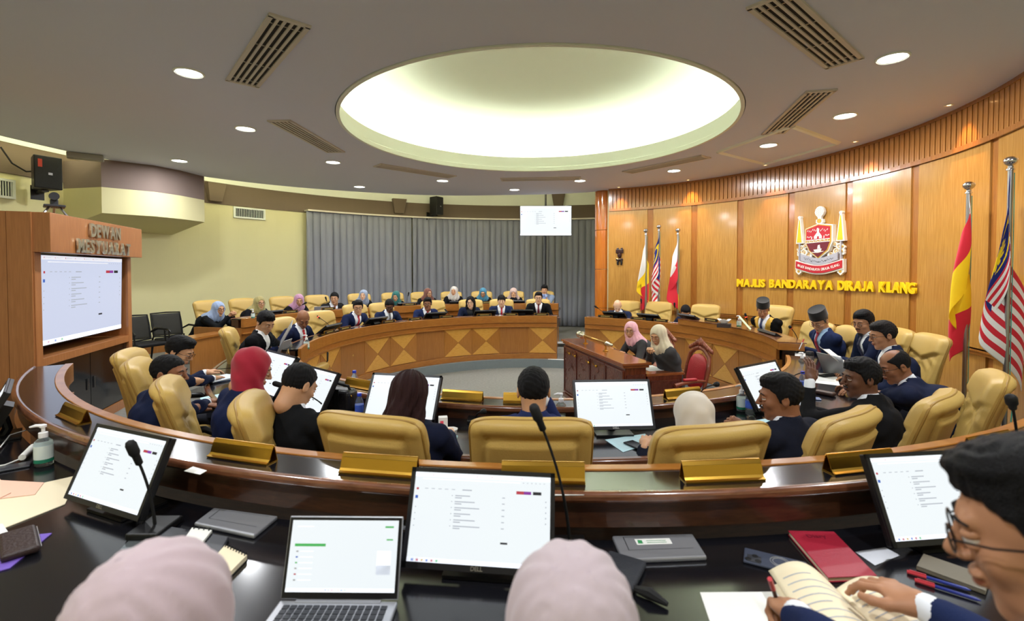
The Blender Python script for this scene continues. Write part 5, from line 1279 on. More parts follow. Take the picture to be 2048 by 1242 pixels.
mb = MB(); mb.tube([(0, .09, 4.08 - c.z), (0, .09, FL1 - c.z + .02)], .024, 12); obj('pole', mb, M_PLASTIC, HT, smooth=True)
mb = MB(); mb.box((0, .06, 0), (.4, .05, .3)); obj('mount', mb, M_PLASTIC, HT)
mb = MB(); mb.lathe([(.30, 0), (.30, .015), (.05, .03)], 24, c=(0, .09, FL1 - c.z + .001)); obj('floor_base', mb, M_PLASTIC, HT)
mb = MB(); mb.box((-.02, -.008, -.385), (.07, .012, .02)); obj('sensor', mb, M_PLASTIC, HT)
# ================================================================= CREST AND LETTERING ON THE WOOD WALL
TXT = 'MAJLIS BANDARAYA DIRAJA KLANG'
th0, th1 = ring_theta(1475, RWOOD - .03, True), ring_theta(1835, RWOOD - .03, True)
d0 = ring_depth(1475, RWOOD - .03, True); d1 = ring_depth(1835, RWOOD - .03, True)
zc = (atd(1480, 566, d0).z + atd(1830, 576, d1).z) / 2; capH = 16.1 * d0 / F
print('sign', th0, th1, zc, capH, 21.5 * d1 / F)
SG = thing('wall_lettering', 'yellow raised letters of the council name on the wooden wall', 'sign', pol((th0 + th1) / 2, RWOOD - .03, zc), 0)
M_GOLDL = mat('yellow_letter', (250, 206, 22), .3, coat=.3)
ms = caps(TXT, .150, .84, .014, .010, M_GOLDL)
arc = math.radians(th0 - th1) * (RWOOD - .03); gap = (arc - sum(w for _, w in ms)) / (len(TXT) - 1); s_ = 0; print('gap', gap)
for m, w_ in ms:
    if m:
        m.transform(Matrix.Translation((-w_ / 2, 0, 0)))
        a = th0 - math.degrees((s_ + w_ / 2) / (RWOOD - .03)); p = pol(a, RWOOD - .045, zc) - SG.location
        o = link('letter', m, SG); o.location = p; o.rotation_euler = (0, 0, math.radians(a) + PI)
    s_ += w_ + gap
dC = ring_depth(1640, RWOOD - .05, True); pC = atd(1640, 483, dC); thC = theta(pC.x, pC.y)
CR = thing('council_crest', 'painted coat of arms with red shield and two yellow pennants on the wooden wall', 'crest', pol(thC, RWOOD - .06, pC.z), math.radians(thC) + PI)
CR.scale = (1.0, 1.0, 1.0)
def L(zx, zy): return ((zx - 440) / 7.77 / 112, -(zy - 640) / 7.77 * .00815)
def LS(pts): return [L(*p) for p in pts][::-1]
def circ(cx_, cy_, r, n=14): return [(cx_ + r * math.cos(2 * PI * k / n), cy_ + r * math.sin(2 * PI * k / n)) for k in range(n)]
M_CW = mat('crest_white', (240, 238, 228), .5); M_CG = mat('crest_gold', (214, 170, 70), .35, metal=.3); M_CR = mat('crest_red', (190, 34, 48), .5); M_CM = mat('crest_maroon', (112, 32, 44), .5); M_CY = mat('crest_yellow', (250, 200, 40), .5); M_CGR = mat('crest_silver', (176, 176, 186), .4); M_CK = mat('crest_ink', (30, 28, 34), .6)
def plate(name, polys, y0, y1, m, parent=None, bevel=0):
    mb = MB()
    for pl in polys: mb.prism(LS(pl), y0, y1)
    return obj(name, mb, m, parent or CR, bevel=bevel)
plate('shield_back', [[(222, 430), (440, 362), (660, 400), (660, 650), (600, 790), (440, 915), (285, 790), (222, 650)]], -.03, .045, M_CW)
plate('shield_rim', [[(232, 436), (440, 374), (640, 412), (640, 648), (590, 780), (440, 900), (293, 780), (234, 648)]], -.036, -.03, M_CG)
plate('shield_field', [[(246, 446), (440, 388), (622, 424), (622, 600), (246, 610)]], -.040, -.034, M_CR)
plate('shield_base', [[(248, 655), (622, 645), (575, 770), (440, 885), (305, 770)]], -.040, -.034, M_CM)
br = plate('bridge_band', [[(246, 610), (622, 600), (622, 612), (246, 622)], [(246, 650), (622, 640), (622, 650), (246, 660)]] + [[(255 + 62 * k, 652), (285 + 62 * k, 614), (292 + 62 * k, 614), (262 + 62 * k, 652)] for k in range(6)] + [[(285 + 62 * k, 614), (292 + 62 * k, 614), (318 + 62 * k, 650), (310 + 62 * k, 650)] for k in range(5)], -.044, -.038, M_CW)
br['kind'] = 'stuff'
random.seed(5)
lf = plate('leaf_pattern', [[(a, b), (a + 14, b - 22), (a + 20, b - 18), (a + 7, b + 4)] for a, b in [(262 + 26 * k + random.uniform(-4, 4), 478 + (k % 3) * 12 - 26 * (1 - abs(k - 6) / 7)) for k in range(13)]] + [[(a, b), (a + 10, b + 12), (a + 22, b - 3), (a + 11, b - 9)] for a, b in [(260 + 24 * k, 560 + 8 * (k % 2)) for k in range(3)] + [(550 + 22 * k, 548 + 8 * (k % 2)) for k in range(3)]], -.044, -.038, M_CW); lf['kind'] = 'stuff'
plate('monument', [[(424, 560), (424, 470), (434, 440), (440, 430), (447, 440), (456, 470), (456, 560)], [(376, 596), (376, 560), (400, 530), (424, 500), (424, 596)], [(456, 596), (456, 500), (480, 530), (500, 560), (500, 596)], [(330, 598), (335, 560), (345, 560), (345, 598)], [(525, 596), (530, 555), (540, 555), (540, 594)]], -.044, -.038, M_CW)
plate('boat', [[(370, 765), (500, 750), (490, 790), (460, 805), (400, 805)], [(340, 800), (530, 790), (530, 796), (440, 815), (340, 806)], [(432, 752), (440, 700), (468, 690), (480, 750)]], -.044, -.038, M_CW)
for s in (-1, 1):
    X = lambda v: 440 + s * v
    o = plate('pennant', [[(X(345), 250), (X(310), 250), (X(262), 655), (X(385), 655)]][0:1], -.024, .04, M_CW, bevel=.004)
    plate('pennant_cloth', [[(X(330), 275), (X(322), 275), (X(285), 635), (X(362), 635)]], -.030, -.022, M_CY, o)
    plate('pennant_knob', [circ(X(328), 236, 24)], -.028, .03, M_CW, o)
    plate('pennant_pole', [[(X(318), 655), (X(336), 655), (X(336), 960), (X(318), 960)]], -.022, .02, M_CGR, o)
    sc = plate('scroll_field', [circ(X(300), 730, 50), circ(X(240), 700, 36), circ(X(255), 800, 50), circ(X(330), 800, 46), circ(X(160), 850, 40), circ(X(355), 745, 26), circ(X(350), 830, 26)], -.004 - .0002 * s, .03, M_CW)
    mb = MB()
    for (a, b, r, q) in ((300, 720, 30, 0), (235, 690, 22, 1), (262, 790, 32, 2), (330, 800, 26, 3), (175, 845, 26, 4), (345, 735, 16, 5)):
        pts = []
        for k in range(20):
            an = q + k * .38; rr = r * (1 - k / 26); lx, lz = L(X(a) + s * rr * math.cos(an), b + rr * math.sin(an)); pts.append((lx, -.010, lz))
        mb.tube(pts, [.006 - .00015 * k for k in range(20)], 6)
    o = obj('scroll_ornament', mb, M_CG, CR, smooth=True); o['kind'] = 'stuff'
    plate('ribbon_curl', [[(X(385), 1000), (X(385), 1110), (X(330), 1160), (X(278), 1110), (X(300), 1065), (X(360), 1060)]], -.020, .03, M_CW, bevel=.003)
    plate('curl_ornament', [circ(X(330), 1100, 20)], -.025, -.018, M_CG)
plate('finial_cup', [[(385, 300), (495, 300), (500, 350), (470, 372), (410, 372), (382, 350)]], -.02, .03, M_CW, bevel=.004)
plate('finial_gold', [circ(440, 325, 34)], -.026, -.018, M_CG)
plate('finial_neck', [[(415, 300), (405, 240), (475, 240), (465, 300)]], -.018, .02, M_CW)
fl = plate('finial_leaf', [[(440, 98), (470, 108), (500, 140), (512, 190), (500, 230), (470, 262), (440, 268), (410, 262), (380, 230), (366, 190), (378, 140), (410, 108)]], -.025, .03, M_CW, bevel=.006)
mb = MB()
for k in range(9):
    for j in range(4):
        a = 395 + j * 30 + (k % 2) * 12; b = 125 + k * 15
        if ((a - 440) / 62) ** 2 + ((b - 185) / 78) ** 2 < 1: lx, lz = L(a, b); mb.lathe([(.006, 0), (.004, .003)], 6, M=Matrix.Translation((lx, -.026, lz)) @ Matrix.Rotation(PI / 2, 4, 'X'))
o = obj('filigree', mb, M_CG, fl); o['kind'] = 'stuff'
def ribbon(y0, x0, x1, hh_, sag, yb, yf, m, name):
    top = []; bot = []
    for k in range(17):
        u = k / 16; x = x0 + (x1 - x0) * u; yy = y0 + sag * math.sin(PI * u) - sag * .25 * math.cos(2 * PI * u * 1.0) * .6; top.append((x, yy - hh_ / 2)); bot.append((x, yy + hh_ / 2))
    return plate(name, [top + bot[::-1]], yf, yb, m), top, bot
gr, t_, b_ = ribbon(880, 145, 735, 110, 60, -.006, -.034, M_CGR, 'silver_ribbon')
mb = MB(); random.seed(9)
for k in range(26):
    u = .12 + .76 * k / 25; i = min(15, int(u * 16)); yy = (t_[i][1] + b_[i][1]) / 2 + random.uniform(-14, 14); xx = 145 + 590 * u; pts = []
    for q in range(5): an = q * random.uniform(.5, 1.1) + k; lx, lz = L(xx + 9 * math.cos(an), yy + 9 * math.sin(an)); pts.append((lx, -.0355, lz))
    mb.tube(pts, .0022, 5)
o = obj('script_strokes', mb, M_CK, gr); o['kind'] = 'stuff'
ribbon(1000, 58, 822, 150, 62, .03, -.030, M_CW, 'ribbon_rim'); rb, t_, b_ = ribbon(1000, 74, 806, 112, 62, -.028, -.042, M_CR, 'red_ribbon')
ms = caps(TXT, .042, .80, .002, .0006, M_CW)
Wd = .76; gap = (Wd - sum(w for _, w in ms)) / (len(TXT) - 1); s_ = -Wd / 2
for m, w_ in ms:
    if m:
        m.transform(Matrix.Translation((-w_ / 2, 0, 0))); x = s_ + w_ / 2
        u = (x * 112 * 7.77 + 440 - 74) / 732; f_ = lambda u: L(0, 1000 + 62 * math.sin(PI * u) - 62 * .25 * math.cos(2 * PI * u) * .6)[1]
        o = link('letter', m, rb); o.location = (x, -.044, f_(u)); o.rotation_euler = (0, -math.atan2(f_(u + .02) - f_(u - .02), .04 * 732 / 7.77 / 112), 0)
    s_ += w_ + gap
# small carved figure left on the wood wall
d_ = ring_depth(1240, RWOOD, True); p = atd(1240, 515, d_); th = theta(p.x, p.y)
t = thing('carved_figure', 'small dark carved wall ornament near the pillar', 'ornament', pol(th, RWOOD - .04, p.z), math.radians(th) + PI)
mb = MB(); mb.box((0, 0, .14), (.17, .04, .09)); mb.box((-.04, -.01, .20), (.05, .03, .03)); mb.box((.05, -.01, .20), (.05, .03, .03)); obj('crown', mb, mat('dark_carving', (52, 26, 22), .4), t, bevel=.012)
mb = MB(); mb.lathe([(.005, -.055), (.045, -.03), (.05, .02), (.03, .055), (.005, .06)], 12, c=(0, 0, .04)); mb.box((0, 0, -.05), (.15, .04, .05)); obj('torso', mb, mat('dark_carving', (52, 26, 22)), t, bevel=.008)
for s in (-1, 1): mb = MB(); mb.tube([(s * .03, 0, -.07), (s * .045, 0, -.12), (s * .035, 0, -.17)], [.02, .024, .018], 8); obj('leg', mb, M_PLASTIC, t)
mb = MB(); mb.tube([(-.07, -.03, -.02), (-.03, -.04, -.045), (.03, -.04, -.04)], .012, 6); obj('silver_sash', mb, M_STEEL, t)

# ================================================================= FLAGS
FM = {'R': mat('flag_red', (206, 26, 46), .75, sheen=.2), 'W': mat('flag_white', (232, 230, 226), .75), 'B': mat('flag_blue', (22, 34, 110), .75), 'Y': mat('flag_yellow', (244, 206, 20), .7)}
FI = {'R': 0, 'W': 1, 'B': 2, 'Y': 3}
def c_my(s, t):
    if t < .60 and s < .62:
        x = s / .62; y = t / .60; d = math.hypot((x - .42) * 1.0, y - .5); d2 = math.hypot((x - .52) * 1.0, y - .5)
        if d < .34 and d2 > .29: return 'Y'
        a = math.atan2(y - .5, x - .66); rr = math.hypot(x - .66, y - .5)
        if rr < .12 + .13 * abs(math.cos(a * 7)): return 'Y'
        return 'B'
    return 'R' if int(t * 14) % 2 == 0 else 'W'
def c_sel(s, t): return 'W' if s + t < .16 else ('R' if (s < .5) == (t < .5) else 'Y')
def c_yw(s, t): return 'W' if (s < .36 and t < .8) else ('Y' if (s < .72 or t < .4) else 'R')
def c_wr(s, t): return 'W' if t + s * .2 < .52 else ('Y' if s > .9 else 'R')
def flag(px, py_top, d, floor, colour, label, Lf=1.45, Hh=.85, W_=.30, seed=0, face=0, drop=.62, folds=1.5, ch=.3):
    top = atd(px, py_top, d); t = thing('flag', label, 'flag', (top.x, top.y, floor), math.radians(face)); zt_ = top.z - floor
    mb = MB(); mb.tube([(0, 0, .03), (0, 0, zt_ - .08)], .019, 14); obj('pole', mb, M_STEEL, t, smooth=True)
    mb = MB(); mb.lathe([(.004, -.10), (.030, -.095), (.030, -.085), (.018, -.075), (.018, -.055), (.030, -.048), (.045, -.032), (.050, -.012), (.044, .006), (.025, .02), (.004, .024)], 20, c=(0, 0, zt_ - .02)); obj('finial', mb, M_CHROME, t, smooth=60)
    mb = MB(); mb.lathe([(.16, 0), (.16, .02), (.05, .035), (.03, .06)], 24); obj('base', mb, M_STEEL, t, smooth=40)
    def fn(s, v):
        tt = 1 - v; k = s ** .8
        amp = W_ * (.10 + .90 * min(1, tt * .5 + s * .9))
        fx = (1 - math.cos(2 * PI * folds * s)) / 2
        x = -(.022 + amp * fx * (1 - .25 * s)) + ch * W_ * s
        y = -.06 + .10 * s + .035 * math.sin(2 * PI * folds * s * 1.0 + 1 + seed) * (.4 + s) + .022 * math.sin(9 * s + 5 * tt + seed)
        z = zt_ - .13 - tt * Hh - Lf * drop * k - .035 * math.sin(2 * PI * folds * s + seed) * s
        return (x, y, z)
    mb = MB(); mb.grid(fn, 96, 70, mfn=lambda a, b: FI[colour(a, 1 - b)]); obj('cloth', mb, [FM[c] for c in 'RWBY'], t, smooth=80, solid=.003)
    mb = MB(); mb.tube([(.022, -.01, zt_ - .14), (.024, -.012, zt_ - .6), (.024, -.012, .60)], .0035, 5); mb.tube([(.02, 0, .62), (.045, -.02, .58), (.03, -.03, .42)], .005, 5); obj('halyard', mb, mat('green_cord', (60, 150, 130), .7), t)
    return t
flag(2022, 314, 4.25, FL2, c_my, 'red and white striped flag with blue canton at the right edge', Lf=1.75, Hh=.88, W_=.34, seed=.3, drop=.60, folds=1.0, ch=.55, face=-20)
flag(1938, 364, 4.88, FL2, c_sel, 'yellow and red flag on a steel pole left of the striped flag', Lf=1.45, Hh=.85, W_=.24, seed=2, drop=.60, folds=1.5, ch=.35, face=-10)
flag(1292, 458, 9.95, FL2, c_yw, 'white and yellow flag, leftmost of the three far flags', Lf=1.3, Hh=.8, W_=.30, seed=1, folds=1.5, ch=.5)
flag(1318, 450, 10.0, FL2, c_my, 'striped flag with blue canton, middle of the three far flags', Lf=1.3, Hh=.8, W_=.20, seed=4, folds=1.5, ch=.3)
flag(1356, 457, 9.8, FL2, c_wr, 'white and red flag, rightmost of the three far flags', Lf=1.3, Hh=.8, W_=.26, seed=5, folds=1.0, ch=.2)

# ================================================================= MACE TABLE
A_ = at(1126.6, 678, .87); B_ = at(1248.6, 727, .87); dv_ = B_ - A_; LT = dv_.length; trz = math.atan2(dv_.y, dv_.x)
MT = thing('mace_table', 'dark carved rosewood table with raised shelf in the middle of the hall', 'table', (A_.x, A_.y, 0), trz)
mb = MB(); mb.box((LT / 2, .15, .43), (LT - .04, .26, .80)); mb.box((LT / 2, .15, .03), (LT, .31, .06)); obj('body', mb, M_ROSE, MT, bevel=.004)
mb = MB(); mb.box((LT / 2, .15, .855), (LT + .04, .36, .03)); mb.box((LT / 2, .15, .825), (LT, .32, .03)); obj('top_shelf', mb, M_ROSETOP, MT, bevel=.005)
M_CARV = mat('carved_relief', (84, 40, 32), .3, coat=.4, bump=1.0, bscale=38, var=.5, vscale=30)
npan = 4
for k in range(npan):
    x0 = .03 + (LT - .06) * k / npan; x1 = .03 + (LT - .06) * (k + 1) / npan; xm = (x0 + x1) / 2; w_ = x1 - x0 - .05
    mb = MB(); mb.box((xm, .012, .43), (w_, .012, .64)); pn = obj('carved_panel', mb, M_CARV, MT)
    mb = MB()
    for s in (-1, 1): mb.box((xm + s * (w_ / 2 + .010), .006, .43), (.024, .022, .69)); mb.box((xm, .006, .43 + s * .335), (w_ + .04, .022, .024))
    obj('panel_frame', mb, M_ROSE, MT, bevel=.003)
    mb = MB(); random.seed(k + 20)
    for q in range(10):
        cx_ = xm + random.uniform(-.4, .4) * w_; cz_ = .16 + .055 * q; pts = []; a0 = random.uniform(0, 6); rr = random.uniform(.03, .06)
        for j in range(12): a = a0 + j * .35; r_ = rr * (1 - j / 16); pts.append((max(xm - w_ / 2 + .01, min(xm + w_ / 2 - .01, cx_ + r_ * math.cos(a))), .004, cz_ + r_ * math.sin(a)))
        mb.tube(pts, [.007 - .0004 * j for j in range(12)], 5)
    o = obj('vine_carving', mb, mat('carving_pale', (104, 56, 42), .3, coat=.5), pn, smooth=True); o['kind'] = 'stuff'  # vines in a paler brown than their panel
mb = MB(); mb.box((LT / 2, .53, .715), (LT * .98, .48, .03)); obj('writing_top', mb, M_ROSETOP, MT, bevel=.004)
for x in (LT - .04, .06): mb = MB(); mb.box((x, .52, .36), (.04, .44, .68)); obj('end_panel', mb, M_ROSE, MT)
mb = MB(); mb.box((LT - .012, .52, .40), (.014, .36, .50)); o = obj('carved_panel', mb, M_CARV, MT)
mb = MB(); mb.box((LT - .012, .15, .43), (.014, .22, .60)); o = obj('carved_panel', mb, M_CARV, MT)
MW = lambda x, y, z: Vector((A_.x, A_.y, 0)) + Matrix.Rotation(trz, 3, 'Z') @ Vector((x, y, z))
for x in (.48, .98):
    pass
for i, x in enumerate((.30, .52, 1.02, 1.26)):
    mb = MB(); mb.tube([(x, -.002, .70), (x - .03, -.03, .705), (x - .035, -.035, .73)], .006, 6); mb.lathe([(.003, -.018), (.016, -.01), (.018, .004), (.010, .016), (.003, .018)], 12, c=(x + .03, -.02, .70)); obj('brass_fitting', mb, M_BRASS, MT, smooth=60)
mc = thing('ceremonial_mace', 'golden ceremonial mace with silver head lying on the carved table', 'mace', MW(.36, .15, .87), trz)
SA = lambda prof, x0=0: [(r, z) for r, z in prof]
def lathe_x(prof, x0, z, n=18):
    mb = MB(); mb.lathe(prof, n, M=Matrix.Translation((x0, 0, z)) @ Matrix.Rotation(PI / 2, 4, 'Y')); return mb
zz = .105
obj('shaft', lathe_x([(.016, .10), (.018, .12), (.016, .40), (.019, .41), (.016, .42), (.016, .85), (.020, .86), (.014, .88)], 0, zz), M_BRASS, mc, smooth=50)
obj('head', lathe_x([(.004, -.14), (.022, -.135), (.040, -.11), (.050, -.08), (.044, -.05), (.028, -.035), (.022, -.02), (.034, .0), (.052, .02), (.055, .045), (.035, .065), (.022, .08), (.028, .10), (.018, .12)], 0, zz), mat('mace_silver', (196, 190, 172), .25, metal=.9), mc, smooth=50)
obj('tail', lathe_x([(.016, .86), (.030, .875), (.024, .90), (.030, .93), (.018, .98), (.020, 1.02), (.006, 1.04)], 0, zz), mat('mace_silver', (196, 190, 172)), mc, smooth=50)
for x in (.16, .84):
    mb = MB(); mb.lathe([(.035, 0), (.035, .008), (.012, .016), (.010, .06), (.016, .068)], 16, c=(x, 0, 0)); mb.tube([(x, -.028, .10), (x, -.018, .078), (x, 0, .070), (x, .018, .078), (x, .028, .10)], .006, 6); obj('rest', mb, M_BRASS, mc, smooth=50)
def red_chair(x, y, yaw, label):
    t = thing('carved_armchair', label, 'chair', (x, y, 0), math.radians(yaw)); M_RL = mat('red_leather', (176, 44, 52), .4, bump=.2, bscale=80); M_CW2 = mat('carved_walnut', (132, 66, 42), .35, coat=.3, bump=.6, bscale=60)
    mb = MB(); mb.grid(lambda i, j: (.24 * math.copysign(abs(math.cos(PI * (j - .5))) ** .4, 1) * math.copysign(abs(math.cos(2 * PI * i)) ** .5, math.cos(2 * PI * i)), .23 * abs(math.cos(PI * (j - .5))) ** .4 * math.copysign(abs(math.sin(2 * PI * i)) ** .5, math.sin(2 * PI * i)), .43 + .055 * math.sin(PI * (j - .5))), 32, 12); obj('seat', mb, M_RL, t, smooth=80)
    mb = MB(); mb.box((0, 0, .37), (.50, .48, .06)); obj('seat_rail', mb, M_CW2, t, bevel=.01)
    mb = MB(); mb.grid(lambda i, j: (.185 * math.sqrt(max(0, 1 - abs(2 * j - 1) ** 3.5)) * math.cos(2 * PI * i), -.26 - .10 * j + .035 * math.sqrt(max(0, 1 - abs(2 * j - 1) ** 3.5)) * math.sin(2 * PI * i), .50 + .48 * j), 28, 18); obj('backrest', mb, M_RL, t, smooth=80)
    mb = MB()
    for s in (-1, 1): mb.tube([(s * .21, -.24, .36), (s * .215, -.28, .60), (s * .22, -.33, .80), (s * .19, -.36, .96), (s * .10, -.37, 1.03), (0, -.37, 1.06)], [.022, .024, .026, .028, .03, .032], 8)
    obj('back_frame', mb, M_CW2, t, smooth=60)
    mb = MB(); random.seed(2)
    for k in range(11):
        u = -1 + k * .2; xx = .21 * u; z = 1.07 + .075 * (1 - abs(u)) - .03 * abs(u); mb.lathe([(.004, -.05), (.026, -.02), (.028, .01), (.012, .035), (.003, .05)], 8, M=Matrix.Translation((xx, -.37, z)) @ Matrix.Rotation(-u * .9, 4, 'Y'))
    mb.lathe([(.004, -.05), (.034, -.03), (.036, .01), (.02, .035), (.004, .05)], 10, c=(0, -.37, 1.12)); obj('carved_crown', mb, M_CW2, t, smooth=60)
    for s in (-1, 1):
        mb = MB(); mb.tube([(s * .22, -.29, .66), (s * .26, -.10, .68), (s * .27, .08, .66), (s * .27, .17, .64)], [.018, .024, .026, .03], 8); mb.tube([(s * .26, .13, .64), (s * .245, .15, .50), (s * .24, .18, .40)], [.018, .022, .018], 8); obj('armrest', mb, M_CW2, t, smooth=60)
        mb = MB(); mb.box((s * .262, -.04, .705), (.05, .18, .03)); obj('arm_pad', mb, M_RL, t, bevel=.01)
        for y_ in (-.2, .2): mb = MB(); mb.tube([(s * .21, y_, .36), (s * .24, y_ * 1.1, .22), (s * .21, y_ * 1.05, .08), (s * .23, y_ * 1.15, .005)], [.032, .028, .018, .022], 8); obj('leg', mb, M_CW2, t, smooth=60)
    t.scale = (.95, .95, .92)
    return t
red_chair(1.96, 5.80, 104, 'red upholstered carved armchair of the woman in cream hijab')
red_chair(1.86, 6.78, 104, 'red upholstered carved armchair of the woman in pink hijab')

# ================================================================= VISITOR CHAIRS
def visitor(px, py, d, yaw, label):
    p = atd(px, py, d); t = thing('visitor_chair', label, 'chair', (p.x, p.y, FL1), math.radians(yaw), 'black mesh visitor chairs by the cream wall')
    mb = MB(); mb.grid(lambda i, j: (.23 * (2 * i - 1), -.24 - .08 * j - .03 * (2 * i - 1) ** 2 + .03, .50 + .38 * j), 14, 10); obj('backrest_mesh', mb, mat('black_mesh', (34, 34, 36), .7, alpha=.82), t, smooth=True, solid=.004)
    mb = MB(); mb.tube([(-.235, -.24, .49), (-.24, -.28, .70), (-.235, -.33, .89), (0, -.30, .90), (.235, -.33, .89), (.24, -.28, .70), (.235, -.24, .49), (0, -.21, .48), (-.235, -.24, .49)], .014, 8); obj('back_frame', mb, M_PLASTIC, t, smooth=True)
    mb = MB(); mb.box((0, 0, .44), (.48, .46, .06)); obj('seat', mb, M_SOFTBLACK, t, bevel=.025, seg=3)
    for s in (-1, 1):
        mb = MB(); mb.tube([(s * .25, -.26, .60), (s * .27, -.1, .665), (s * .27, .16, .66), (s * .27, .22, .62)], [.014, .018, .018, .012], 8); obj('armrest', mb, M_PLASTIC, t, smooth=True)
        mb = MB(); mb.tube([(s * .27, .18, .65), (s * .26, .20, .40), (s * .26, .24, .012)], .012, 8); obj('leg', mb, M_PLASTIC, t, smooth=True)
        mb = MB(); mb.tube([(s * .25, -.22, .50), (s * .25, -.24, .30), (s * .26, -.30, .012)], .012, 8); obj('leg', mb, M_PLASTIC, t, smooth=True)
visitor(290, 690, 7.9, -112, 'black mesh visitor chair next to the television cabinet'); visitor(352, 690, 8.5, -118, 'black mesh visitor chair, second from the television cabinet')
# ================================================================= THINGS ON THE DESKS
def on(px, py, z): return at(px, py, z + .001)
# foreground monitors on the outer desk
def mon_at(pxl, pyl, pxr, pyr, z, label, tilt=22, w=.445, zb=.033):
    a = at(pxl, pyl, z + zb); b = at(pxr, pyr, z + zb); d = b - a; c = (a + b) / 2
    m = monitor((c.x, c.y, z + .001), math.degrees(math.atan2(d.y, d.x)), tilt, label, zb=zb); s = d.length / w; m.scale = (s, s, s); return m
mon_at(130, 997, 278, 1044, DK1, 'black monitor with lit page at lower left behind the microphone', 24)
mon_at(803, 1135, 1108, 1156, DK1, 'black monitor with lit page at lower centre', 24)
mon_at(1785, 1097, 2034, 1078, DK1, 'black monitor with lit page at lower right beside the man with glasses', 24)
a = at(-48, 872, DK1 + .03); m = monitor((a.x, a.y, DK1 + .001), -46, 26, 'dark edged monitor cut off by the left picture edge')
mon_at(1152, 862, 1311, 859, DK2, 'bright blank monitor between the man in blue suit and woman in cream hijab', 24, zb=.045)
mon_at(724, 838, 868, 848, DK2, 'monitor hidden behind the woman with auburn hair', 30, zb=.045)
mon_at(572, 808, 640, 834, DK2, 'monitor right of the man in black suit with cropped hair', 28, zb=.045)
mon_at(1516, 826, 1592, 803, DK2, 'monitor behind the man with thick black hair', 30, zb=.045)
mon_at(490, 778, 548, 802, DK2, 'monitor facing away beside the woman in red hijab', 32, zb=.04)
# dark monitors seen from behind on the far desks
def far_mon(px, r, z, label, far=True, dy=0, s=1.0, tilt=52):
    th = ring_theta(px, r, far); p = pol(th, r, z + .001); m = monitor((p.x, p.y, p.z), math.degrees(tang(th, r)) + dy, tilt, label, zb=.05); m.scale = (s, s, s); return m
for px, lb in ((640, 'black back of a monitor before the bald man in red striped tie'), (738, 'black back of a monitor right of the man with glasses and red tie'), (862, 'black back of a monitor before the middle man of the inner desk'), (966, 'black back of a monitor before the long haired woman'), (1043, 'black back of a monitor between the two men by the aisle')): far_mon(px, 3.46, DK2, lb)
for px, lb in ((1236, 'black back of a monitor before the bald man by the pillar'), (1308, 'black back of a monitor before the empty chair by the flags')): far_mon(px, 3.46, DK2, lb)
far_mon(1395, 3.46, DK2 + .05, 'black back of a monitor before the bent man near the red flag', dy=-10)
p = at(1580, 700, DK2); m = monitor((p.x, p.y, DK2 + .001), 84, 60, 'large black monitor tilted back before the mayor', zb=.06); m.scale = (1.2, 1.2, 1.2)
for px, lb in ((528, 'black back of a monitor before the woman in olive hijab'), (705, 'black back of a monitor right of the man at the curtain edge'), (808, 'black back of a monitor before the woman in dark green hijab'), (914, 'black back of a monitor before the woman in white patterned hijab'), (1030, 'black back of a monitor before the woman in red and white hijab')): far_mon(px, 5.06, DK1, lb)
# microphones
microphone(on(310, 1062, DK1), atd(272, 912, 1.62), 'black gooseneck microphone in front of the lower left monitor')
microphone(on(1140, 1105, DK1), atd(1079, 842, 1.50), 'tall black gooseneck microphone right of the centre monitor')
microphone(on(2040, 1010, DK1), atd(2024, 808, 1.60), 'black gooseneck microphone at the right picture edge')
microphone(on(1396, 806, DK2), atd(1431, 769, 3.1), 'gooseneck microphone behind the woman in cream hijab')
microphone(on(660, 838, DK2), atd(563, 771, 2.95), 'gooseneck microphone beside the man with cropped hair')
microphone(on(952, 842, DK2), atd(965, 823, 3.0), 'small bent microphone left of the man in blue suit')
microphone(on(1578, 770, DK2), atd(1625, 742, 3.7), 'gooseneck microphone by the steel tumbler')
def farmic(px, r, z, dx, dz, lb, led=False, far=True):
    th = ring_theta(px, r, far); p = pol(th, r, z + .001); microphone(p, (p.x + dx, p.y, p.z + dz), lb, led)
farmic(668, 3.5, DK2, -.25, .28, 'microphone with red light left of the man with glasses and red tie', True)
farmic(903, 3.5, DK2, -.1, .2, 'thin microphone left of the long haired woman')
farmic(1285, 3.5, DK2, -.02, .42, 'upright microphone beside the empty chair by the flags'); farmic(1216, 3.5, DK2, -.22, .28, 'thin microphone before the pillar')
farmic(1352, 3.5, DK2, -.02, .38, 'upright microphone at the left of the raised parapet')
farmic(657, 5.1, DK1, -.05, .34, 'upright microphone behind the rear desk by the curtain edge'); farmic(812, 5.1, DK1, .05, .38, 'upright microphone behind the woman in dark green hijab'); farmic(575, 5.1, DK1, .3, .3, 'slanting microphone beside the woman in olive hijab')
farmic(1500, 3.5, DK2 + .02, -.05, .30, 'microphone with red light before the mayor', True, True)
microphone(on(1600, 705, DK2), atd(1581, 655, 5.2), 'microphone with red light left of the writing man', True)
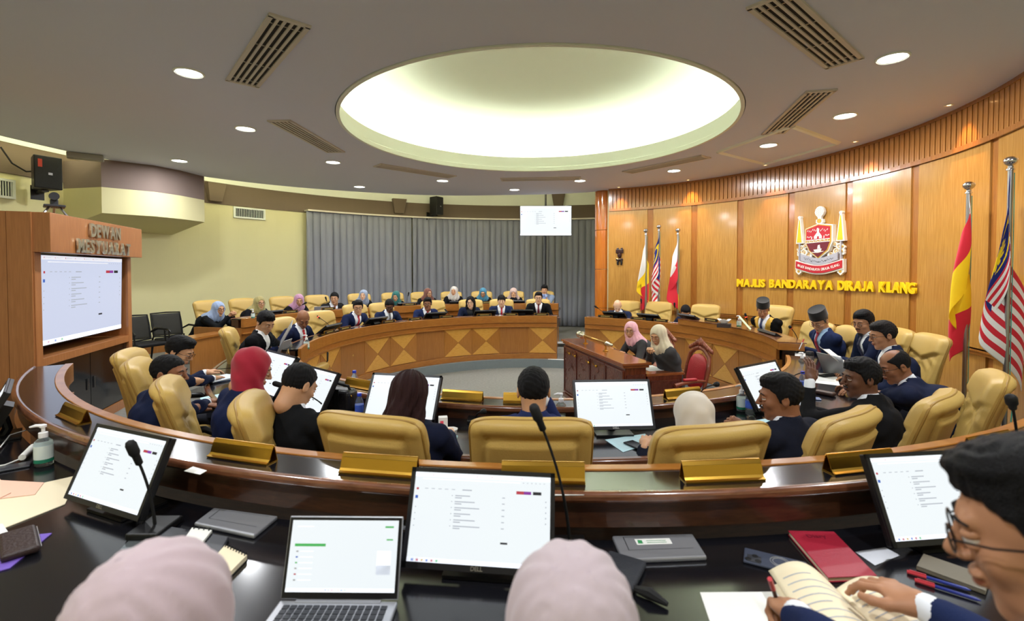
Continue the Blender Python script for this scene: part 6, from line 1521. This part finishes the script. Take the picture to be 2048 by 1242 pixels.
# name holders on the near ledges (seen from behind)
for px, lb in ((124, 'brass name holder on the ledge above the large sanitizer bottle'), (466, 'brass name holder on the ledge left of the black suited man'), (748, 'brass name holder behind the chair of the auburn haired woman'), (1087, 'brass name holder behind the centre monitor, brightly lit'), (1458, 'brass name holder behind the chair of the woman in cream hijab'), (1745, 'brass name holder behind the lower right monitor'), (2010, 'dark brass name holder at the right picture edge')):
    th = ring_theta(px, 4.83); p = pol(th, 4.80, LG1 + .001); nameplate_brass(p, th, lb)
for px, lb in ((712, 'pale brass name holder beside the upper water bottle'), (922, 'pale brass name holder left of the man in blue suit'), (1050, 'brass name holder behind the head of the man in blue suit'), (1372, 'brass name holder beyond the woman in cream hijab'), (1540, 'dark brass name holder by the right end of the near inner desk'), (563, 'brass name holder near the left end of the near inner desk')):
    th = ring_theta(px, 3.27); p = pol(th, 3.25, LG2 + .001); nameplate_brass(p, math.degrees(tang(th, 3.25)), lb)
# framed name signs on the far desks
def fnp(px, r, z, lb): th = ring_theta(px, r, True); p = pol(th, r, z + .001); nameplate_front(p, math.degrees(tang(th, r)), lb)
for px, lb in ((657, 'framed name sign, leftmost on the far inner desk'), (688, 'framed name sign left of the man with glasses and red tie'), (776, 'framed name sign before the dark skinned man'), (829, 'framed name sign left of the middle man'), (893, 'framed name sign left of the long haired woman'), (968, 'framed name sign before the long haired woman'), (1021, 'framed name sign before the fair man'), (1083, 'framed name sign before the man in black suit by the aisle')): fnp(px, 3.22, LG2, lb)
for px, lb in ((1211, 'framed name sign before the bald man by the pillar'), (1277, 'framed name sign left of the empty chair by the flags'), (1323, 'framed name sign right of the empty chair by the flags')): fnp(px, 3.22, LG2, lb)
fnp(1424, 3.24, LG2 + .10, 'framed name sign on the raised parapet near the tissue box')
for px, lb in ((516, 'framed name sign before the woman in olive hijab'), (580, 'framed name sign before the woman in mauve pink hijab'), (656, 'framed name sign before the man at the curtain edge'), (716, 'framed name sign before the woman in grey blue hijab'), (762, 'framed name sign left of the woman in dark green hijab'), (818, 'framed name sign right of the woman in dark green hijab'), (876, 'framed name sign before the woman in brown hijab'), (974, 'framed name sign before the woman in teal blue hijab')): fnp(px, 4.76, LG1, lb)
# bottles
for px, py, z, s, lb in ((709, 784, DK2, 1.0, 'water bottle with blue cap beside the black handbag'), (719, 836, DK2, .95, 'water bottle with blue cap left of the hidden monitor'), (1500, 829, DK2, 1, 'water bottle in front of the folded hands'), (1605, 786, DK2, 1, 'water bottle beside the man with raised hand'), (580, 710, DK2, 1, 'water bottle beside the young man with tablet')):
    water_bottle(on(px, py, z), lb, s)
for px, py, z, s, lb in ((88, 930, DK1, 1.02, 'large sanitizer pump bottle with green label at left'), (549, 795, DK2, 1.05, 'sanitizer pump bottle right of the woman in red hijab'), (1122, 842, DK2, 1.0, 'sanitizer pump bottle right of the man in blue suit'), (1483, 822, DK2, 1.0, 'sanitizer pump bottle left of the man with thick black hair'), (1604, 742, DK2, 1.0, 'sanitizer pump bottle beside the steel tumbler'), (613, 700, DK2 + .02, 1, 'white pump bottle before the bald man in red striped tie'), (1478, 655, LG2 + .1, .9, 'clear pump bottle on the raised parapet before the mayor'), (506, 637, LG1, .8, 'small white pump bottle before the woman in olive hijab')):
    sanitizer(on(px, py, z), lb, s, yaw=200 if px < 100 else 190, words=px < 100)
# steel tumbler
p = on(1619, 742, DK2); t = thing('tumbler', 'brushed steel tumbler with black lid beside the open laptop', 'tumbler', p); mb = MB(); mb.lathe([(.030, 0), (.033, .004), (.036, .15), (.035, .16)], 24); obj('cup_body', mb, M_STEEL, t, smooth=50); mb = MB(); mb.lathe([(.0365, .155), (.0365, .185), (.030, .195), (.003, .196)], 24); obj('lid', mb, M_PLASTIC, t, smooth=50)
# laptops
L1_ = at(560, 1204, DK1 + .01); L2_ = at(796, 1206, DK1 + .01); dd = L2_ - L1_
laptop(((L1_.x + L2_.x) / 2, (L1_.y + L2_.y) / 2, DK1 + .001), math.degrees(math.atan2(dd.y, dd.x)), 'open silver laptop with chat window at lower left centre', w=dd.length, open_ang=108)
p = at(1672, 752, DK2); laptop((p.x, p.y, DK2 + .001), 96, 'open dark laptop before the grey haired man with glasses', w=.32)
p = at(560, 716, DK2); laptop((p.x, p.y, DK2 + .001), -88, 'pale open laptop before the young man with tablet', w=.29)
p = at(630, 640, DK1); 
th = ring_theta(641, 5.05, True); p = pol(th, 5.05, DK1 + .001); laptop(p, math.degrees(tang(th, 5.05)), 'grey open laptop on the rear desk right of the mauve hijab', open_ang=100)
# tablet of the young man
wt = atd(572, 668, 5.25); mb = MB(); mb.box((0, 0, 0), (.20, .008, .27)); o = tag(obj('tablet', mb, M_SILVER, loc=wt, bevel=.004), 'pale tablet held by the young man in black suit', 'tablet'); o.rotation_euler = (math.radians(-28), math.radians(18), math.radians(-70))
# folded keyboards / closed silver laptops
def closed(px, lb, sticker=False):
    P = quad_at(px, DK1 + .003); c = sum(P, Vector()) / 4; t = thing('closed_laptop', lb, 'laptop', (c.x, c.y, DK1 + .001)); lo = [(p.x - c.x, p.y - c.y, 0) for p in P]; mb = MB(); hi = [(a, b, .014) for a, b, _ in lo]
    mb.add(lo + hi, [(3, 2, 1, 0), (4, 5, 6, 7), (0, 1, 5, 4), (1, 2, 6, 5), (2, 3, 7, 6), (3, 0, 4, 7)]); obj('casing', mb, M_SILVER, t, bevel=.005)
    Q = [Vector(h) for h in hi]; f = lambda u, v: (Q[0].lerp(Q[1], u)).lerp(Q[3].lerp(Q[2], u), v)
    mb = MB(); 
    for (u0, v0, u1, v1) in ((.12, .35, .13, .9), (.12, .35, .9, .36), (.12, .9, .9, .91)): mb.add([f(u0, v0) + Vector((0, 0, .0006)), f(u1, v0) + Vector((0, 0, .0006)), f(u1, v1) + Vector((0, 0, .0006)), f(u0, v1) + Vector((0, 0, .0006))], [(0, 1, 2, 3)])
    obj('groove', mb, M_DGREY, t)
    if sticker:
        mb = MB(); mb.add([f(.25, .55) + Vector((0, 0, .001)), f(.68, .55) + Vector((0, 0, .001)), f(.68, .80) + Vector((0, 0, .001)), f(.25, .80) + Vector((0, 0, .001))], [(0, 1, 2, 3)]); s = obj('sticker', mb, M_PAPER, t)
        mb = MB(); mb.add([f(.27, .60) + Vector((0, 0, .0014)), f(.33, .60) + Vector((0, 0, .0014)), f(.33, .74) + Vector((0, 0, .0014)), f(.28, .76) + Vector((0, 0, .0014))], [(0, 1, 2, 3)])
        for v in (.62, .70): mb.add([f(.38, v) + Vector((0, 0, .0014)), f(.62, v) + Vector((0, 0, .0014)), f(.62, v + .02) + Vector((0, 0, .0014)), f(.38, v + .02) + Vector((0, 0, .0014))], [(0, 1, 2, 3)])
        obj('sticker_print', mb, mat('leaf_green', (60, 150, 90), .6), s)
closed([(388, 1052), (508, 1078), (556, 1038), (428, 1021)], 'closed silver laptop with square groove left of the open laptop')
closed([(1245, 1127), (1414, 1120), (1385, 1074), (1224, 1078)], 'closed silver laptop with white sticker right of centre', True)
sheet(quad_at([(700, 1045), (840, 1030), (810, 1060), (690, 1062)], DK1), DK1 + .001, 'grey folder edge behind the centre monitor', M_SILVER, cat='folder', name='folder', thick=.006)
# red diary, notebooks, phones, papers in the foreground
P = quad_at([(1656, 1156), (1754, 1152), (1668, 1064), (1576, 1062)], DK1 + .015); c = sum(P, Vector()) / 4; t = thing('diary', 'red leather covered diary at lower right with stamped title', 'book', (c.x, c.y, DK1 + .001))
def slab(P, c, z0, z1, sh=1.0): lo = [((p.x - c.x) * sh, (p.y - c.y) * sh, z0) for p in P]; hi = [(a, b, z1) for a, b, _ in lo]; mb = MB(); mb.add(lo + hi, [(3, 2, 1, 0), (4, 5, 6, 7), (0, 1, 5, 4), (1, 2, 6, 5), (2, 3, 7, 6), (3, 0, 4, 7)]); return mb, hi
M_DR = mat('diary_red', (166, 34, 56), .45, bump=.15, bscale=160)
mb, hi = slab(P, c, .013, .016); obj('cover', mb, M_DR, t, bevel=.001); mb, _ = slab(P, c, 0, .003); obj('cover', mb, M_DR, t, bevel=.001); mb, _ = slab(P, c, .003, .013, .97); obj('pages', mb, M_CREAMP, t)
Q = [Vector(h) for h in hi]; mb = MB(); ux = (Q[2] - Q[3]); uy = (Q[3] - Q[0])
tm = text_mesh('Diary', .028, .0003, .0003, mats=[mat('stamped', (120, 24, 44), .5)]); tm.transform(Matrix.Rotation(-PI / 2, 4, 'X')); o = link('lettering', tm, t); q = Q[3].lerp(Q[2], .5).lerp(Q[0].lerp(Q[1], .5), .14); o.location = (q.x, q.y, .0165); o.rotation_euler = (0, 0, math.atan2(ux.y, ux.x))
P = quad_at([(1490, 1150), (1600, 1170), (1625, 1140), (1500, 1100)], DK1); c = sum(P, Vector()) / 4
phone(on(1550, 1128, DK1), 62, 'phone with triple lens camera and magnet ring left of the red diary', (70, 76, 92), camera=True, ring=True).scale = (1.12, 1.12, 1)
sheet(quad_at([(1430, 1275), (1640, 1275), (1640, 1184), (1400, 1186)], DK1), DK1 + .001, 'blank white sheet on the black desk under the hand with pen')
# open booklet held by the man at lower right: two curved leaves
def leaf(P, z, label, bend, m=M_CREAMP, lines=9):
    P = [Vector((p.x, p.y, 0)) for p in P]; c = sum(P, Vector()) / 4
    mb = MB(); f = lambda u, v: tuple(P[0].lerp(P[1], u).lerp(P[3].lerp(P[2], u), v) - c + Vector((0, 0, bend(u, v)))); mb.grid(f, 16, 10); o = obj('leaf', mb, m, OB, smooth=True, solid=.0012); o.location = (c.x - OB.location.x, c.y - OB.location.y, 0)
    mb = MB()
    for k in range(lines):
        v = .85 - .75 * k / lines; e = .9 if k % 4 else .5
        pts = [Vector(f(.1 + (e - .1) * q / 8, v)) + Vector((0, 0, .0012)) for q in range(9)]; pb = [Vector(f(.1 + (e - .1) * q / 8, v - .014)) + Vector((0, 0, .0012)) for q in range(9)]
        mb.add(pts + pb, [(q, q + 9, q + 10, q + 1) for q in range(8)])
    l = obj('printed_lines', mb, mat('print_grey', (182, 184, 186), .8), o)
cc = at(1700, 1210, DK1 + .05); OB = thing('open_booklet', 'open cream booklet held in both hands at lower right', 'book', (cc.x, cc.y, DK1 + .03))
leaf(quad_at([(1665, 1330), (1830, 1330), (1672, 1180), (1537, 1142)], DK1 + .06), 0, '', lambda u, v: .030 + .05 * math.sin(PI * u) * (.5 + .5 * v))
leaf(quad_at([(1830, 1330), (1960, 1310), (1762, 1158), (1668, 1184)], DK1 + .06), 0, '', lambda u, v: .034 + .018 * math.sin(PI * u))
leaf(quad_at([(1650, 1335), (1830, 1335), (1680, 1196), (1545, 1165)], DK1 + .05), 0, '', lambda u, v: .012 + .03 * math.sin(PI * u) * (.5 + .5 * v), lines=1)
hnd = atd(1551, 1196, 1.10); o = pen(hnd, 60, 'black tipped pen in the right hand of the man with glasses', (28, 28, 32)); o.rotation_euler = (math.radians(55), math.radians(10), math.radians(150))
for px, py, yw, c, lb in ((1898, 1185, 50, (30, 44, 130), 'blue pen with red band beside the man at lower right'), (1880, 1166, 52, (36, 52, 140), 'second blue pen above the first at lower right')): pen(on(px, py, DK1), yw, lb, c)
book(on(1905, 1150, DK1), 40, .10, .15, .012, 'grey notebook partly hidden by the face at lower right', (120, 112, 96))
sheet(quad_at([(1710, 1105), (1750, 1132), (1800, 1112), (1770, 1096)], DK1), DK1 + .001, 'grey cloth edge under the lower right monitor', M_SILVER, cat='cloth', name='cloth')
t = thing('glasses_case', 'dark grey soft case right of the centre hijab', 'case', on(1240, 1150, DK1), math.radians(60)); mb = MB(); mb.box((0, 0, .012), (.15, .12, .022)); obj('case_body', mb, mat('charcoal_cloth', (46, 48, 54), .8, bump=.3, bscale=120), t, bevel=.009, seg=3)
t = thing('strap', 'black folded umbrella strap below the grey case', 'strap', on(1300, 1200, DK1), math.radians(-40)); mb = MB(); mb.tube([(-.05, 0, .012), (0, 0, .018), (.05, 0, .010)], [.008, .016, .006], 8); obj('strap_body', mb, M_SOFTBLACK, t, smooth=True)
# spiral notebooks
def spiral(P, z, h, lb, m, n=9):
    P = quad_at(P, z + h); c = sum(P, Vector()) / 4; t = thing('spiral_notebook', lb, 'notebook', (c.x, c.y, z)); mb, hi = slab(P, c, .002, h); obj('pages', mb, m, t); mb, _ = slab(P, c, 0, .002, 1.04); obj('back_cover', mb, M_PLASTIC, t)
    a, b = Vector(hi[3]), Vector(hi[2])
    for k in range(n):
        q = a.lerp(b, (k + .5) / n); mb = MB(); nrm = (Vector(hi[0]) - Vector(hi[3])).normalized() * .008
        mb.tube([q + nrm, q + nrm * .4 + Vector((0, 0, .006)), q - nrm * .6 + Vector((0, 0, .002)), q - nrm * .6 - Vector((0, 0, h * .7))], .0018, 5); obj('ring', mb, M_SOFTBLACK, t)
    return t
t = thing('organiser', 'dark grey leather organiser under the spiral notebook at lower left', 'book', (0, 0, 0)); P = quad_at([(290, 1095), (440, 1110), (458, 1074), (332, 1052)], DK1 + .012); c = sum(P, Vector()) / 4; t.location = (c.x, c.y, DK1 + .001); mb, _ = slab(P, c, 0, .014); obj('cover', mb, M_DGREY, t, bevel=.004)
spiral([(368, 1078), (398, 1092), (424, 1060), (384, 1055)], DK1 + .016, .010, 'small white spiral notebook on the grey organiser', M_PAPER, 4)
spiral([(425, 1118), (462, 1142), (494, 1110), (450, 1090)], DK1 + .001, .016, 'cream spiral notepad left of the open laptop', M_CREAMP, 8)
sheet(quad_at([(240, 1100), (300, 1110), (310, 1085), (262, 1078)], DK1), DK1 + .001, 'crumpled clear plastic sleeve near the lower left hijab', M_GLASS, cat='sleeve', name='plastic_sleeve')
# papers at lower left
sheet(quad_at([(-60, 1085), (130, 1010), (156, 952), (-60, 1000)], DK1), DK1 + .001, 'cream folder sheet left of the lower left monitor', M_CREAMP, cat='folder', name='folder', thick=.003)
sheet(quad_at([(-80, 1010), (70, 992), (88, 968), (-60, 960)], DK1), DK1 + .005, 'peach coloured card on the cream folder at left', mat('peach_card', (246, 200, 176), .8), cat='card', name='card', thick=.002)
sheet(quad_at([(-80, 1040), (22, 990), (0, 962), (-90, 962)], DK1), DK1 + .008, 'peach envelope at the left edge on the cream folder', mat('peach_card', (246, 200, 176)), cat='envelope', name='envelope', thick=.002)
sheet(quad_at([(-60, 1160), (20, 1138), (104, 1068), (-20, 1080)], DK1), DK1 + .001, 'purple folder under the brown purse at lower left', mat('purple_card', (120, 92, 190), .6), cat='folder', name='folder', thick=.003)
t = thing('purse', 'dark brown zipped purse on the purple folder at lower left', 'purse', on(38, 1092, DK1 + .004), math.radians(48)); mb = MB(); mb.box((0, 0, .012), (.09, .20, .022)); obj('purse_body', mb, mat('dark_brown_leather', (50, 34, 32), .45, bump=.3, bscale=90), t, bevel=.009, seg=3); mb = MB(); mb.tube([(.047, -.09, .014), (.047, .09, .014)], .0018, 5); obj('zip', mb, M_STEEL, t)
sheet(quad_at([(-40, 1085), (20, 1072), (5, 1050), (-40, 1055)], DK1), DK1 + .004, 'white slip with red print at the left edge', M_PAPER)
phone(on(14, 938, DK1), -50, 'grey phone beside the large sanitizer bottle', (60, 62, 68))
t = thing('charging_cable', 'white charging cable curling at the left edge', 'cable', on(30, 905, DK1)); a = at(30, 905, DK1)
mb = MB(); mb.tube([at(x, y, DK1 + .012) - a for x, y in ((-30, 905), (0, 895), (20, 870), (60, 858), (75, 850))], .003, 6); mb.tube([at(x, y, DK1 + .012) - a for x, y in ((-20, 935), (10, 930), (40, 918), (62, 900))], .0035, 6); obj('wire', mb, M_PAPER, t, smooth=True); mb = MB(); mb.tube([at(44, 915, DK1 + .02) - a, at(66, 893, DK1 + .02) - a], .014, 10); obj('plug', mb, M_PAPER, t, smooth=50)
sheet(quad_at([(1092, 0 + 992), (1168, 991), (1166, 986), (1088, 987)], LG1), LG1 + .001, 'white card with green leaf on the centre ledge', M_PAPER, cat='card', name='card')
sheet(quad_at([(368, 943), (400, 950), (414, 942), (386, 934)], LG1), LG1 + .001, 'white card with green print on the left ledge', M_PAPER, cat='card', name='card', lines=2)
# things on the inner desk
sheet(quad_at([(1246, 905), (1306, 886), (1290, 868), (1210, 880)], DK2), DK2 + .001, 'pale blue printed form beside the woman in cream hijab', M_BLUEP, lines=8)
phone(on(1275, 893, DK2 + .003), 30, 'black phone on the pale blue form')
sheet(quad_at([(868, 902), (908, 897), (916, 872), (880, 862)], DK2), DK2 + .002, 'pale blue printed form at the right arm of the auburn haired woman', M_BLUEP, lines=6)
t = thing('carton', 'small white carton beside the auburn haired woman', 'carton', on(886, 862, DK2), .2); mb = MB(); mb.box((0, 0, .045), (.055, .045, .09)); obj('carton_body', mb, M_PAPER, t, bevel=.002); mb = MB(); mb.box((-.008, -.0235, .06), (.02, .001, .02)); obj('red_print', mb, M_RED, t)
t = thing('plastic_tub', 'crumpled clear plastic food tub beside the white carton', 'tub', on(902, 868, DK2), .5); mb = MB(); mb.lathe([(.035, 0), (.042, .03), (.044, .032)], 8); obj('tub_body', mb, mat('frosted_plastic', (216, 210, 204), .3, trans=.3), t)
sheet(quad_at([(618, 832), (690, 836), (686, 828), (625, 824)], DK2), DK2 + .002, 'white tablet page between the cropped haired man and the handbag', M_PAPER)
t = thing('mouse', 'white computer mouse beside the black handbag', 'mouse', on(640, 815, DK2), .4); mb = MB(); mb.grid(lambda i, j: (.032 * math.cos(PI * (j - .5)) ** .6 * math.cos(2 * PI * i) if 0 < j < 1 else 0, .055 * math.cos(PI * (j - .5)) ** .6 * math.sin(2 * PI * i) if 0 < j < 1 else 0, .016 + .018 * math.sin(PI * (j - .5))), 20, 8); obj('shell', mb, M_PAPER, t, smooth=True)
bp = on(680, 822, DK2); t = thing('handbag', 'black leather handbag with brass rings on the inner desk', 'handbag', bp, math.radians(-20))
mb = MB(); mb.box((0, 0, .085), (.24, .12, .16)); obj('bag_body', mb, mat('bag_leather', (26, 24, 26), .4, bump=.3, bscale=60), t, bevel=.035, seg=4)
mb = MB(); mb.tube([(-.10, 0, .13), (-.09, -.02, .19), (0, -.03, .205), (.09, -.02, .19), (.10, 0, .13)], .010, 8); obj('handle', mb, M_SOFTBLACK, t, smooth=True)
mb = MB(); mb.box((.02, -.062, .09), (.04, .006, .16)); obj('strap', mb, M_SOFTBLACK, t, bevel=.002)
for s in (-1, 1): mb = MB(); mb.tube([(s * .112 + .012 * math.cos(a), -.03, .12 + .012 * math.sin(a)) for a in [k * PI / 6 for k in range(13)]], .003, 5); obj('ring', mb, M_BRASS, t)
bk = atd(487, 722, 4.9); t = thing('backpack', 'black backpack against the yellow chair of the young man', 'backpack', (bk.x, bk.y, FL2 + .46), math.radians(-66)); mb = MB(); mb.box((0, 0, .21), (.32, .18, .42)); obj('pack_body', mb, mat('black_nylon', (18, 18, 20), .75, bump=.4, bscale=60), t, bevel=.07, seg=4); mb = MB(); mb.tube([(-.06, 0, .41), (0, 0, .46), (.06, 0, .41)], .010, 8); obj('handle', mb, M_SOFTBLACK, t, smooth=True); mb = MB(); mb.box((0, -.095, .14), (.22, .03, .20)); obj('pocket', mb, M_SOFTBLACK, t, bevel=.012)
book(on(445, 758, DK2), -30, .21, .29, .012, 'blue covered booklet stack before the man with glasses', (40, 90, 160), (236, 236, 232)); book(on(440, 757, DK2 + .013), -22, .20, .28, .008, 'white booklet on top of the blue booklet', (210, 220, 232), (236, 236, 232))
sheet(quad_at([(405, 812), (450, 800), (440, 788), (400, 796)], DK2), DK2 + .001, 'white form before the bearded man', M_BLUEP, lines=4)
sheet(quad_at([(512, 716), (560, 722), (575, 707), (530, 704)], DK2), DK2 + .001, 'pale printed form before the young man with tablet', M_BLUEP, lines=4)
sheet(quad_at([(1490, 868), (1560, 850), (1530, 838), (1478, 846)], DK2), DK2 + .001, 'pale form under the folded hands', M_BLUEP, lines=5)
sheet(quad_at([(1585, 846), (1650, 852), (1640, 836), (1600, 832)], DK2), DK2 + .001, 'pale blue form before the man with raised hand', M_BLUEP, lines=5)
phone(on(1618, 797, DK2), 70, 'blue grey phone before the man with raised hand', (110, 130, 170))
t = thing('spectacle_case', 'brown rounded case before the gesturing man', 'case', on(1650, 790, DK2), .6); mb = MB(); mb.box((0, 0, .016), (.07, .14, .03)); obj('case_body', mb, mat('brown_case', (60, 40, 36), .4), t, bevel=.013, seg=3)
sheet(quad_at([(1622, 765), (1680, 772), (1672, 748), (1630, 746)], DK2), DK2 + .001, 'white papers left of the black wallet', M_PAPER, lines=5)
t = thing('wallet', 'black wallet on papers before the man with the balding head', 'wallet', on(1658, 752, DK2 + .003), .3); mb = MB(); mb.box((0, 0, .008), (.19, .07, .014)); obj('wallet_body', mb, M_SOFTBLACK, t, bevel=.004)
# white paper held up by the man with goatee
pp = atd(1668, 708, 4.55); mb = MB(); mb.grid(lambda i, j: (.15 * (2 * i - 1), .02 * math.sin(PI * i) + .015 * j, .10 * (2 * j - 1)), 10, 8); o = tag(obj('held_paper', mb, M_PAPER, loc=pp, smooth=True, solid=.001), 'white paper held by the man with goatee', 'paper'); o.rotation_euler = (math.radians(-50), math.radians(12), math.radians(40))
sheet(quad_at([(1580, 712), (1625, 718), (1622, 702), (1590, 700)], DK2), DK2 + .001, 'white note pad under the writing hand of the songkok man', M_PAPER)
pw = atd(1603, 690, 5.15); o = pen(pw, 30, 'pen held by the man in songkok and blue suit', (210, 210, 214)); o.rotation_euler = (math.radians(50), 0, math.radians(-60))
pg = atd(1492, 648, 6.6); mb = MB(); mb.grid(lambda i, j: (.10 * (2 * i - 1), .012 * math.sin(PI * i), .13 * (2 * j - 1)), 8, 6); o = tag(obj('green_paper', mb, mat('pale_green_paper', (206, 230, 190), .8), loc=pg, smooth=True, solid=.001), 'pale green paper held by the mayor', 'paper'); o.rotation_euler = (math.radians(-40), 0, math.radians(60))
# tissue box on the parapet
t = thing('tissue_box', 'white tissue box with tissue on the raised parapet', 'tissue box', on(1448, 655, LG2 + .10), math.radians(-30)); mb = MB(); mb.box((0, 0, .03), (.18, .11, .06)); obj('box_body', mb, mat('tissue_box_dark', (60, 50, 46), .5), t, bevel=.006); mb = MB(); random.seed(4)
mb.grid(lambda i, j: ((.03 + .05 * j) * math.cos(2 * PI * i) * (1 + .2 * math.sin(10 * PI * i)), (.02 + .035 * j) * math.sin(2 * PI * i), .058 + .05 * j + .014 * j * math.sin(6 * PI * i)), 24, 5); obj('tissue', mb, M_PAPER, t, smooth=True, solid=.001)
# papers on the mace table
p = MW(1.72, .52, .731); sheet([MW(1.55, .40, 0), MW(1.86, .40, 0), MW(1.86, .62, 0), MW(1.55, .62, 0)], .731, 'white sheet before the woman in cream hijab on the carved table', M_PAPER)
sheet([MW(.9, .40, 0), MW(1.2, .40, 0), MW(1.2, .62, 0), MW(.9, .62, 0)], .731, 'white sheet before the woman in pink hijab on the carved table', M_PAPER)
